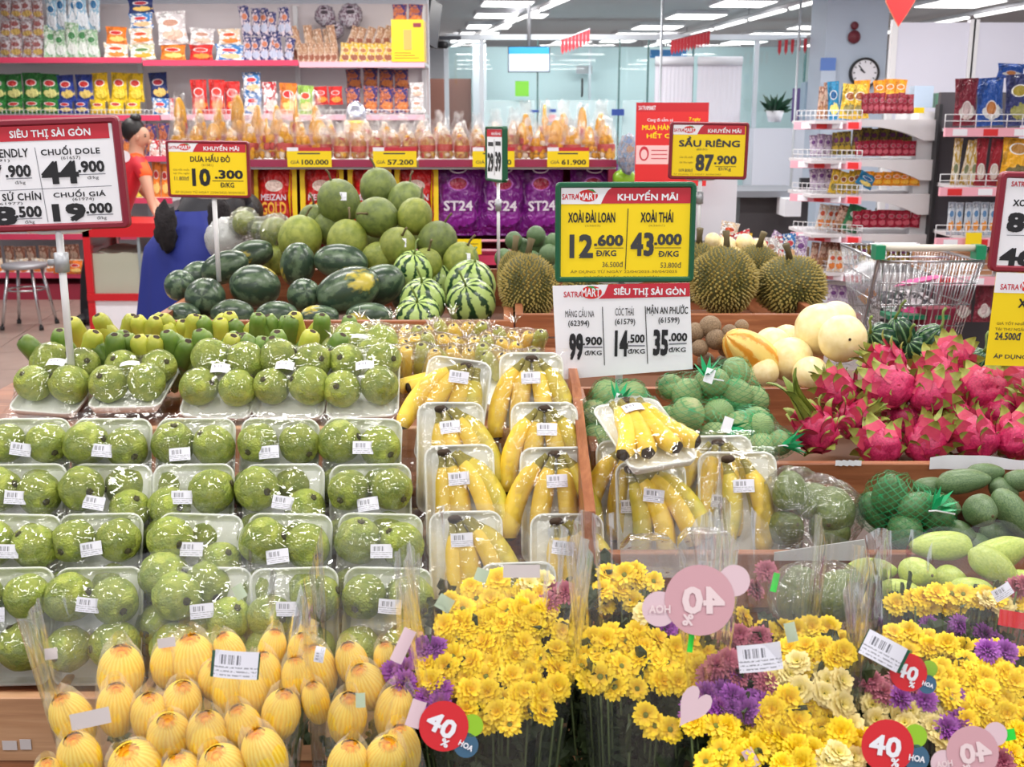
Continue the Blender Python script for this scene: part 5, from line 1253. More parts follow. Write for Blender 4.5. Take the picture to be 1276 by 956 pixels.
# red flyer behind
g = Sign('poster', 838, 170, 5.2, 'red promotion poster standing behind the durian sign', cat='poster')
g.rect(792, 129, 882, 231, M_redh, name='panel', th=.004); g.rect(792, 129, 882, 140, flat('poster_dark', srgb(190, 30, 40), .5), .0012, 'header'); g.text('SATRA', 795, 133, 806, 138, M_paper, .01); g.text('MART', 806, 133, 816, 138, M_paper, .02)
g.text('Càng đi sắm sá', 806, 147, 838, 153, M_paper, .01); g.text('7 ngày', 858, 147, 872, 152, M_yel, .02); g.text('MUA HÀNG', 800, 155, 842, 162, M_yel, .03); g.text('HẾT CỠ', 806, 164, 842, 172, M_yel, .03)
g.rect(793, 181, 881, 204, flat('poster_pink', srgb(236, 190, 190), .5), .0012, 'coupon'); g.ell(803, 191, 6, 9, M_red, .0018, 'coupon_ring'); g.ell(803, 192, 4, 6, flat('poster_pink', srgb(236, 190, 190), .5), .002, 'coupon_ring'); 
for i in range(3): g.line(812, 187 + 5 * i, 832, 187 + 5 * i, 1, M_red)
g.pole(838, 231, 0, 600, .01)
g.done()

# narrow sign seen almost edge on
g = Sign('price_sign', 617, 192, 4.2, 'narrow white price sign turned away, above the rice sacks', yaw=-68)
def wx(x): return 617 + (x - 617) * 2.55
g.ringf(wx(605), 158, wx(629), 226, 3.5, M_greenf, 4); g.rect(wx(606), 161, wx(627.5), 223, M_paper); g.rect(wx(606), 162, wx(627), 171, M_red, .0016, 'header')
g.text('KHUYẾN MÃI', wx(613), 164, wx(625), 169, M_paper, .03)
g.line(wx(608), 180, wx(615), 180, 5, M_inkg); g.line(wx(618), 179, wx(625), 179, 5, M_inkg); g.text('29', wx(607.5), 192, wx(615), 213, None, .05); g.text('39', wx(618), 190, wx(625), 212, None, .05)
g.line(wx(616.5), 174, wx(616.5), 218, 1); g.pole(wx(617), 226, 0, 345, .006, clampy=255); g.done()

# right edge signs
g = Sign('price_sign', 1300, 278, 2.5, 'white price sign with maroon frame cut off by the right edge', roll=-1.5)
g.ringf(1240, 216, 1400, 340, 8, M_maroon); g.rect(1247, 223, 1392, 333, M_paper); g.text('SATRA', 1254, 228, 1275, 234, M_red, .02); g.ell(1288, 230, 12, 7, M_redh); g.text('MART', 1278, 226, 1300, 234, M_paper, .02); g.rect(1305, 223, 1392, 238, M_red, .0016, 'header')
g.text('XOÀI', 1259, 248, 1284, 258, None, .03); g.text('84', 1256, 267, 1296, 289, None, .06); g.text('.500', 1300, 267, 1334, 280, None, .04); g.line(1256, 294, 1390, 293, .7, M_grey); g.text('46', 1252, 311, 1292, 331, None, .06); g.text('.000', 1298, 311, 1330, 322, None, .04)
g.pole(1310, 340, 0, 590, .009, .02); g.done()
g = Sign('price_sign', 1300, 400, 2.48, 'yellow price sign hanging under the maroon framed one at the right edge', roll=-1.5)
g.rect(1234, 341, 1390, 458, M_yel, name='panel', th=.0015); g.rect(1234, 341, 1390, 366, M_paper, .0015, 'logo_band')
g.text('SATRA', 1241, 355, 1264, 362, M_red, .02); g.ell(1279, 357, 14, 8, M_redh); g.text('MART', 1267, 353, 1290, 362, M_paper, .02)
g.text('XOÀI CÁT', 1266, 370, 1330, 384, None, .03); g.text('GIÁ TỐT NHẤT', 1242, 401, 1280, 406, M_foot, .02); g.text('TẠI THU NGÂN', 1241, 409, 1280, 414, M_foot, .02); g.text('24.500đ', 1242, 415.5, 1274, 425, M_inkg, .03)
g.text('ÁP DỤNG TỪ NGÀY', 1243, 442, 1330, 450, M_inkg, .02); g.done()

# yellow tags on the gift shelf
for i, (x0, x1, tx) in enumerate(((358, 413, '100.000'), (465, 519, '57.200'), (589, 641, '59.000'), (682, 734, '61.900'))):
    g = Sign('price_tag', (x0 + x1) / 2, 197, YI - .04, 'yellow price tag with red top on the gift shelf, %s from left, reading %s' % (ordn(i), tx), cat='price tag')
    g.rect(x0, 188, x1, 208, M_yel, name='panel', th=.003); g.rect(x0 + 14, 184, x1, 188.5, M_red, .0012, 'header'); g.rect(x0, 184, x0 + 14, 188.5, M_paper, .0012, 'logo_patch')
    g.line(x0 + 13, 191.5, x1 - 14, 191.5, 1.6, M_inkg); g.text(tx, x0 + 18, 199, x1 - 4, 205, None, .03); g.text('GIÁ', x0 + 4, 199, x0 + 15, 204, M_inkg, 0); g.done()
g = Sign('price_tag', 584, 307, 5.85, 'yellow price tag under the purple rice sacks', cat='price tag')
g.rect(570, 298, 600, 317, M_yel, name='panel', th=.003); g.line(574, 304, 596, 304, 1, M_foot); g.line(574, 308, 594, 308, 1, M_foot); g.done()
# logo lettering on the clear crisp packets of the back shelf and the red pin
part('printed_bar', MB().box(-7 * kp, 7 * kp, -.008, -.006, 33 * kp, 36 * kp).mesh('printed_bar', flat('pin_print', srgb(230, 170, 170), .5)), pin)
for x0_, x1_ in ((325, 352), (408, 430), (495, 523)): pass
# ---------------------------------------------------------------- fruit materials
def melon_mat(name, dark, light, n, thr=.5, soft=.08, jag=1.6, patch=None, rough=.32, fleck=.0, patchdir=(-.6, -.6, -.5), pthr=.62):
    m, nt, b = newmat(name); t = tex(nt)
    sx = node(nt, 'ShaderNodeSeparateXYZ'); nt.links.new(t, sx.inputs[0])
    an = math_(nt, 'ARCTAN2', sx.outputs[1], sx.outputs[0])
    nz = noise_(nt, t, 3.2, 5, .4)
    an2 = math_(nt, 'MULTIPLY_ADD', math_(nt, 'SUBTRACT', nz, .5), jag * 1.2, an)
    w = math_(nt, 'MULTIPLY_ADD', math_(nt, 'SINE', math_(nt, 'MULTIPLY', an2, n)), .5, .5)
    n2 = noise_(nt, t, 14, 4, .8)
    w = math_(nt, 'ADD', w, math_(nt, 'MULTIPLY', math_(nt, 'SUBTRACT', n2, .5), .7))
    cc = ramp(nt, w, ((thr - soft, dark), (thr + soft, light)))
    if fleck:
        n3 = noise_(nt, t, 40, 3); cc = mixc(nt, math_(nt, 'MULTIPLY', n3, fleck), cc, [q * 1.8 for q in light])
    oi = node(nt, 'ShaderNodeObjectInfo').outputs['Random']
    if patch:
        d = Vector(patchdir).normalized(); dt = node(nt, 'ShaderNodeVectorMath', operation='DOT_PRODUCT'); nt.links.new(t, dt.inputs[0]); dt.inputs[1].default_value = d
        f = math_(nt, 'ADD', dt.outputs['Value'], math_(nt, 'MULTIPLY', math_(nt, 'SUBTRACT', nz, .5), .8))
        f = math_(nt, 'SMOOTH_MIN', math_(nt, 'MULTIPLY', math_(nt, 'SUBTRACT', f, pthr), 6), 1.0, .1, clamp=True)
        cc = mixc(nt, f, cc, patch)
    hs = node(nt, 'ShaderNodeHueSaturation'); nt.links.new(cc, hs.inputs['Color']); nt.links.new(math_(nt, 'MULTIPLY_ADD', oi, .35, .82), hs.inputs['Value'])
    nt.links.new(hs.outputs[0], b.inputs['Base Color']); S(b, 'Roughness', rough)
    return m
M_wmd = melon_mat('dark_watermelon_skin', srgb(38, 58, 46), srgb(92, 112, 86), 5, .66, .34, 1.4, srgb(196, 180, 74), .28, .15, pthr=.82)
M_wms = melon_mat('striped_watermelon_skin', srgb(26, 62, 34), srgb(168, 192, 112), 9, .36, .10, .75, None, .3)
def fruit_mat(name, c1, c2, scale=6, rough=.35, bump=.12, bs=30, speck=None, coat=.0, hv=.25, detail=4):
    m, nt, b = newmat(name); t = tex(nt)
    n = noise_(nt, t, scale, detail, .3); cc = ramp(nt, n, ((.35, c1), (.66, c2)))
    if speck is not None:
        v = noise_(nt, t, scale * 14, 2); cc = mixc(nt, math_(nt, 'MULTIPLY', math_(nt, 'GREATER_THAN', v, .66), .6), cc, speck)
    hs = node(nt, 'ShaderNodeHueSaturation'); nt.links.new(cc, hs.inputs['Color']); nt.links.new(math_(nt, 'MULTIPLY_ADD', randv(nt), hv, 1 - hv / 2), hs.inputs['Value'])
    nt.links.new(hs.outputs[0], b.inputs['Base Color']); S(b, 'Roughness', rough); S(b, 'Coat Weight', coat)
    if bump: bump_(nt, b, noise_(nt, t, bs, 3), bump, .02)
    return m
M_pom = fruit_mat('pomelo_skin', srgb(84, 100, 46), srgb(118, 132, 60), 3, .4, .3, 55, srgb(150, 160, 84))
M_pomy = fruit_mat('pomelo_skin_yellow', srgb(112, 126, 44), srgb(148, 156, 66), 3, .4, .3, 55, srgb(176, 180, 100))
M_stem = flat('dry_stem', srgb(96, 84, 56), .8, var=.3)
M_gst = flat('green_stem', srgb(110, 130, 60), .6, var=.3)
M_guava = fruit_mat('guava_skin', srgb(136, 156, 58), srgb(174, 184, 78), 2.2, .4, .5, 9, None, .1, .3)
M_guavad = flat('guava_calyx', srgb(74, 70, 42), .8)
M_cream = fruit_mat('cream_melon_skin', srgb(238, 218, 156), srgb(248, 232, 184), 3, .4, .05, 40)
M_sapo = fruit_mat('brown_fruit_skin', srgb(120, 98, 76), srgb(158, 134, 106), 8, .7, .3, 80)
M_kgreen = fruit_mat('squash_skin', srgb(34, 74, 50), srgb(64, 108, 70), 4, .3, .1, 30)
M_amb = fruit_mat('ambarella_skin', srgb(140, 150, 96), srgb(180, 186, 138), 40, .5, .3, 150, srgb(120, 110, 70))
M_mangod = fruit_mat('dark_mango_skin', srgb(74, 102, 66), srgb(108, 132, 88), 12, .38, .1, 60, srgb(150, 168, 130))
M_mangol = fruit_mat('light_mango_skin', srgb(158, 180, 72), srgb(190, 204, 98), 10, .34, .08, 60, srgb(206, 212, 130))
M_avo = fruit_mat('avocado_skin', srgb(50, 76, 46), srgb(84, 108, 66), 20, .4, .4, 110)
M_dgreen = fruit_mat('lime_fruit_skin', srgb(70, 100, 64), srgb(104, 130, 86), 16, .4, .25, 90)
M_papaya = melon_mat('striped_yellow_melon', srgb(206, 140, 40), srgb(222, 196, 110), 7, .45, .2, .6, None, .4)
M_baG = fruit_mat('green_banana_skin', srgb(92, 124, 46), srgb(136, 158, 72), 14, .38, .06, 60)
M_baGy = fruit_mat('turning_banana_skin', srgb(170, 178, 62), srgb(204, 196, 76), 14, .38, .06, 60)
M_baY = fruit_mat('yellow_banana_skin', srgb(238, 200, 56), srgb(250, 220, 88), 16, .36, .05, 60)
M_baYg = fruit_mat('yellow_green_banana_skin', srgb(186, 186, 66), srgb(230, 206, 78), 12, .36, .05, 60)
M_tip = flat('banana_tip', srgb(60, 44, 30), .8, var=.3)
M_bst = flat('banana_stalk', srgb(150, 140, 60), .6, var=.2)

def melonmesh(name, mat, rx, rz, seed, stem=True, lump=.03, nu=28, nv=18, flatb=0):
    m = MB(); m.ball((0, 0, 0), rx, rx, rz, nu, nv, 0, lambda d: 1 + lump * noise.noise(d * 1.7 + Vector((seed, 0, 0))) - .03 * max(0, abs(d.z) - .93) / .07)
    return m.mesh(name, mat)
def stemmesh(name, L=.05, r=.004, seed=1, mat=None):
    rr = random.Random(seed); p = Vector((0, 0, 0)); d = Vector((rr.uniform(-.3, .3), rr.uniform(-.3, .3), 1)); pts = [p.copy()]
    for i in range(5): d = (d + Vector((rr.uniform(-.5, .5), rr.uniform(-.5, .5), 0))).normalized(); p = p + d * L / 5; pts.append(p.copy())
    return MB().tube(pts, [r * 1.5, r, r, r, r, r * 1.2], 7).mesh(name, mat or M_stem)
# unit melon meshes (radius 1): materials read object space so the pattern follows the fruit
WD = [melonmesh('rind', M_wmd, 1, 1.0, s) for s in (1, 2)]; WS = [melonmesh('rind', M_wms, 1, 1, s, lump=.02) for s in (4, 5)]
STM = [stemmesh('stem', .05, .004, s) for s in (1, 2, 3)]; STG = [stemmesh('stem', .06, .0035, s, M_gst) for s in (5, 6)]
M_stick = flat('sticker_white', srgb(232, 232, 240), .4)
STKM = MB().grid(5, 3, lambda u, v: ((u - .5) * .034, (v - .5) * .024, .0015 - .012 * (u - .5) ** 2)).mesh('price_sticker', M_label)
def melon(name, cat, lab, px, py, Y, wpx, hpx, meshes, axis, rx_over=None, stem=None, grp=None, seed=0):
    """axis: direction of the long axis (towards the stem end)"""
    p = at(px, py, Y); k = mpp(Y, p.z)
    q = Vector(axis).normalized().to_track_quat('Z', 'Y')
    t = thing(name, lab, cat, p, q.to_euler(), grp)
    r, l = wpx * k / 2, hpx * k / 2
    part('rind', meshes[seed % len(meshes)], t, (0, 0, 0), (0, 0, seed * 1.3), (r, r, l))
    if stem: part('stem', stem[seed % len(stem)], t, (0, 0, l * .97))
    return t
# dark watermelons: px,py,Y,short,long,axis
WL = [(224, 356, 3.9, 38, 44, (.3, -.6, .4)), (256, 371, 3.72, 50, 54, (.1, -1, .2)), (280, 333, 4.05, 40, 62, (1, .1, .35)), (318, 357, 3.8, 54, 66, (-.8, -.7, .2)), (371, 330, 4.0, 44, 58, (.2, -.3, 1)),
      (379, 368, 3.72, 42, 50, (.3, -1, .4)), (425, 326, 3.98, 44, 70, (-1, .1, .1)), (434, 362, 3.7, 56, 84, (-1, -.35, -.35)), (472, 356, 3.82, 50, 70, (1, -.2, .5)), (312, 318, 4.2, 36, 60, (1, .2, .3)),
      (228, 394, 3.62, 34, 44, (1, 0, 0)), (290, 392, 3.6, 38, 56, (1, 0, 0)), (345, 393, 3.6, 36, 54, (1, .1, 0)), (398, 395, 3.58, 30, 50, (1, .1, 0)), (460, 394, 3.58, 34, 60, (1, 0, 0)), (250, 345, 4.2, 40, 48, (1, .4, 0)), (515, 372, 3.95, 40, 56, (1, .1, 0))]
WLAB = ['at the far left of the pile', 'at the left front, nearly round', 'lying behind the two left ones', 'with a bright yellow end, third from left', 'standing upright with a pale yellow base', 'small round one in front of the upright one',
        'long one lying in the upper middle', 'largest one pointing to the left in the front', 'slanting up behind the largest one', 'in the back row under the plastic wrapped pomelo', 'half hidden at the left inside corner of the crate', 'low in the crate behind the front board, second from left',
        'low in the crate behind the front board, third from left', 'low in the crate behind the front board, fourth from left', 'low in the crate under the slanting one', 'hidden at the back left', 'hidden behind the striped melons']
for i, (px, py, Y, a, b_, ax) in enumerate(WL):
    melon('watermelon', 'watermelon', 'dark green watermelon ' + WLAB[i], px, py, Y, a, b_, WD, ax, stem=None, grp='dark watermelons', seed=i)
SL = [(515, 337, 3.95, 50, 50, (.1, -.5, 1)), (527, 376, 3.68, 58, 62, (.0, -.5, .9)), (586, 357, 3.85, 64, 68, (.2, -.3, 1)), (587, 377, 3.66, 62, 62, (-.2, -.6, .8)), (548, 352, 4.0, 40, 46, (0, 0, 1)), (521, 392, 3.6, 56, 46, (0, -.6, .8))]
SLB = ['upper left of the group', 'front left of the group', 'with a curly stem, upper right', 'front right of the group', 'half hidden between the others', 'lowest at the front board']
for i, (px, py, Y, a, b_, ax) in enumerate(SL):
    melon('striped_watermelon', 'watermelon', 'light green watermelon with dark stripes, ' + SLB[i], px, py, Y, a, b_, WS, ax, stem=STG, grp='striped watermelons', seed=i)
# pomelos
def pomprof():
    return [(0, -1), (.28, -.985), (.55, -.88), (.8, -.66), (.95, -.36), (1, -.05), (.97, .25), (.86, .55), (.66, .8), (.42, .95), (.2, 1.02), (.06, 1.0), (0, .97)]
def pom(mat, seed): 
    return MB().lathe(pomprof(), 28, fn=lambda t, i: 1 + .025 * math.sin(t * 2 + seed) + .012 * math.sin(t * 5 + seed * 2)).mesh('peel', mat)
PM = [pom(M_pom, 1), pom(M_pomy, 2), pom(M_pom, 3)]
PL = [(422, 252, 4.35, 54, 0, (-.3, -.1, 1), 1), (472, 235, 4.5, 48, 2, (-.2, .2, 1), 0), (470, 271, 4.2, 52, 0, (-.3, -.8, .2), 0), (506, 251, 4.4, 46, 2, (.2, .2, 1), 0), (517, 270, 4.2, 44, 1, (.3, .2, 1), 0), (545, 302, 4.1, 50, 0, (.4, .1, 1), 0), (495, 308, 4.05, 48, 1, (.3, -.6, .6), 1),
      (433, 301, 4.15, 52, 1, (.1, .1, 1), 0), (374, 297, 4.25, 54, 1, (.3, .1, 1), 0), (410, 285, 4.35, 40, 0, (0, 0, 1), 0), (391, 275, 4.4, 38, 2, (0, 0, 1), 0), (471, 322, 4.05, 40, 1, (.8, -.3, .4), 0), (531, 330, 3.98, 40, 1, (.2, -.4, .9), 0), (574, 326, 4.02, 46, 1, (.4, -.3, .9), 1), (345, 325, 4.3, 36, 1, (0, 0, 1), 0), (500, 290, 4.45, 46, 0, (0, 0, 1), 0), (460, 300, 4.4, 46, 0, (0, 0, 1), 0), (540, 335, 4.25, 44, 0, (0, 0, 1), 0)]
PLB = ['biggest with a white sticker at the left of the heap', 'at the very top of the heap', 'in the centre of the heap pointing down left', 'behind the upper right one', 'in the upper right of the heap', 'at the right shoulder of the heap', 'yellowish with white stickers in the middle front', 'yellowish below the biggest one', 'pale green at the left end of the heap', 'peeping out below the biggest one', 'small dark one behind the left end',
       'low down over the long watermelon', 'low between the striped watermelons and the sticker one', 'with a white sticker at the lower right end', 'pale under the wrapped one', 'hidden in the core of the heap', 'deep inside the heap', 'deep inside at the right']
for i, (px, py, Y, w, mi, ax, stk) in enumerate(PL):
    t = melon('pomelo', 'pomelo', 'green pomelo ' + PLB[i], px, py, Y, w, w * 1.04, PM[mi:mi + 1], ax, stem=STM, grp='pomelos in a heap', seed=i)
    if stk:
        k = mpp(Y, 1.3); d = Vector((.22, -.85, .3)).normalized(); M_ = t.rotation_euler.to_matrix(); ld = M_.inverted() @ d
        part('price_sticker', STKM, t, ld * (w * k / 2 * 1.0), (M_.inverted() @ (Matrix.Rotation(R(75), 3, 'X'))).to_euler(), 1.3)

# ---------------------------------------------------------------- star-shaped wrapping (bags, nets)
def wrapmesh(name, mat, balls, nu=36, nv=24, it=30, crumple=.0, seed=0, gap=.004, top=None):
    """film pulled over a heap of balls [(x,y,z,r)] about the origin"""
    Rr = np.zeros((nv, nu)); dirs = np.zeros((nv, nu, 3))
    for j in range(nv):
        b = -math.pi / 2 + math.pi * (j + .0) / (nv - 1)
        for i in range(nu):
            a = 2 * math.pi * i / nu; dirs[j, i] = (math.cos(a) * math.cos(b), math.sin(a) * math.cos(b), math.sin(b))
    for (x, y, z, r) in balls:
        cd = dirs @ np.array((x, y, z)); disc = r * r - (x * x + y * y + z * z) + cd * cd
        ex = np.where(disc > 0, cd + np.sqrt(np.maximum(disc, 0)), 0); Rr = np.maximum(Rr, ex)
    base = Rr.copy()
    for _ in range(it):
        av = (np.roll(Rr, 1, 1) + np.roll(Rr, -1, 1) + np.vstack([Rr[1:2], Rr[:-1]]) + np.vstack([Rr[1:], Rr[-2:-1]])) / 4
        Rr = np.maximum(base, av)
    Rr[0, :] = Rr[0].mean(); Rr[-1, :] = Rr[-1].mean()
    m = MB(); 
    def g(u, v):
        j = int(round(v * (nv - 1))); i = int(round(u * nu)) % nu
        d = dirs[j, i]; q = Rr[j, i] + gap + crumple * (noise.noise(Vector(d * 5) + Vector((seed, 0, 0))) + .5 * noise.noise(Vector(d * 12) + Vector((0, seed, 0))) + .6)
        return tuple(d * q)
    m.grid(nu, nv, g, 0, True, True)
    return m
def tuft(m, p, h=.05, w=.03, n=10, seed=0, lean=(0, 0, 1)):
    """gathered frill above a tie"""
    rr = random.Random(seed); p = Vector(p); d = Vector(lean).normalized(); a0 = d.orthogonal().normalized(); b0 = d.cross(a0)
    for i in range(n):
        t = 2 * math.pi * i / n; t2 = t + 2 * math.pi / n * .95
        o1 = a0 * math.cos(t) + b0 * math.sin(t); o2 = a0 * math.cos(t2) + b0 * math.sin(t2); hh = h * rr.uniform(.7, 1.2)
        m.add([p + o1 * .005, p + o2 * .005, p + o2 * w * .6 + d * hh * .5, p + o1 * w * rr.uniform(.4, .7) + d * hh * .5, p + (o1 + o2) * w * rr.uniform(.5, .8) + d * hh], [(0, 1, 2, 3), (3, 2, 4)], 0, True)
    return m
# plastic wrapped pomelos at the left back
for i, (px, py, w) in enumerate(((283, 298, 50), (305, 278, 32), (326, 288, 28), (343, 290, 40))):
    Y = 4.5 - .05 * i; p = at(px, py, Y); k = mpp(Y, p.z); r = w * k / 2
    t = thing('wrapped_pomelo', ('pomelo in white net foam wrap at the left back of the crate', 'pomelo in thin film behind the white wrapped one', 'small film wrapped pomelo, third from the left at the back', 'pomelo in clear film beside the flour sacks')[i], 'pomelo', p)
    part('peel', PM[i % 2], t, scale=(r * .93, r * .93, r * .95))
    part('film_wrap', wrapmesh('film_wrap', M_bag, [(0, 0, 0, r)], 28, 20, 2, .012 if i else .006, i).mesh('film_wrap', M_bag if i else film('foam_net_wrap', milk=.45, gl=.4, bscale=40, bstr=1)), t)

# ---------------------------------------------------------------- durians
def durian(seed, n=900):
    m = MB(); rr = random.Random(seed)
    sh = lambda d: 1 + .07 * math.cos(5 * math.atan2(d.y, d.x) + seed) * (1 - abs(d.z)) + .05 * noise.noise(d * 2 + Vector((seed, 0, 0)))
    m.ball((0, 0, 0), .93, .93, .98, 30, 20, 0, sh)
    ga = math.pi * (3 - math.sqrt(5))
    for i in range(n):
        z = 1 - 2 * (i + .5) / n; r = math.sqrt(1 - z * z); a = i * ga + rr.uniform(-.05, .05)
        d = Vector((r * math.cos(a), r * math.sin(a), z)); q = sh(d); t1 = d.orthogonal().normalized(); t2 = d.cross(t1)
        s = .052; base = [(d * .92 * q + (t1 * math.cos(c) + t2 * math.sin(c)) * s) for c in (0, 1.2566, 2.513, 3.77, 5.027)]
        tip = d * q * rr.uniform(1.02, 1.07) + Vector((rr.uniform(-.02, .02), rr.uniform(-.02, .02), rr.uniform(-.02, .02)))
        m.add(base + [tip], [(j, (j + 1) % 5, 5) for j in range(5)], 1)
    return m
def dur_mat():
    m, nt, b = newmat('durian_spikes'); t = tex(nt)
    ln = node(nt, 'ShaderNodeVectorMath', operation='LENGTH'); nt.links.new(t, ln.inputs[0])
    cc = ramp(nt, math_(nt, 'ADD', ln.outputs['Value'], math_(nt, 'MULTIPLY', noise_(nt, t, 3, 3), .12)), ((.93, srgb(74, 74, 32)), (1.03, srgb(122, 114, 52)), (1.13, srgb(164, 146, 78))))
    nt.links.new(cc, b.inputs['Base Color']); S(b, 'Roughness', .55); return m
DM = [durian(s).mesh('husk', [flat('durian_base', srgb(74, 74, 34), .7), dur_mat()]) for s in (1, 2)]
dst = MB().tube([(0, 0, 0), (.005, 0, .03), (.012, 0, .055)], [.012, .01, .013], 9).mesh('stalk', M_stem)
for i, (px, py, Y, w, h, lab) in enumerate(((658, 358, 3.7, 74, 84, 'left of the central price sign'), (640, 345, 4.0, 40, 66, 'behind the leftmost durian'), (901, 350, 3.7, 84, 86, 'directly right of the central price sign'), (985, 356, 3.75, 90, 74, 'at the right end of the durian crate'), (868, 340, 4.0, 60, 76, 'half hidden behind the sign'), (942, 335, 4.0, 60, 60, 'in the back between the two right ones'), (740, 365, 3.8, 80, 80, 'hidden behind the white price sign'))):
    p = at(px, py, Y); k = mpp(Y, p.z)
    t = thing('durian', 'spiky olive brown durian ' + lab, 'durian', p, (R(-12 + 9 * (i % 3)), R(10 * (i % 2)), i * 1.1), 'durians in the crate')
    part('husk', DM[i % 2], t, scale=(w * k / 2, w * k / 2, h * k / 2)); part('stalk', dst, t, (0, 0, h * k / 2 * .95))
# dark green round fruit heap
PMG = [MB().ball((0, 0, 0), 1, 1, 1, 20, 14, fn=lambda d: 1 + .03 * noise.noise(d * 2)).mesh('peel', M_dgreen)]
for i, (px, py, w) in enumerate(sorted(((628, 322, 24), (650, 310, 26), (672, 305, 28), (684, 318, 26), (662, 326, 26), (640, 300, 22), (668, 294, 24), (690, 302, 22), (632, 340, 22), (690, 336, 24), (655, 340, 24)))):
    p = at(px, py, 4.45 + .03 * (i % 4)); k = mpp(4.45, p.z)
    melon('green_fruit', 'fruit', 'small dark green round fruit behind the left durian, %s from left' % ordn(i), px, py, 4.45 + .05 * (i % 4), w, w * 1.08, PMG, (.2 * (i % 3 - 1), -.3, 1), grp='dark green round fruits', seed=i)
# ---------------------------------------------------------------- bananas
def banana(name, mat, L=.19, r=.018, bend=1.0, seed=0, short=False, n=12, sec=10):
    """stem at the origin, fruit running down -Y and curving towards +X; tip dark"""
    rr = random.Random(seed); pts = []; rad = []; ang = -bend * .35
    p = Vector((0, 0, 0)); N = 14
    for i in range(N + 1):
        t = i / N; pts.append(p.copy())
        a = ang + bend * t; d = Vector((math.sin(a), -math.cos(a), 0)); p = p + d * L / N * (.4 if i == N - 1 else 1.045)
        if t < .1: q = .36
        elif t < .26: q = .36 + .6 * ((t - .1) / .16) ** .8
        elif t < .8: q = .96 + .06 * math.sin((t - .26) / .54 * math.pi)
        else: q = .96 - (.74 if L > .15 else .62) * ((t - .8) / .2) ** 2.2
        rad.append(r * q)
    m = MB(); vs = []; up = Vector((0, 0, 1))
    for i, c in enumerate(pts):
        d = (pts[min(i + 1, N)] - pts[max(i - 1, 0)]).normalized(); s = up.cross(d)
        for k in range(sec):
            t = 2 * math.pi * k / sec; q = rad[i] * (1 + .06 * math.cos(5 * t)); vs.append(c + (s * math.cos(t) + up * math.sin(t)) * q)
    fs = []; mi = []
    for i in range(N):
        for k in range(sec):
            fs.append((i * sec + k, i * sec + (k + 1) % sec, (i + 1) * sec + (k + 1) % sec, (i + 1) * sec + k)); mi.append(2 if i < 2 else (1 if i >= N - 1 and L > .15 else 0))
    o = len(m.v); m.v = [tuple(v) for v in vs]; m.f = fs; m.mi = mi; m.sm = [True] * len(fs)
    m.f.append(tuple(range(N * sec, (N + 1) * sec))); m.mi.append(1); m.sm.append(False)
    m.f.append(tuple(reversed(range(sec)))); m.mi.append(1); m.sm.append(False)
    return m.mesh(name, [mat, M_tip, M_bst]), pts, rad
BY = {(i, j): banana('banana', (M_baY, M_baYg)[j], .195, .0205, b, i) for i, b in enumerate((-.9, -.35, .4, .95)) for j in (0, 1)}
BG = [banana('banana', m, .125, .0185, b, i) for i, (m, b) in enumerate(((M_baG, -.5), (M_baG, .4), (M_baGy, .5), (M_baG, .1)))]
BGY = [banana('banana', M_baGy, .12, .018, b, 9) for b in (-.4, .4)]
M_cold = MB().ball((0, 0, 0), .016, .012, .014, 10, 8, fn=lambda d: 1 + .2 * noise.noise(d * 5)).mesh('crown', M_tip)

# ---------------------------------------------------------------- foam trays, cling film
def traymesh(w, l, h=.018, name='foam_tray'):
    m = MB(); n = 6
    def loop(ww, ll, r, z):
        out = []
        for cx, cy, a0 in ((ww / 2 - r, ll - r, 0), (-ww / 2 + r, ll - r, 90), (-ww / 2 + r, r, 180), (ww / 2 - r, r, 270)):
            for q in range(n): a = R(a0 + q * 90 / (n - 1)); out.append((cx + r * math.cos(a), cy + r * math.sin(a), z))
        return out
    def ins(i, r, z): return [(x, y + i, zz) for x, y, zz in loop(w - 2 * i, l - 2 * i, max(r - i, .006), z)]
    loops = [ins(.012, .02, -.001), ins(.004, .024, h * .55), ins(0, .026, h), ins(.0, .026, h + .003), ins(.004, .025, h + .003), ins(.0055, .024, h), ins(.014, .02, .004)]
    N = len(loops[0]); vs = [v for lp in loops for v in lp]; fs = [tuple(reversed(range(N)))]
    for j in range(len(loops) - 1): fs += [(j * N + i, j * N + (i + 1) % N, (j + 1) * N + (i + 1) % N, (j + 1) * N + i) for i in range(N)]
    fs.append(tuple(range(6 * N, 7 * N)))
    m.add(vs, fs, 0, False); 
    for i in range(len(m.sm)): m.sm[i] = len(m.f[i]) == 4
    return m.mesh(name, M_foam)
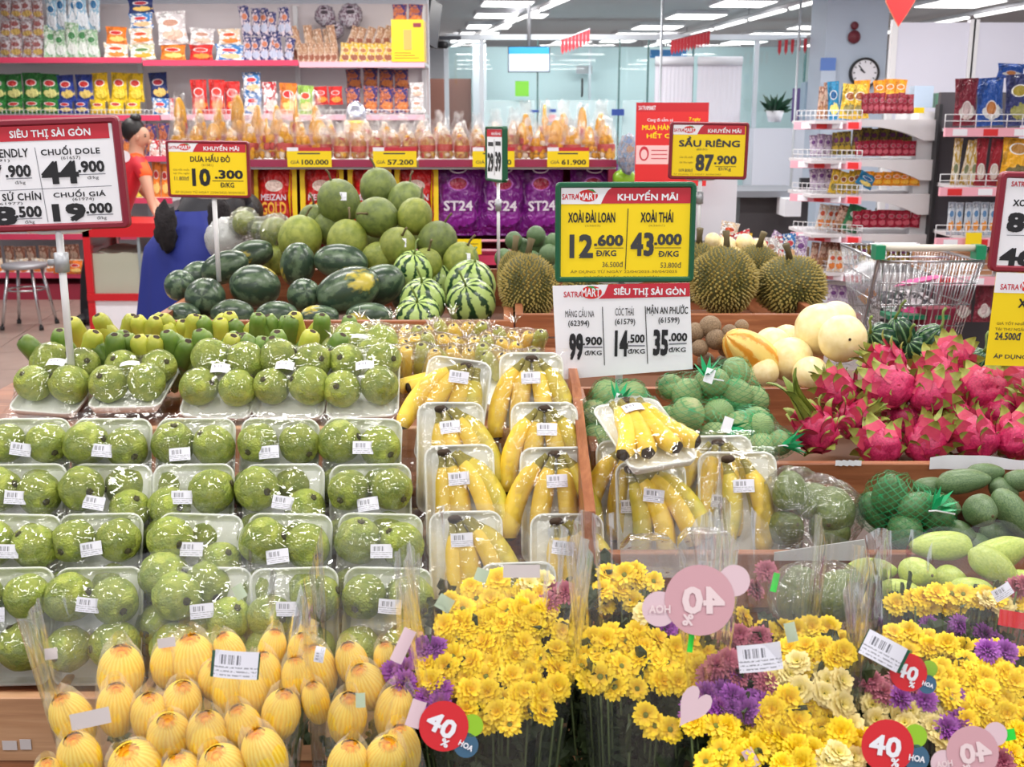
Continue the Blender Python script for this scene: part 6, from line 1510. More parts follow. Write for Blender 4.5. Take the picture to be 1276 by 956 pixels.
def drape(w, l, balls, h=.021, nx=34, ny=44, it=26, seed=0, wr=.0016):
    """cling film stretched from the tray rim over the fruit"""
    pad = .012
    xs = np.linspace(-w / 2 - pad, w / 2 + pad, nx); ys = np.linspace(-pad, l + pad, ny); X_, Y_ = np.meshgrid(xs, ys)
    base = np.full_like(X_, -1.0)
    for x, y, z, r in balls:
        dd = (X_ - x) ** 2 + (Y_ - y) ** 2; base = np.maximum(base, np.where(dd < r * r, z + np.sqrt(np.maximum(r * r - dd, 0)), -1))
    inside = (np.abs(X_) < w / 2 - .001) & (Y_ > .001) & (Y_ < l - .001)
    rimz = np.where(inside, h, h - .0 ); outd = np.maximum(np.maximum(np.abs(X_) - w / 2, -Y_), Y_ - l); low = np.where(outd > 0, h - outd * 1.5, h)
    Z = np.maximum(base, low); lock = ~inside
    for _ in range(it * 3):
        av = Z.copy(); av[1:-1, 1:-1] = (Z[:-2, 1:-1] + Z[2:, 1:-1] + Z[1:-1, :-2] + Z[1:-1, 2:]) / 4
        Z = np.maximum(np.where(lock, low, av), base)
    m = MB(); vs = []
    for j in range(ny):
        for i in range(nx):
            q = noise.noise(Vector((xs[i] * 45 + seed * 7, ys[j] * 45, seed))); rid = (1 - abs(q) * 5) if abs(q) < .2 else 0
            edge = (i in (0, nx - 1)) or (j in (0, ny - 1))
            vs.append((xs[i] * (1 if not edge else .985), ys[j], Z[j, i] + .0015 + (0 if edge else wr * rid)))
    m.add(vs, [(j * nx + i, j * nx + i + 1, (j + 1) * nx + i + 1, (j + 1) * nx + i) for j in range(ny - 1) for i in range(nx - 1)], 0, True)
    # the side walls of the film running under the tray
    return m.mesh('cling_film', M_cling), Z, xs, ys
LABM = MB().grid(6, 3, lambda u, v: ((u - .5) * .042, (v - .5) * .026, -.004 * (2 * u - 1) ** 2)).mesh('barcode_label', M_label)
TRG = traymesh(.165, .215); TRB = traymesh(.142, .235); TRBw = traymesh(.16, .235)
def guavamesh(seed):
    m = MB(); m.ball((0, 0, 0), 1, 1, 1.05, 24, 16, 0, lambda d: 1 + .07 * noise.noise(d * 1.6 + Vector((seed * 3, 0, 0))) + .03 * noise.noise(d * 5 + Vector((seed, 0, 0))) - .08 * max(0, d.z - .9) / .1)
    m.ball((0, 0, .97), .17, .17, .07, 10, 6, 1, lambda d: 1 + .25 * noise.noise(d * 6))
    for k in range(5):
        a = k * 1.256; m.add([(.1 * math.cos(a - .4), .1 * math.sin(a - .4), 1.0), (.1 * math.cos(a + .4), .1 * math.sin(a + .4), 1.0), (.2 * math.cos(a), .2 * math.sin(a), 1.07)], [(0, 1, 2)], 1)
    return m.mesh('guava', [M_guava, M_guavad])
GV = [guavamesh(s) for s in range(4)]
GSET = []
rg = random.Random(21)
for v in range(5):
    bl = []
    for (x, y) in ((-.04, .16), (.041, .158), (-.042, .072), (.04, .07)):
        r = rg.uniform(.040, .0455); x *= 1.06; x += rg.uniform(-.004, .004); y += rg.uniform(-.006, .006)
        if v == 3 and x < 0 and y > .12: y -= .028     # an uneven pack that leaves foam bare
        if v == 4 and x > 0 and y > .12: y -= .038; x += .004
        bl.append((x, y, .004 + r + rg.uniform(0, .004), r))
    me, Z, xs, ys = drape(.165, .215, bl, seed=v)
    GSET.append((bl, me, Z, xs, ys, [(rg.randrange(4), (rg.uniform(-1.6, 1.6), rg.uniform(-1, 1), rg.uniform(0, 6))) for _ in bl]))
def film_z(Z, xs, ys, x, y):
    i = int(np.argmin(abs(xs - x))); j = int(np.argmin(abs(ys - y))); return float(Z[max(j - 2, 0):j + 3, max(i - 3, 0):i + 4].max())
LR = random.Random(5)
def guava_pack(px, r, lab, v=0, tilt=None, roll=0, loc=None, lx=0, ly=.14, dpx=0, yaw=0):
    if loc is None:
        y, z = Brow(r); loc = Vector((xat(px, y + .03, z + .1), y, z + .003 + dpx))
    t = thing('guava_tray', lab, 'fruit pack', loc, (0, 0, 0), 'cling wrapped guava trays')
    Rm = Matrix.Rotation(R(yaw), 3, 'Z') @ Matrix.Rotation(tilt if tilt is not None else TILT, 3, 'X') @ Matrix.Rotation(R(roll), 3, 'Z'); t.rotation_euler = Rm.to_euler()
    bl, me, Z, xs, ys, ro = GSET[v % 5]
    part('foam_tray', TRG, t)
    for (x, y, z, rr_), (gi, e) in zip(bl, ro): part('guava', GV[gi], t, (x, y, z), e, rr_)
    part('cling_film', me, t)
    x_ = lx + LR.uniform(-.012, .012); y_ = ly + LR.uniform(-.008, .008)
    part('barcode_label', LABM, t, (x_, y_, film_z(Z, xs, ys, x_, y_) + .004), (R(LR.uniform(-4, 4)), R(LR.uniform(-6, 6)), R(LR.uniform(-9, 9))))
    return t
ROWN = {4: 'front row', 3: 'second row from front', 2: 'third row from front', 1: 'fourth row from front', 0: 'topmost row'}
COLN = ['far left column', 'second column from left', 'third column from left', 'fourth column from left', 'fifth column from left']
RC = {4: [(16, 0), (126, 1), (258, 4), (371, 3), (481, 0)], 3: [(24, 2), (127, 0), (247, 4), (360, 1), (471, 2)], 2: [(34, 1), (138, 4), (243, 3), (355, 4), (464, 0)], 1: [(42, 0), (143, 1), (246, 2), (348, 0), (450, 1)]}
for r in (1, 2, 3, 4):
    for c, (px, v) in enumerate(RC[r]):
        guava_pack(px, r, 'film wrapped tray of green guavas, %s, %s' % (ROWN[r], COLN[c]), v, roll=LR.uniform(-2, 2), tilt=TILT + R(LR.uniform(-3, 3)))
guava_pack(196, 4, 'film wrapped tray of green guavas squeezed behind the third one of the front row', 1, roll=-6, loc=Vector((xat(222, 1.95, .62), 1.975, .555)), tilt=R(74))
# the flat lying packs on the platform
FLAT = [(52, 2.50, 1, 22, -7, 'far left'), (154, 2.46, 0, 12, 2, 'second from the left'), (268, 2.46, 2, 34, -3, 'third from the left'), (358, 2.46, 1, 32, -2, 'fourth from the left'), (452, 2.46, 0, 30, 3, 'nearest to the bananas'), (432, 2.66, 2, 10, -10, 'stacked behind the others')]
for i, (px, Y, v, tl_, rl_, lab) in enumerate(FLAT):
    z = ZP + .004 + (.05 if i == 5 else (.02 if i == 1 else 0))
    guava_pack(px, 0, 'film wrapped tray of green guavas on the top platform, ' + lab, v, tilt=R(tl_), roll=rl_, loc=Vector((xat(px, Y, z), Y, z)), ly=.1)
# ---- banana packs
def spine(me_pts, M_):
    return [(M_ @ p) for p in me_pts]
def banana_pack(px, r, lab, kinds, roll=0, w=.142, tilt=None, loc=None, yaw=0, lx=0, ly=.15, dz=0, grp='cling wrapped banana trays', tray=None, stem_x=0):
    if loc is None:
        y, z = Brow(r); loc = Vector((xat(px, y + .04, z + .1), y + .0, z + .003 + dz))
    t = thing('banana_tray', lab, 'fruit pack', loc, (0, 0, 0), grp)
    Rm = Matrix.Rotation(R(yaw), 3, 'Z') @ Matrix.Rotation(tilt if tilt is not None else TILT, 3, 'X') @ Matrix.Rotation(R(roll), 3, 'Z'); t.rotation_euler = Rm.to_euler()
    part('foam_tray', tray or TRB, t); bl = []
    for (k, j, sx, z, a) in kinds:
        me, pts, rad = BY[(k, j)]
        Mx = Matrix.Translation((stem_x + sx * .3, .218, z)) @ Matrix.Rotation(R(a), 4, 'Z')
        part('banana', me, t, Mx.to_translation(), Mx.to_euler())
        for p_, q in list(zip(pts, rad))[::2]:
            c = Mx @ p_; bl.append((c.x, c.y, c.z, q + .001))
    part('crown', M_cold, t, (stem_x, .219, .03), scale=(.95, .7, .7))
    me, Z, xs, ys = drape(w, .235, bl, nx=30, ny=44, it=16, seed=hash(lab) % 17)
    part('cling_film', me, t)
    x_ = lx + LR.uniform(-.01, .01); y_ = ly
    part('barcode_label', LABM, t, (x_, y_, film_z(Z, xs, ys, x_, y_) + .003), (R(LR.uniform(-4, 4)), R(LR.uniform(-6, 6)), R(LR.uniform(-8, 8))))
    return t
hA = [(3, 0, -.05, .023, -24), (2, 0, -.018, .028, -9), (1, 0, .018, .028, 9), (0, 1, .05, .023, 24)]
hB = [(3, 0, -.05, .024, -30), (2, 0, -.01, .03, -12), (1, 0, .03, .028, 6), (0, 1, .06, .022, 22)]
hC = [(1, 0, -.02, .023, 0), (1, 0, .02, .028, 10), (0, 0, .06, .028, 26), (0, 1, .09, .023, 34)]
hF = [(0, 1, -.02, .022, 8), (0, 0, .02, .029, 22), (0, 0, .06, .028, 38), (0, 1, .09, .022, 46)]
hD = [(0, 1, -.02, .024, 0), (0, 0, .1, .028, 15)]
hE = [(3, 0, -.04, .03, -40), (3, 0, 0, .034, -26), (2, 0, .04, .03, -10), (2, 1, .08, .024, 4)]
pk = 'film wrapped tray of yellow bananas '
banana_pack(556, 0, pk + 'in the left banana column, topmost, tilted to the left', hE, roll=-8, dz=.02, ly=.19, stem_x=.015)
banana_pack(562, .85, pk + 'in the left banana column, second from top', hC, roll=0, ly=.18, stem_x=-.02)
banana_pack(577, 1.8, pk + 'in the left banana column, third from top', hC, roll=2, ly=.165, stem_x=-.03)
banana_pack(583, 3.15, pk + 'in the left banana column, lowest', hC, roll=1, ly=.18, stem_x=-.02)
banana_pack(662, -.35, pk + 'in the middle banana column, topmost below the white sign', hA, roll=0, ly=.175, w=.142)
banana_pack(678, .85, pk + 'in the middle banana column, second from top', hA, roll=0, ly=.175)
banana_pack(693, 1.85, pk + 'in the middle banana column, third from top', hB, roll=1, ly=.165)
banana_pack(706, 3.2, pk + 'in the middle banana column, lowest', hC, roll=0, ly=.17, stem_x=-.02)
banana_pack(650, 4.1, pk + 'low behind the yellow flowers', hB, roll=2, ly=.17)
banana_pack(787, 1.7, pk + 'behind the curved bunch, its empty foam showing', hB, roll=1, ly=.1)
banana_pack(812, 2.15, pk + 'below the tilted pack, with a curved bunch', hF, roll=1, ly=.165, stem_x=-.04)
banana_pack(895, 1.6, pk + 'with dark stalk behind the right one', hB, roll=1, ly=.1)
banana_pack(917, 1.95, pk + 'at the right holding only two fruits', hD, roll=0, ly=.165, w=.16, tray=TRBw, stem_x=-.02)
p = at(830, 590, 2.05)
banana_pack(825, 1, pk + 'lying tilted on top, tips towards the shopper', [(0, 0, -.1, .03, -10), (1, 0, -.04, .032, -3), (2, 0, .04, .032, 5), (3, 0, .1, .03, 12)], loc=p, tilt=R(18), yaw=0, roll=16, ly=.16)
# empty clear boxes
for i, (px, py, Y) in enumerate(((810, 720, 1.86), (882, 712, 1.86))):
    q = at(px, py, Y); w_ = .052
    prof = lambda s, z: [(-w_ * s, 0, z), (w_ * s, 0, z)]
    m = MB(); L_ = [(-.05, 0), (.05, 0), (.054, .05), (.036, .07), (-.036, .07), (-.054, .05)]
    vs = [(x, 0, z) for x, z in L_] + [(x * .9, .05, z * .92) for x, z in L_]
    m.add(vs, [(5, 4, 3, 2, 1, 0)] + [(j, (j + 1) % 6, (j + 1) % 6 + 6, j + 6) for j in range(6)] + [(6, 7, 8, 9, 10, 11)])
    t = thing('clear_box', ('clear plastic box lid standing behind the centre flowers, left one', 'clear plastic box with small label standing behind the centre flowers, right one')[i], 'box', q)
    part('shell', m.mesh('shell', film('clear_shell', milk=.22, gl=.5, bscale=20, bstr=.4)), t)
    if i: part('barcode_label', LABM, t, (0, -.004, .01), (R(90), 0, 0), .8)

# ---------------------------------------------------------------- green banana hands and bagged bananas on the platform
def hand(px, py, Y, lab, n, seed, meshes, bag=False, spread=1.0, up=62, z=None, sc=1.0):
    rr = random.Random(seed); p = at(px, py, Y)
    if z is not None: p.z = z
    t = thing('banana_hand' if not bag else 'bagged_bananas', lab, 'bananas', p, (0, 0, R(rr.uniform(-15, 15))), 'bagged banana hands' if bag else 'green banana hands')
    bl = []
    for i in range(n):
        u = (i - (n - 1) / 2) / max(n - 1, 1)
        me, pts, rad = meshes[(i + seed) % len(meshes)]
        # fruit points up and slightly outwards: local -Y of the banana becomes up
        el = R(up + rr.uniform(-8, 8)); az = u * 1.15 * spread
        d = Vector((math.sin(az) * .8, -.35 if not bag else -.5, 1.0 * math.sin(el))).normalized()
        q = Vector((0, -1, 0)).rotation_difference(d)
        tw = Matrix.Rotation(rr.uniform(-.5, .5), 3, d)
        loc = Vector((u * .1 * spread, -.012 + rr.uniform(-.008, .008) + (.02 if i % 2 else 0), -.03))
        M_ = tw @ q.to_matrix()
        part('banana', me, t, loc, M_.to_euler(), sc)
        for p_, r_ in list(zip(pts, rad))[::3]:
            c = loc + M_ @ (p_ * sc); bl.append((c.x, c.y, c.z - .03, r_ * sc + .001))
    part('crown', M_cold, t, (0, 0, -.03), scale=(2.6 * spread, 1.2, 1.0))
    if bag:
        m = wrapmesh('bag', M_bag, bl, 30, 22, 40, .006, seed); tp = max(v[2] for v in m.v); tuft(m, (0, 0, tp - .004), .03, .022, 8, seed)
        part('plastic_bag', m.mesh('plastic_bag', M_bag), t, (0, 0, .03))
    return t
HL = sorted([(p_, 420 + (q_ % 2) * 4, 3.0) for q_, p_ in enumerate((150, 192, 232, 272, 312, 352, 394))] + [(p_, 446 + (q_ % 3) * 3, 2.74) for q_, p_ in enumerate((104, 148, 192, 238, 284, 330, 374))])
for i, (px, py, Y) in enumerate(HL):
    ye = px < 280 and py < 440
    hand(px, py + 20, Y, 'hand of short %s bananas on the top platform, %s from left' % ('yellowing green' if ye else 'green', ordn(i)), 4, i, BGY + BG[2:3] if ye else BG, z=at(px, py + 20, Y).z, sc=1.32)
KL = sorted([(436, 432, 3.0), (470, 440, 2.86), (508, 452, 2.74), (538, 436, 2.9), (565, 420, 3.05), (582, 452, 2.78), (612, 440, 2.9), (640, 430, 3.0), (648, 460, 2.72), (420, 456, 2.75), (490, 425, 3.05), (450, 424, 3.1)])
BGY2 = [banana('banana', M_baY, .11, .017, b, 9) for b in (-.4, .4)] + BGY[:1]
for i, (px, py, Y) in enumerate(KL):
    hand(px, py + 8, Y, 'small hand of ripe bananas in a clear bag, %s from left' % ordn(i), 5, 30 + i, BGY2, bag=True, spread=.8)
q = at(590, 488, 2.55)
banana_pack(592, 0, pk + 'lying flat at the back, short bunch with label', [(1, 0, -.06, .024, -50), (1, 0, 0, .026, -44), (1, 1, .06, .024, -38)], loc=Vector((q.x, 2.5, ZP + .02)), tilt=R(8), roll=0, ly=.12, stem_x=-.02)
# ---------------------------------------------------------------- nets of green fruit
def net_mat():
    m = D.materials.new('green_net'); m.use_nodes = True; nt = m.node_tree; nt.nodes.clear()
    out = node(nt, 'ShaderNodeOutputMaterial'); t = tex(nt)
    sx = node(nt, 'ShaderNodeSeparateXYZ'); nt.links.new(t, sx.inputs[0])
    an = math_(nt, 'ARCTAN2', sx.outputs[1], sx.outputs[0])
    a = math_(nt, 'MULTIPLY', an, 26); z = math_(nt, 'MULTIPLY', sx.outputs[2], 480)
    w1 = math_(nt, 'GREATER_THAN', math_(nt, 'SINE', math_(nt, 'ADD', a, z)), .86); w2 = math_(nt, 'GREATER_THAN', math_(nt, 'SINE', math_(nt, 'SUBTRACT', a, z)), .86)
    f = math_(nt, 'MAXIMUM', w1, w2)
    n = noise_(nt, t, 22, 2, .5)
    f = math_(nt, 'ADD', math_(nt, 'MULTIPLY', f, .5), math_(nt, 'MULTIPLY', math_(nt, 'GREATER_THAN', n, .64), .3), clamp=True)
    tr = node(nt, 'ShaderNodeBsdfTransparent'); tr.inputs[0].default_value = (.92, 1, .95, 1); b = node(nt, 'ShaderNodeBsdfPrincipled'); S(b, 'Base Color', c4(srgb(14, 150, 92))); S(b, 'Roughness', .35)
    mx = node(nt, 'ShaderNodeMixShader'); nt.links.new(f, mx.inputs[0]); nt.links.new(tr.outputs[0], mx.inputs[1]); nt.links.new(b.outputs[0], mx.inputs[2]); nt.links.new(mx.outputs[0], out.inputs[0])
    return m
M_net = net_mat(); M_netd = flat('green_net_frill', srgb(14, 160, 100), .35)
FR = {'amb': MB().ball((0, 0, 0), 1, 1, 1.12, 20, 14, fn=lambda d: 1 + .05 * noise.noise(d * 2)).mesh('fruit', M_amb)}
def mango_mesh(mat, seed):
    def f(d): return 1 + .05 * noise.noise(d * 1.5 + Vector((seed, 0, 0)))
    m = MB()
    def g(u, v):
        a = u * 6.28318; b = -math.pi / 2 + v * math.pi; z = math.sin(b); r = math.cos(b)
        r *= 1 - .16 * z; bx = .12 * (1 - z * z)
        q = f(Vector((math.cos(a) * r, math.sin(a) * r, z)))
        return (r * math.cos(a) * q * .98 + bx - .05, r * math.sin(a) * q * .86, z * q)
    m.grid(24, 16, g, 0, True, True); m.ball((.02, 0, .985), .1, .1, .035, 8, 6, 1)
    return m.mesh('mango', [mat, M_stem])
MG = [mango_mesh(M_mangod, 1), mango_mesh(M_mangod, 2)]; ML = [mango_mesh(M_mangol, 3), mango_mesh(M_mangol, 4)]
def netbag(px, py, Y, lab, fruits, mesh, knot, seed=0, tag=True, nm='fruit', z=None, cat='net bag'):
    p = at(px, py, Y); k = mpp(Y, p.z)
    t = thing('net_bag', lab, cat, p, (0, 0, 0)); bl = []
    for i, (dx, dy, dz, r, *ax) in enumerate(fruits):
        loc = Vector((dx * k, dy, -dz * k)); rr_ = r * k; e = 1.0
        o = part(nm, mesh[i % len(mesh)], t, loc, (i * 1.1 + .4, i * .7, i * 2.0), (rr_, rr_, rr_ * (1.0 if mesh[0].name.startswith('fruit') else 1.3)))
        bl.append((*loc, rr_ * (1.05 if mesh[0].name.startswith('fruit') else 1.16)))
    m = wrapmesh('net', M_net, bl, 44, 30, 40, .003, seed); part('net', m.mesh('net', M_net), t)
    kn = Vector((knot[0] * k, knot[1], -knot[2] * k)); ln = Vector((knot[0], 0, -knot[2])).normalized() + Vector((0, -.4, .4))
    part('net_tail', tuft(MB(), kn, .05, .03, 9, seed, ln).mesh('net_tail', M_netd), t)
    part('tie', MB().tube([kn + Vector((-.012, -.008, 0)), kn + Vector((.0, -.013, .003)), kn + Vector((.035, -.016, -.003))], .0018, 6).mesh('tie', M_paper), t)
    if tag: part('price_tag', MB().box(-.011, .011, -.001, .001, -.017, .017).mesh('price_tag', M_paper), t, kn + Vector((0, -.02, .01)), (R(-20), R(20), 0))
    return t
netbag(765, 507, 2.5, 'green net bag of pale green fruits left of the tilted banana pack', [(-26, -.02, 10, 20), (6, -.03, 14, 18), (34, -.01, 8, 18), (-8, .03, -12, 18), (24, .04, -10, 18), (44, .03, 12, 16)], [FR['amb']], (2, -.06, -12), 1)
netbag(770, 548, 2.42, 'green net bag of pale green fruits lying low behind the banana trays', [(-30, 0, 0, 18), (-2, -.02, 4, 18), (26, 0, 8, 18), (10, .03, -10, 18)], [FR['amb']], (30, -.05, -14), 2, False)
netbag(880, 480, 2.62, 'green net bag of pale green fruits right of the white sign', [(-26, -.03, 8, 19), (8, -.02, -6, 18), (-44, 0, 2, 16), (36, -.02, 10, 20), (58, .0, 20, 19), (40, .03, -14, 17), (5, .04, 4, 18)], [FR['amb']], (-4, -.06, -16), 3)
netbag(895, 520, 2.5, 'green net bag of pale green fruits hanging in front of the larger net bag', [(-40, -.02, -6, 21), (-6, -.02, 22, 18), (24, -.03, 8, 20), (48, 0, 4, 17), (4, .04, 0, 18), (-60, .02, 6, 16)], [FR['amb']], (2, -.07, 2), 4)
netbag(945, 545, 2.42, 'green net bag of pale green fruits at the foot of the dragon fruits', [(-24, 0, 8, 17), (2, -.02, 10, 18), (24, -.02, 4, 16), (6, .03, -10, 16)], [FR['amb']], (24, -.05, 2), 5, False)
for i, (px, py, w) in enumerate(((845, 555, 34), (870, 560, 32), (815, 545, 34), (905, 565, 32))):
    melon('green_fruit', 'fruit', 'pale green loose fruit under the net bags, %s from the left' % ordn((1, 2, 0, 3)[i]), px, py, 2.5, w, w * 1.1, [FR['amb']], (.3, -.5, 1), grp='loose pale green fruits', seed=i)
BRM = [MB().ball((0, 0, 0), 1, 1, 1, 18, 12, fn=lambda d: 1 + .03 * noise.noise(d * 2)).mesh('fruit', M_sapo)]
# brown round fruits, striped melon, cream melons, squash
for i, (px, py, w) in enumerate(sorted(((866, 412, 24), (885, 405, 28), (892, 421, 26), (909, 412, 20), (872, 432, 22), (905, 432, 22), (924, 405, 18), (858, 425, 20), (880, 448, 22), (902, 452, 24)))):
    melon('brown_fruit', 'fruit', 'small rough brown round fruit behind the net bags, %s from left' % ordn(i), px, py + 2, 3.1 - .03 * (i % 3), w, w, BRM, (0, -.4, 1), grp='brown round fruits', seed=i)
melon('striped_melon', 'melon', 'oblong orange and cream striped melon beside the brown fruits', 937, 442, 2.98, 52, 88, [MB().ball((0, 0, 0), 1, 1, 1, 32, 20, fn=lambda d: 1 + .02 * math.cos(10 * math.atan2(d.y, d.x))).mesh('rind', M_papaya)], (-1, -.25, .75))
CR = [melonmesh('rind', M_cream, 1, 1, s, lump=.02) for s in (1, 2)]
CL = [(1022, 411, 3.05, 64, 66, 'upper left of the two big ones'), (1050, 422, 2.92, 62, 60, 'front one with a brown navel'), (985, 448, 3.0, 56, 56, 'lower left of the heap'), (962, 430, 3.15, 46, 44, 'at the far left of the heap'), (1010, 466, 2.9, 56, 44, 'lowest, behind the crate edge'), (980, 425, 3.2, 44, 40, 'behind the far left pair'), (1042, 400, 3.2, 50, 50, 'at the back top'), (1100, 450, 2.95, 48, 40, 'under the squashes'), (950, 465, 2.95, 44, 40, 'beside the net bag')]
for i, (px, py, Y, a, b_, lab) in enumerate(CL):
    t = melon('cream_melon', 'melon', 'smooth pale cream melon ' + lab, px, py, Y, b_, a, CR, ((1, -.3, .1), (.0, -1, .15), (.2, -.6, .5))[i % 3], grp='pale cream melons', seed=i)
    if i == 1: part('navel', MB().ball((0, 0, 0), .004, .004, .002, 8, 6).mesh('navel', M_tip), t, (0, 0, a * mpp(Y, 1.1) / 2 * .985))
SQ = MB().ball((0, 0, 0), 1, 1, 1, 40, 18, fn=lambda d: 1 + .06 * math.cos(10 * math.atan2(d.y, d.x)) * (1 - abs(d.z) ** 3)).mesh('rind', melon_mat('squash_stripes', srgb(24, 62, 42), srgb(110, 150, 100), 10, .9, .12, .05, None, .25))
for i, (px, py, w, h, ax, lab) in enumerate(((1100, 422, 40, 46, (-.8, -.4, .4), 'left'), (1122, 415, 34, 44, (-.4, -.2, .8), 'standing in the middle'), (1140, 434, 38, 44, (-.6, -.6, .5), 'in front'), (1160, 425, 40, 46, (.3, -.5, .8), 'right'), (1215, 452, 34, 40, (.3, -.5, .8), 'far right behind the dragon fruits'))):
    melon('ribbed_squash', 'squash', 'dark green ribbed squash behind the dragon fruits, ' + lab, px, py, 3.0, w, h, [SQ], ax, stem=STG[:1], grp='dark green ribbed squashes', seed=i)
# ginseng-coloured fruits on the rear table
for i, (px, py, w) in enumerate(((888, 300, 20), (905, 306, 24), (928, 302, 22), (945, 308, 22), (890, 318, 20), (918, 318, 22))):
    melon('pale_pear', 'fruit', 'pale yellow pear in loose wrap behind the durians, %s from the left' % ordn(i), px, py, 4.7, w, w, CR, (.2, -.7, .5), grp='pale pears behind the durians', seed=i)

# ---------------------------------------------------------------- dragon fruits
def bractmesh(L, w, curl, seed):
    n = 6; vs = []; th = .0015
    for s_ in (0, 1):
        for j in range(n + 1):
            t = j / n; a = curl * t * t; y = L * t; ww = w * (1 - t ** 1.6) + .0012; ou = L * math.sin(a) * .6 * t
            for x in (-1, 0, 1):
                vs.append((x * ww, ou + (0 if x else -.002) - s_ * th, y * (1 - .3 * t * abs(math.sin(a))) + (.0)))
    m = MB(); K = 3 * (n + 1); fs = []; mi = []
    for s_ in (0, 1):
        for j in range(n):
            for x in (0, 1):
                a = s_ * K + j * 3 + x; f = (a, a + 1, a + 4, a + 3); fs.append(f if s_ else tuple(reversed(f))); mi.append(0 if j < 3 else 1)
    m.v = vs; m.f = fs; m.mi = mi; m.sm = [True] * len(fs); return m
M_dr = fruit_mat('dragon_fruit_skin', srgb(168, 24, 76), srgb(206, 52, 104), 10, .38, .15, 60)
M_drg = fruit_mat('dragon_fruit_leaf_tip', srgb(120, 140, 60), srgb(176, 176, 84), 30, .5, .1, 60)
M_drr = fruit_mat('dragon_fruit_leaf_base', srgb(186, 36, 84), srgb(214, 84, 104), 20, .45, .1, 60)
BR = [bractmesh(.036, .018, .8, 1).mesh('bract', [M_drr, M_drg]), bractmesh(.046, .018, .55, 2).mesh('bract', [M_drr, M_drg]), bractmesh(.075, .011, .5, 3).mesh('bract', [M_drg, M_drg])]
DB = [MB().ball((0, 0, 0), 1, 1, 1, 24, 16, fn=lambda d: 1 + .16 * noise.noise(d * 2.6 + Vector((s, 0, 0))) - .1 * max(0, abs(d.z) - .8)).mesh('flesh', M_dr) for s in (1, 2)]
DFL = [(1048, 490, 2.62, 52, 58, (-0.5, 0.6, 0.5)), (1018, 538, 2.42, 58, 62, (-.6, -.1, 1)), (1110, 482, 2.55, 60, 64, (-0.5, 0.8, -0.1)), (1105, 455, 2.68, 56, 50, (-1, 0.2, 0.4)), (1168, 468, 2.68, 56, 56, (-0.3, 0.8, 0.4)), (1186, 448, 2.78, 54, 52, (0.5, 0.8, 0.2)), (1226, 486, 2.6, 62, 62, (0.3, 0.9, -0.2)), (1158, 492, 2.52, 52, 56, (0.8, 0.5, 0.3)), (1098, 556, 2.42, 56, 56, (-0.1, 0.8, 0.1)), (1154, 552, 2.42, 58, 62, (0.5, 0.5, 0.7)), (1216, 545, 2.42, 62, 62, (-0.6, 0.6, 0.5)), (1266, 545, 2.42, 58, 62, (0.7, 0.6, 0.2)), (1268, 482, 2.62, 56, 54, (-0.2, 0.9, 0.3)), (1065, 525, 2.52, 52, 52, (.6, -.3, .6)), (1190, 520, 2.54, 52, 52, (-0.3, 0.7, 0.5)), (1250, 515, 2.55, 52, 52, (0.5, 0.7, 0)), (1128, 520, 2.56, 52, 50, (0.2, 0.9, 0.2)), (1290, 512, 2.5, 52, 52, (0, 0, 1))]
DFB = ['upper left, behind the tall leaves', 'at the left front with long upright green leaves', 'in the middle, bright and facing the shopper', 'at the top left, pale pointed', 'at the top centre', 'at the very top right of centre', 'at the upper right facing the shopper', 'just right of the middle one', 'second from the left in the front row', 'third from the left in the front row', 'fourth from the left in the front row', 'last in the front row at the right edge', 'at the right edge in the upper row', 'dark one between the left ones', 'in the second layer right of centre', 'in the second layer near the right edge', 'in the second layer left of centre', 'cut by the right edge']
for i, (px, py, Y, w, h, ax) in enumerate(DFL):
    p = at(px, py, Y); k = mpp(Y, p.z); r, l = w * k / 2 * .86, h * k / 2 * .92; rr = random.Random(100 + i)
    t = thing('dragon_fruit', 'magenta dragon fruit ' + DFB[i], 'dragon fruit', p, Vector(ax).normalized().to_track_quat('Z', 'Y').to_euler(), 'dragon fruits in the bin')
    part('flesh', DB[i % 2], t, (0, 0, 0), (0, 0, i), (r, r, l))
    rows = [(-.88, 4, 0), (-.6, 5, 1), (-.15, 6, 1), (.3, 6, 1), (.68, 5, 1), (.93, 5, 2)]
    for j, (v, n, b_) in enumerate(rows):
        for q in range(n):
            a = 2 * math.pi * (q + (j % 2) * .5) / n + rr.uniform(-.2, .2); cr = math.sqrt(max(0, 1 - v * v)); out = .35 if j < 5 else .12
            loc = Vector((math.cos(a) * r * cr * .96, math.sin(a) * r * cr * .96, v * l * .97))
            tilt = (-.15 + .3 * (v < 0)) - out * .5
            e = Matrix.Rotation(a - math.pi / 2, 3, 'Z') @ Matrix.Rotation(-(.55 - 0.5 * (1 - cr)) + v * .45 + rr.uniform(-.15, .15), 3, 'X')
            s_ = rr.uniform(.85, 1.2) * (1.5 if i == 1 and j == 5 else (.62 if j == 5 else .95))
            part('bract', BR[b_], t, loc, e.to_euler(), s_)
solo('liner_paper', MB().grid(30, 3, lambda u, v: (u * .42, .0 + .004 * math.sin(u * 25), -.006 + .026 * v + .006 * math.sin(u * 9) * v)).mesh('liner_paper', M_paper), 'white liner paper edge sticking up in front of the dragon fruits', 'paper', (at(1160, 574, 2.27).x, 2.275, zD - .005))
solo('liner_paper', MB().grid(10, 3, lambda u, v: (u * .055, .004 * math.sin(u * 25), .012 * v)).mesh('liner_paper', M_paper), 'small white paper scrap left of the liner paper', 'paper', (at(1042, 575, 2.27).x, 2.275, zD - .003))

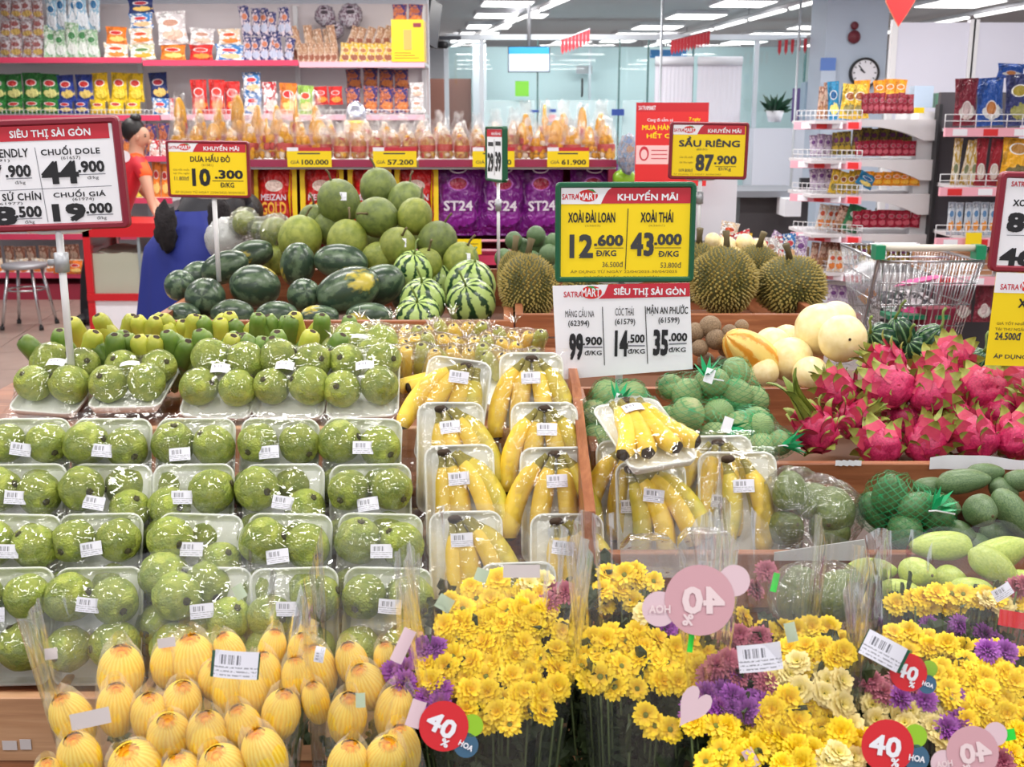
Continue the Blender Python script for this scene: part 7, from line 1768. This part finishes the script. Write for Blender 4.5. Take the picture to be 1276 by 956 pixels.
# ---------------------------------------------------------------- mangoes, bags
MDL = [(1200, 600, 2.18, 36, 66, (1, -.1, .15)), (1222, 638, 2.05, 42, 50, (.2, -1, .1)), (1262, 640, 2.1, 42, 70, (.6, -.4, -.9)), (1251, 610, 2.2, 30, 40, (.8, 0, -.3)), (1272, 598, 2.2, 30, 44, (1, 0, .2)), (1175, 632, 2.14, 34, 44, (1, -.5, 0)), (1195, 665, 2.06, 32, 40, (.9, -.6, .1)), (1245, 665, 2.12, 34, 50, (1, 0, 0)), (1158, 606, 2.2, 26, 40, (1, 0, .2)), (1228, 590, 2.22, 30, 50, (1, .1, 0)), (1215, 680, 2.1, 34, 44, (1, 0, 0)), (1140, 668, 2.12, 36, 50, (1, 0, 0)), (1172, 672, 2.1, 30, 44, (1, 0, 0)), (1285, 660, 2.1, 36, 50, (1, 0, 0))]
MDB = ['long one lying at the top', 'round end facing the shopper', 'slanting down at the right edge', 'between the top one and the right edge', 'at the upper right edge', 'dim one under the top one', 'low in the middle', 'lower right, behind', 'under the net tail', 'deep behind the top', 'deep in the middle', 'deep left', 'deep centre', 'out at the right']
for i, (px, py, Y, a, b_, ax) in enumerate(MDL):
    melon('green_mango', 'mango', 'dark green mango ' + MDB[i], px, py, Y, a, b_, MG, ax, grp='dark green mangoes', seed=i)
MLL = [(1172, 680, 1.92, 42, 82, (-1, -.1, 0)), (1085, 712, 1.86, 32, 66, (1, 0, .05)), (1145, 715, 1.84, 44, 54, (.3, -1, .3)), (1184, 722, 1.86, 38, 42, (.6, -.8, .1)), (1245, 690, 1.9, 46, 80, (1, .1, .3)), (1238, 706, 1.82, 44, 66, (.8, -.3, -.5)), (1120, 740, 1.8, 36, 60, (1, 0, 0)), (1210, 735, 1.78, 36, 56, (1, 0, 0)), (1280, 730, 1.8, 40, 56, (.5, -.5, 0))]
MLB = ['lying across the front board', 'at the left, low in the front bin', 'with its round end towards the shopper', 'half hidden right of the round end one', 'largest at the right', 'in front of the largest at the right', 'below, behind the flowers', 'low at the right behind the flowers', 'at the right edge behind the flowers']
for i, (px, py, Y, a, b_, ax) in enumerate(MLL):
    melon('light_mango', 'mango', 'light yellow green mango ' + MLB[i], px, py, Y, a, b_, ML, ax, grp='light green mangoes', seed=i)
netbag(1132, 632, 2.1, 'green net bag of dark mangoes with a long knotted tail', [(-28, -.01, -20, 22), (4, -.03, -8, 21), (-10, -.03, 22, 24), (26, -.02, 2, 21), (36, 0, 22, 20), (-36, .02, 10, 20)], MG, (14, -.07, -12), 7, False, nm='mango')
# clear bag of green mangoes / papaya
p = at(1012, 632, 2.12); k = mpp(2.12, p.z)
t = thing('clear_fruit_bag', 'clear plastic bag of large green fruits left of the green mango net', 'fruit bag', p); bl = []
MO = [mango_mesh(fruit_mat('olive_fruit_skin', srgb(84, 104, 40), srgb(116, 132, 58), 8, .35, .1, 50), 6)] * 2
for i, (dx, dy, dz, r) in enumerate(((-30, 0, -22, 22), (-34, -.01, 24, 24), (26, 0, 6, 30), (-2, .02, -6, 24), (20, -.01, 26, 24))):
    part('fruit', MO[i % 2], t, (dx * k, dy, -dz * k), (i, i * .6, 0), (r * k, r * k, r * k * 1.2)); bl.append((dx * k, dy, -dz * k, r * k * 1.15))
part('plastic_bag', wrapmesh('plastic_bag', M_bag, bl, 44, 30, 60, .007, 3).mesh('plastic_bag', M_bag), t)
t = thing('clear_fruit_bag', 'large dim green fruit in clear film low behind the centre right flowers', 'fruit bag', at(1022, 742, 1.8)); bl = []
for i, (dx, dz, r) in enumerate(((-24, 0, 34), (20, -2, 34))): part('fruit', MO[i], t, (dx * .0014, 0, -dz * .0014), (0, i, 0), (r * .0013, r * .0013, r * .0016)); bl.append((dx * .0014, 0, 0, r * .0015))
part('plastic_bag', wrapmesh('plastic_bag', M_bag, bl, 36, 24, 40, .004, 9).mesh('plastic_bag', M_bag), t)
pc = at(1020, 676, 1.97)
solo('paper_card', MB().add([(-.085, 0, -.012), (.085, 0, -.012), (.082, 0, .03), (-.085, 0, .004), (-.085, .002, -.012), (.085, .002, -.012), (.082, .002, .03), (-.085, .002, .004)], [(0, 1, 2, 3), (7, 6, 5, 4), (3, 2, 6, 7), (0, 4, 5, 1), (1, 5, 6, 2), (0, 3, 7, 4)]).mesh('paper_card', flat('grey_card', srgb(190, 190, 192), .6)), 'slanting grey white card on the mango board', 'card', (at(1022, 686, 1.97).x, 1.97, zM + .002))
# ---------------------------------------------------------------- flowers
def petal_mat(name, c, c2, rough=.5):
    m, nt, b = newmat(name); t = tex(nt)
    ln = node(nt, 'ShaderNodeVectorMath', operation='LENGTH'); nt.links.new(t, ln.inputs[0])
    cc = ramp(nt, math_(nt, 'MULTIPLY', ln.outputs['Value'], 45), ((.25, c2), (.75, c)))
    hs = node(nt, 'ShaderNodeHueSaturation'); nt.links.new(cc, hs.inputs['Color']); nt.links.new(math_(nt, 'MULTIPLY_ADD', randv(nt), .2, .9), hs.inputs['Value'])
    nt.links.new(hs.outputs[0], b.inputs['Base Color']); S(b, 'Roughness', rough)
    S(b, 'Subsurface Weight', .0); return m
M_py = petal_mat('yellow_petal', srgb(255, 222, 16), srgb(232, 180, 10)); M_pc = petal_mat('cream_petal', srgb(250, 232, 160), srgb(226, 206, 90))
M_pp = petal_mat('purple_petal', srgb(160, 76, 178), srgb(110, 40, 120)); M_pm = petal_mat('mauve_petal', srgb(184, 100, 120), srgb(150, 60, 90))
M_cen = flat('flower_centre', srgb(120, 128, 40), .7); M_ceny = flat('yellow_flower_centre', srgb(206, 170, 20), .7)
M_leaf = flat('chrysanthemum_leaf', srgb(52, 66, 34), .6, var=.35); M_stalk = flat('flower_stalk', srgb(84, 100, 52), .6, var=.2)
def blossom(name, mats, seed, rings, L=.0195, w=.0034):
    rr = random.Random(seed); m = MB()
    for (n, el, k) in rings:
        for i in range(n):
            a = 2 * math.pi * (i + rr.uniform(-.2, .2)) / n; e = R(el + rr.uniform(-9, 9)); l = L * k * rr.uniform(.88, 1.08); ww = w * rr.uniform(.85, 1.15)
            u = Vector((math.cos(a) * math.cos(e), math.sin(a) * math.cos(e), math.sin(e))); s = Vector((-math.sin(a), math.cos(a), 0)); nn = u.cross(s)
            p0 = u * .002; p1 = u * l * .5 - nn * (-.001); p2 = u * l * .88 + nn * -.0022; p3 = u * l * 1.0 + nn * -.0038
            m.add([p0 - s * ww * .35, p0 + s * ww * .35, p1 - s * ww, p1 + s * ww, p1 - nn * .0009, p2 - s * ww * .8, p2 + s * ww * .8, p3],
                  [(0, 4, 2), (0, 1, 4), (1, 3, 4), (2, 4, 5), (4, 6, 5), (4, 3, 6), (5, 6, 7)], 0, True)
    m.ball((0, 0, .0022), .0048, .0048, .0028, 9, 5, 1)
    m.lathe([(0, -.004), (.005, -.003), (.003, .001)], 8, 1)
    return m.mesh(name, mats)
RF = ((20, 12, 1), (18, 30, .95), (14, 50, .8), (8, 68, .6)); RD = ((18, 14, 1), (16, 32, .92)); RP = ((22, 5, 1), (22, 25, .95), (18, 45, .85), (14, 62, .75), (9, 78, .65))
BL = {'y': [blossom('blossom', [M_py, M_ceny], s, RF) for s in (1, 2, 3)] + [blossom('blossom', [M_py, M_cen], 4, RD)], 'd': [blossom('blossom', [M_py, M_cen], s, RD) for s in (5, 6)],
      'c': [blossom('blossom', [M_pc, M_cen], s, RF, w=.0042) for s in (7, 8)], 'p': [blossom('blossom', [M_pp, M_pp], s, RP, w=.0022) for s in (9, 10)], 'm': [blossom('blossom', [M_pm, M_pm], s, RP, w=.0022) for s in (11, 12)]}
BLN = {'c': 'cream blossom', 'p': 'purple blossom', 'm': 'mauve pink blossom'}
def budmesh():
    m = MB(); nu = 64
    prof = [(.0, 0), (.3, .02), (.62, .12), (.86, .28), (.98, .46), (1, .6), (.93, .74), (.78, .86), (.6, .94), (.46, .985)]
    m.lathe([(r, z) for r, z in prof], nu, 0, fn=lambda t, i: 1 + .03 * (abs(math.sin(t * 13)) - .5))
    rr = random.Random(4)
    for k in range(26):      # petal tips folding over the mouth
        a = k * 2 * math.pi / 26 + rr.uniform(-.1, .1); r0 = .5 + rr.uniform(-.06, .04); h = rr.uniform(.98, 1.08); s = .09
        c, q = math.cos(a), math.sin(a)
        m.add([(c * r0 - q * s, q * r0 + c * s, .95), (c * r0 + q * s, q * r0 - c * s, .95), (c * r0 * .62, q * r0 * .62, h)], [(0, 1, 2)], 0, True)
    for k in range(18):
        a = k * 2 * math.pi / 18 + .1; c, q = math.cos(a), math.sin(a); s = .07; r0 = .3
        m.add([(c * r0 - q * s, q * r0 + c * s, .88), (c * r0 + q * s, q * r0 - c * s, .88), (c * .14, q * .14, 1.0)], [(0, 1, 2)], 1, True)
    m.lathe([(.47, .94), (.2, .93), (0, .96)], 16, 1)
    return m
def bud_mat():
    m, nt, b = newmat('folded_yellow_petals'); t = tex(nt)
    sx = node(nt, 'ShaderNodeSeparateXYZ'); nt.links.new(t, sx.inputs[0]); an = math_(nt, 'ARCTAN2', sx.outputs[1], sx.outputs[0])
    w = math_(nt, 'SINE', math_(nt, 'ADD', math_(nt, 'MULTIPLY', an, 26), math_(nt, 'MULTIPLY', noise_(nt, t, 4, 3), 6)))
    cc = ramp(nt, math_(nt, 'MULTIPLY_ADD', w, .5, .5), ((.0, srgb(246, 200, 44)), (.5, srgb(255, 216, 66)), (1, srgb(255, 226, 96))))
    nt.links.new(cc, b.inputs['Base Color']); S(b, 'Roughness', .5); bump_(nt, b, w, .15, .02); return m
BUDM = budmesh().mesh('bud', [bud_mat(), flat('orange_inner_petals', srgb(255, 190, 30), .5)])
def netsleeve(u, v):
    a = u * 6.28318; r = (1.05 * (1 - .42 * v ** 3)) if v < .8 else (.83 - (v - .8) * 2.4)
    r *= 1 + .03 * math.sin(a * 6 + v * 3); return (r * math.cos(a), r * math.sin(a), .02 + v * (1.22 if math.sin(a * 2.0) > -.2 else 1.1))
M_gauze = film('white_gauze', milk=.12, gl=.05, bscale=60, bstr=.3, rough=.5)
NSL = MB().grid(24, 12, netsleeve, 0, True, True).mesh('gauze_sleeve', M_gauze)
LFM = MB()
def leafshape():
    pts = [(0, 0), (.3, .18), (.22, .34), (.42, .5), (.24, .62), (.26, .82), (0, 1)]
    vs = [(x, .08 * math.sin(y * 3), y) for x, y in pts] + [(-x, .08 * math.sin(y * 3), y) for x, y in pts[1:-1]] + [(0, .0, y) for y in (.3, .6)]
    return vs
def foliage(root, cl, n, seed, depth=.05):
    """stalks and jagged leaves under the blossoms"""
    rr = random.Random(seed); m = MB(); st_ = MB()
    for (p, r) in cl:
        for i in range(n):
            q = p + Vector((rr.uniform(-r, r), rr.uniform(.0, .05), rr.uniform(-.16, -.012)))
            L = rr.uniform(.025, .05); E_ = Euler((rr.uniform(-1.4, .6), rr.uniform(-1.2, 1.2), rr.uniform(0, 6.3))).to_matrix()
            w = .55
            pts = [(0, 0), (.3, .2), (.2, .36), (.4, .52), (.22, .64), (.24, .84), (0, 1)]
            left = [E_ @ Vector((x * L * w * 1.6, 0, y * L)) + q for x, y in pts]; right = [E_ @ Vector((-x * L * w * 1.6, 0, y * L)) + q for x, y in pts]; mid = [E_ @ Vector((0, .1 * L, y * L)) + q for x, y in pts]
            vs = left + right + mid
            m.add(vs, [(j, j + 1, 14 + j + 1, 14 + j) for j in range(6)] + [(14 + j, 14 + j + 1, 7 + j + 1, 7 + j) for j in range(6)])
        for i in range(max(3, n // 5)):
            q = p + Vector((rr.uniform(-r, r), rr.uniform(-.01, .03), -.01)); b = Vector((q.x * .5, q.y * .5 + .02, min(q.z - .2, -.1)))
            st_.tube([q, q.lerp(b, .5) + Vector((0, .01, 0)), b], .0018, 5)
    part('foliage', m.mesh('foliage', M_leaf), root, kind='stuff'); part('stalks', st_.mesh('stalks', M_stalk), root, kind='stuff')
def sleeve(root, Y, top, hw, bot, hwb, depth=.11, peaks=(0,), seed=0, ph=.06, mat=None, zb=None):
    rr = random.Random(seed); T_ = at(top[0], top[1], Y) - root.location; B_ = at(bot[0], bot[1], Y - .04) - root.location
    kt = mpp(Y, T_.z + root.location.z); wt, wb = hw * kt, hwb * kt
    B_.z = max(B_.z, .37 - root.location.z)
    nseg = 96; ph0 = rr.uniform(0, 6)
    def g(u, v):
        a = u * 2 * math.pi; q = wb + (wt - wb) * v
        fold = 1 + (.02 + .03 * v) * math.sin(a * 11 + ph0 + 2 * v) * .5 + .035 * v * math.sin(a * 23 + ph0 * 2) * .5 + .03 * noise.noise(Vector((math.cos(a) * 2, math.sin(a) * 2, v * 3 + seed)))
        dd = depth * (.5 + .5 * v)
        c = B_.lerp(T_, v)
        pk = ph * (abs(math.sin(a * 1.5 + ph0)) + .25 * abs(math.sin(a * 4 + ph0))) * max(0, v - .5) * 2
        back = .05 * max(0, math.sin(a)) * v
        return (c.x + q * fold * math.cos(a), c.y + dd * fold * math.sin(a), c.z + pk + back)
    m = MB().grid(nseg, 16, g, 0, True, True)
    return part('clear_sleeve', m.mesh('clear_sleeve', mat or M_sleeve), root)
def sticker(root, px, py, Y, w, h, mat, rot=0, nm='sticker', label=None, parts=()):
    p = at(px, py, Y) - root.location; k = mpp(Y, at(px, py, Y).z)
    o = part(nm, MB().grid(6, 3, lambda u, v: ((u - .5) * w * k, (v - .5) * h * k, -.0015 * (2 * u - 1) ** 2)).mesh(nm, mat), root, p, (R(72), 0, 0), label=label)
    o.rotation_euler = (Matrix.Rotation(R(72), 3, 'X') @ Matrix.Rotation(R(rot), 3, 'Z')).to_euler()
    return o
def slabel(root, px, py, Y, w, rot, brd=None):
    k = mpp(Y, 1); s = w * k / .042
    if brd: 
        q = sticker(root, px, py, Y + .009, w * 1.08, w * .58, brd, rot, 'label_border')
    p = at(px, py, Y) - root.location
    o = part('barcode_label', LABM, root, p, (0, 0, 0), s); o.rotation_euler = (Matrix.Rotation(R(72), 3, 'X') @ Matrix.Rotation(R(rot), 3, 'Z')).to_euler(); return o
M_disc = flat('sale_red', srgb(214, 34, 44), .45); M_discp = flat('sale_pale_pink', srgb(210, 162, 172), .5); M_pkh = flat('pale_pink', srgb(224, 196, 206), .5); M_tape = flat('clear_tape_green', srgb(186, 202, 176), .5); M_gtape = flat('bright_green_tape', srgb(40, 220, 60), .5)
M_blob = flat('sale_blue', srgb(60, 100, 130), .5); M_discs = flat('pale_grey_pink', srgb(206, 196, 196), .5)
def saledisc(root, px, py, Y, r, mat, rot=0, mirror=False, blobs=True, pale=False):
    p = at(px, py, Y) - root.location; k = mpp(Y, 1.0)
    o = part('sale_disc', MB().lathe([(0, 0), (r * k, 0)], 28).mesh('sale_disc', mat), root, p); o.rotation_euler = (Matrix.Rotation(R(72), 3, 'X') @ Matrix.Rotation(R(rot), 3, 'Z')).to_euler()
    sx = -1 if mirror else 1
    def tx(s, x, y, w, h, m_): part('lettering', text_mb(s, w * r * k, h * r * k, .04).mesh('lettering', m_), o, (sx * x * r * k, y * r * k, .0016), scale=(sx, 1, 1))
    wm = flat('print_white_soft', srgb(236, 214, 218), .5) if pale else M_paper
    tx('40', -.1, .0, 1.15, .72, wm); tx('%', .35, -.55, .3, .3, wm)
    if blobs:
        b = part('side_disc', MB().lathe([(0, 0), (r * .45 * k, 0)], 20).mesh('side_disc', M_pkh if pale else M_lgreen), o, (sx * -1.0 * r * k * (1 if mirror else -1), .55 * r * k, -.001))
        b2 = part('side_disc', MB().lathe([(0, 0), (r * .5 * k, 0)], 20).mesh('side_disc', M_pkh if pale else M_blob), o, (sx * 1.15 * r * k, -.25 * r * k * (1 if mirror else 1), -.001))
        tx('HOA', 1.15, -.25, .6, .22, wm)
    return o
FS = {'ysurf': None}
def bouquet(lab, cx, Y0, clusters, sl, seed, fol=26, cat='bouquet', nm='bouquet', fy=None):
    """clusters: (px,py,rx,ry,count,kind[,Y])"""
    rr = random.Random(seed); root = thing(nm, lab, cat, (at(cx, 900, Y0).x, Y0, .37), (0, 0, 0)); fc = []
    for c in clusters:
        px, py, rx, ry, n, kd = c[:6]; Yc = c[6] if len(c) > 6 else None; placed = []
        tries = 0
        dmin = 30 if n > 1 else 1
        while len(placed) < n and tries < n * 60:
            tries += 1; a = rr.uniform(0, 6.283); q = math.sqrt(rr.random()); x = px + rx * q * math.cos(a); y = py + ry * q * math.sin(a)
            dm = dmin * (1 - tries / (n * 70))
            if any((x - X_) ** 2 + ((y - Y_) * 1.25) ** 2 < dm * dm for X_, Y_ in placed): continue
            placed.append((x, y))
            Yv = Yc if Yc else Y0 + (860 - y) / 240 * .22
            p = at(x, y, Yv + rr.uniform(-.008, .008)) - root.location
            d = Vector((rr.uniform(-.45, .45) + (x - px) / 260, -.75 + rr.uniform(-.3, .3), .8)).normalized()
            M_ = (d.to_track_quat('Z', 'Y').to_matrix() @ Matrix.Rotation(rr.uniform(0, 6.3), 3, 'Z'))
            part('blossom', rr.choice(BL[kd]), root, p, M_.to_euler(), rr.uniform(.9, 1.12), BLN.get(kd))
            fc.append(p)
    cl = [(fc[i], .03) for i in range(0, len(fc), 3)]
    foliage(root, cl, fol, seed)
    for s_ in sl: sleeve(root, *s_[:5], **s_[5] if len(s_) > 5 else {})
    return root
b3 = bouquet('bouquet of yellow chrysanthemums with purple ones at its left edge', 620, 1.42,
     [(622, 755, 62, 34, 18, 'y'), (600, 800, 62, 30, 16, 'y'), (650, 790, 52, 40, 14, 'y'), (565, 842, 50, 24, 10, 'y'), (640, 845, 62, 34, 14, 'y'), (600, 880, 40, 20, 6, 'y'), (660, 880, 34, 18, 4, 'y'), (530, 806, 16, 10, 3, 'p'), (503, 840, 16, 12, 3, 'p'), (548, 866, 18, 12, 3, 'p'), (560, 795, 12, 6, 1, 'c'), (552, 825, 10, 6, 1, 'm'),
      (692, 745, 22, 10, 3, 'm'), (676, 727, 20, 6, 2, 'c'), (628, 910, 18, 8, 1, 'd'), (655, 762, 26, 14, 3, 'd')],
     [(1.44, (618, 740), 118, (620, 1010), 66, dict(seed=3, depth=.10, ph=.05))], 3)
b4 = bouquet('bouquet of yellow daisy chrysanthemums above dark leaves in the middle of the front row', 800, 1.42,
     [(780, 722, 38, 8, 6, 'y', 1.62), (765, 745, 28, 12, 4, 'y', 1.6), (802, 766, 10, 3, 1, 'c', 1.5), (858, 790, 14, 6, 2, 'c', 1.5), (782, 808, 60, 22, 18, 'y'), (745, 835, 30, 16, 6, 'd'), (790, 848, 46, 14, 6, 'd'), (845, 838, 30, 18, 7, 'y'), (860, 815, 22, 14, 4, 'y'), (808, 900, 12, 10, 2, 'd'), (840, 908, 8, 12, 1, 'd'), (690, 880, 18, 10, 0, 'd'), (830, 783, 6, 4, 1, 'p')],
     [(1.45, (812, 735), 105, (812, 1010), 72, dict(seed=5, depth=.10, ph=.055))], 5, fol=40)
b5 = bouquet('bouquet mixing yellow, cream and purple chrysanthemums right of the dark leaved one', 965, 1.40,
     [(1000, 795, 52, 14, 12, 'y', 1.56), (1000, 820, 56, 14, 12, 'y'), (925, 800, 26, 14, 5, 'm', 1.52), (910, 835, 34, 16, 6, 'm'), (920, 838, 18, 6, 1, 'p'), (905, 877, 52, 12, 12, 'p'), (880, 890, 20, 8, 3, 'p'), (1005, 848, 44, 22, 9, 'c'), (1040, 868, 14, 14, 3, 'c'), (970, 848, 18, 10, 2, 'm'), (890, 902, 26, 8, 4, 'y'), (930, 920, 44, 18, 10, 'y'), (985, 885, 26, 18, 6, 'y'), (1020, 876, 14, 8, 1, 'd'), (965, 900, 26, 14, 5, 'y'),
      (900, 945, 26, 10, 4, 'd'), (1030, 925, 44, 16, 9, 'y'), (985, 945, 34, 10, 4, 'y'), (1050, 948, 22, 8, 3, 'c'), (1060, 900, 12, 12, 1, 'c')],
     [(1.44, (962, 760), 118, (968, 1010), 92, dict(seed=8, depth=.11, ph=.06))], 7, fol=22)
b6 = bouquet('bouquet of yellow, cream and violet chrysanthemums filling the right front corner', 1180, 1.42,
     [(1130, 800, 34, 12, 6, 'y', 1.58), (1170, 815, 46, 12, 9, 'y', 1.56), (1235, 820, 44, 12, 8, 'y', 1.58), (1215, 836, 50, 16, 10, 'y'), (1165, 850, 26, 12, 4, 'y'), (1252, 852, 30, 14, 6, 'y'), (1110, 856, 30, 12, 4, 'm'), (1140, 868, 24, 8, 3, 'p'), (1165, 862, 16, 8, 2, 'y'), (1182, 866, 12, 6, 1, 'p'), (1212, 868, 30, 14, 6, 'y'), (1108, 888, 28, 14, 5, 'c'), (1150, 892, 30, 18, 6, 'c'), (1170, 905, 22, 14, 3, 'c'),
      (1210, 890, 34, 12, 7, 'y'), (1245, 885, 30, 14, 6, 'y'), (1195, 908, 16, 12, 3, 'p'), (1240, 920, 36, 18, 8, 'y'), (1262, 905, 20, 16, 4, 'y'), (1225, 950, 24, 8, 3, 'm'), (1265, 945, 14, 10, 2, 'y'), (1235, 812, 18, 4, 2, 'p')],
     [(1.46, (1180, 782), 128, (1180, 1010), 104, dict(seed=11, depth=.11, ph=.05))], 9, fol=20)
b7 = bouquet('bouquet of yellow and pale purple chrysanthemums behind, under the light mangoes', 1200, 1.68,
     [(1135, 752, 26, 8, 4, 'y', 1.7), (1180, 748, 44, 8, 8, 'y', 1.7), (1215, 745, 30, 8, 5, 'y', 1.7), (1250, 750, 24, 8, 3, 'c', 1.7), (1190, 785, 46, 10, 6, 'p', 1.68), (1268, 730, 10, 8, 2, 'm', 1.7), (1270, 755, 14, 8, 2, 'y', 1.7), (1225, 800, 20, 6, 2, 'p', 1.68)],
     [(1.72, (1195, 735), 120, (1195, 900), 90, dict(seed=14, depth=.08, ph=.05))], 11, fol=14)
b8 = thing('bouquet', 'bouquet sleeve of tall clear film standing behind the mixed bouquet, with a bright green tape', 'bouquet', (at(960, 800, 1.6).x, 1.62, .37))
sleeve(b8, 1.6, (955, 725), 70, (960, 900), 45, seed=21, depth=.07, ph=.07)
part('blossom', BL['m'][0], b8, at(955, 712, 1.62) - b8.location, (R(50), 0, 0), label='mauve pink blossom'); part('blossom', BL['m'][1], b8, at(940, 735, 1.62) - b8.location, (R(50), 0, 1)); part('blossom', BL['y'][1], b8, at(925, 770, 1.6) - b8.location, (R(50), 0, 1))
# wrapped yellow bud bouquets
def buds(lab, cx, Y0, lst, sl, seed):
    rr = random.Random(seed); root = thing('bud_bouquet', lab, 'bouquet', (at(cx, 900, Y0).x, Y0, .37)); fc = []
    for (px, py, w, h) in lst:
        Yv = Y0 + (880 - py) / 200 * .20; p = at(px, py + h * .5, Yv); k = mpp(Yv, p.z); p = p - root.location
        e = (R(16 + rr.uniform(-8, 10)), R(rr.uniform(-12, 12)), rr.uniform(0, 6.3))
        e = (Matrix.Rotation(R(20 + rr.uniform(-8, 8)), 3, 'X') @ Matrix.Rotation(R(rr.uniform(-14, 14)), 3, 'Y') @ Matrix.Rotation(rr.uniform(0, 6.3), 3, 'Z')).to_euler()
        b = part('bud', BUDM, root, p, e, (w * k / 2 * .95, w * k / 2 * .95, h * k * 1.1))
        part('gauze_sleeve', NSL, b, scale=rr.uniform(.99, 1.03)); fc.append(p + Vector((0, .01, -.01)))
    foliage(root, [(p, .02) for p in fc[::2]], 8, seed)
    for s_ in sl: sleeve(root, *s_[:5], **s_[5])
    return root
b1 = buds('large bouquet of yellow gauze wrapped chrysanthemum buds at the left front', 225, 1.42,
     [(150, 838, 58, 78), (108, 888, 52, 76), (111, 938, 54, 76), (207, 824, 42, 62), (246, 822, 56, 70), (226, 868, 50, 62), (147, 880, 50, 70), (187, 886, 48, 66), (215, 908, 56, 72), (182, 946, 68, 66), (262, 912, 54, 78), (298, 806, 38, 54), (288, 858, 48, 66), (289, 948, 60, 66), (315, 902, 48, 64), (234, 962, 52, 50), (334, 808, 36, 56), (338, 840, 44, 64), (372, 806, 34, 58), (376, 846, 42, 66), (345, 886, 50, 66), (345, 938, 56, 78), (265, 838, 40, 60), (64, 962, 40, 60), (320, 860, 42, 60)],
     [(1.45, (215, 800), 178, (232, 1020), 130, dict(seed=2, depth=.12, ph=.045))], 2)
b2 = buds('narrow bouquet of yellow gauze wrapped buds between the large one and the yellow flowers', 455, 1.42,
     [(410, 830, 42, 66), (446, 822, 42, 62), (430, 884, 50, 80), (468, 846, 50, 66), (484, 884, 50, 70), (476, 936, 54, 72), (430, 950, 54, 76), (400, 870, 36, 60), (486, 820, 34, 50), (510, 930, 44, 66)],
     [(1.46, (450, 760), 72, (455, 1020), 62, dict(seed=6, depth=.10, ph=.06))], 4)
# labels, tape squares and sale stickers on the film
slabel(b1, 293, 829, 1.335, 56, -4, M_greenf); sticker(b1, 112, 896, 1.33, 50, 20, M_discs, 12); sticker(b1, 207, 801, 1.36, 22, 12, M_discs, 8); sticker(b1, 63, 815, 1.36, 16, 14, M_discs, 6)
sticker(b1, 298, 738, 1.5, 14, 18, M_tape, 30); slabel(b1, 398, 816, 1.36, 20, 80)
sticker(b2, 449, 873, 1.35, 12, 18, M_tape, 2); sticker(b2, 502, 805, 1.35, 16, 44, M_pkh, -25)
sticker(b3, 554, 752, 1.36, 20, 18, M_tape, -30); sticker(b3, 600, 717, 1.38, 16, 16, M_tape, -20); sticker(b3, 518, 890, 1.33, 18, 34, M_pkh, -18); saledisc(b3, 553, 905, 1.325, 32, M_disc, -28)
for q_ in ((650, 712, 46, 16),): sticker(b3, q_[0], q_[1], 1.4, q_[2], q_[3], M_discs, 0)
saledisc(b4, 872, 748, 1.335, 44, M_discp, 0, True, True, True); sticker(b4, 861, 801, 1.33, 7, 24, M_gtape, -8)  # disc and its print are coloured pale for the film haze over them
hrt = [(0, -1)] + [(math.sin(t) ** 3 * 1.0, (13 * math.cos(t) - 5 * math.cos(2 * t) - 2 * math.cos(3 * t) - math.cos(4 * t)) / 15) for t in [R(a) for a in range(190, 530, 15)]]
kq = 24 * mpp(1.33, .9)
o = part('heart_card', MB().add([(x * kq * .8, y * kq * 1.2, 0) for x, y in hrt], [tuple(reversed(range(len(hrt))))]).mesh('heart_card', M_pkh), b5, at(864, 880, 1.32) - b5.location); o.rotation_euler = (Matrix.Rotation(R(72), 3, 'X') @ Matrix.Rotation(R(-35), 3, 'Z')).to_euler()
slabel(b5, 948, 820, 1.33, 56, 6); sticker(b5, 986, 788, 1.35, 14, 24, M_tape, 12); sticker(b5, 936, 945, 1.31, 14, 24, M_pkh, 30)
sticker(b8, 966, 726, 1.53, 8, 24, M_gtape, -14)
slabel(b6, 1102, 812, 1.34, 54, -28, M_greenf); saledisc(b6, 1132, 838, 1.36, 24, M_disc, -20, False, True); saledisc(b6, 1106, 930, 1.31, 34, M_disc, -10, False, True); saledisc(b6, 1212, 938, 1.31, 34, M_discp, 8, True, True, True)
sticker(b6, 1258, 916, 1.32, 16, 14, M_gtape, 10); slabel(b7, 1250, 738, 1.62, 26, 30); sticker(b7, 1262, 772, 1.62, 34, 20, M_disc, -10); sticker(b7, 1122, 787, 1.6, 14, 12, M_tape, 0)
# dark bin the bouquets stand in
fb = thing('flower_bin', 'low dark bin the wrapped bouquets stand in along the front edge', 'bin', (0, 0, 0))
part('bin_base', MB().box(-.85, .98, 1.08, 1.60, 0, .36).mesh('bin_base', flat('bin_dark', srgb(60, 58, 60), .6)), fb)
for q_ in ((-.86, .99, 1.06, 1.08, 0, .42), (-.87, -.85, 1.06, 1.6, 0, .42), (.98, 1.0, 1.06, 1.6, 0, .42)): part('bin_wall', MB().box(*q_).mesh('bin_wall', flat('bin_dark', srgb(60, 58, 60), .6)), fb)
solo('tape_scrap', MB().box(-.013, .013, -.001, 0, -.009, .009).mesh('tape_scrap', M_discs), 'torn white label scrap on the stand front at the left edge, left one', 'label scrap', (xat(12, y4 - .09, .48), y4 - .0915, .470))
solo('tape_scrap', MB().box(-.01, .01, -.001, 0, -.01, .01).mesh('tape_scrap', M_discs), 'torn white label scrap on the stand front at the left edge, right one', 'label scrap', (xat(32, y4 - .09, .48), y4 - .0915, .472))
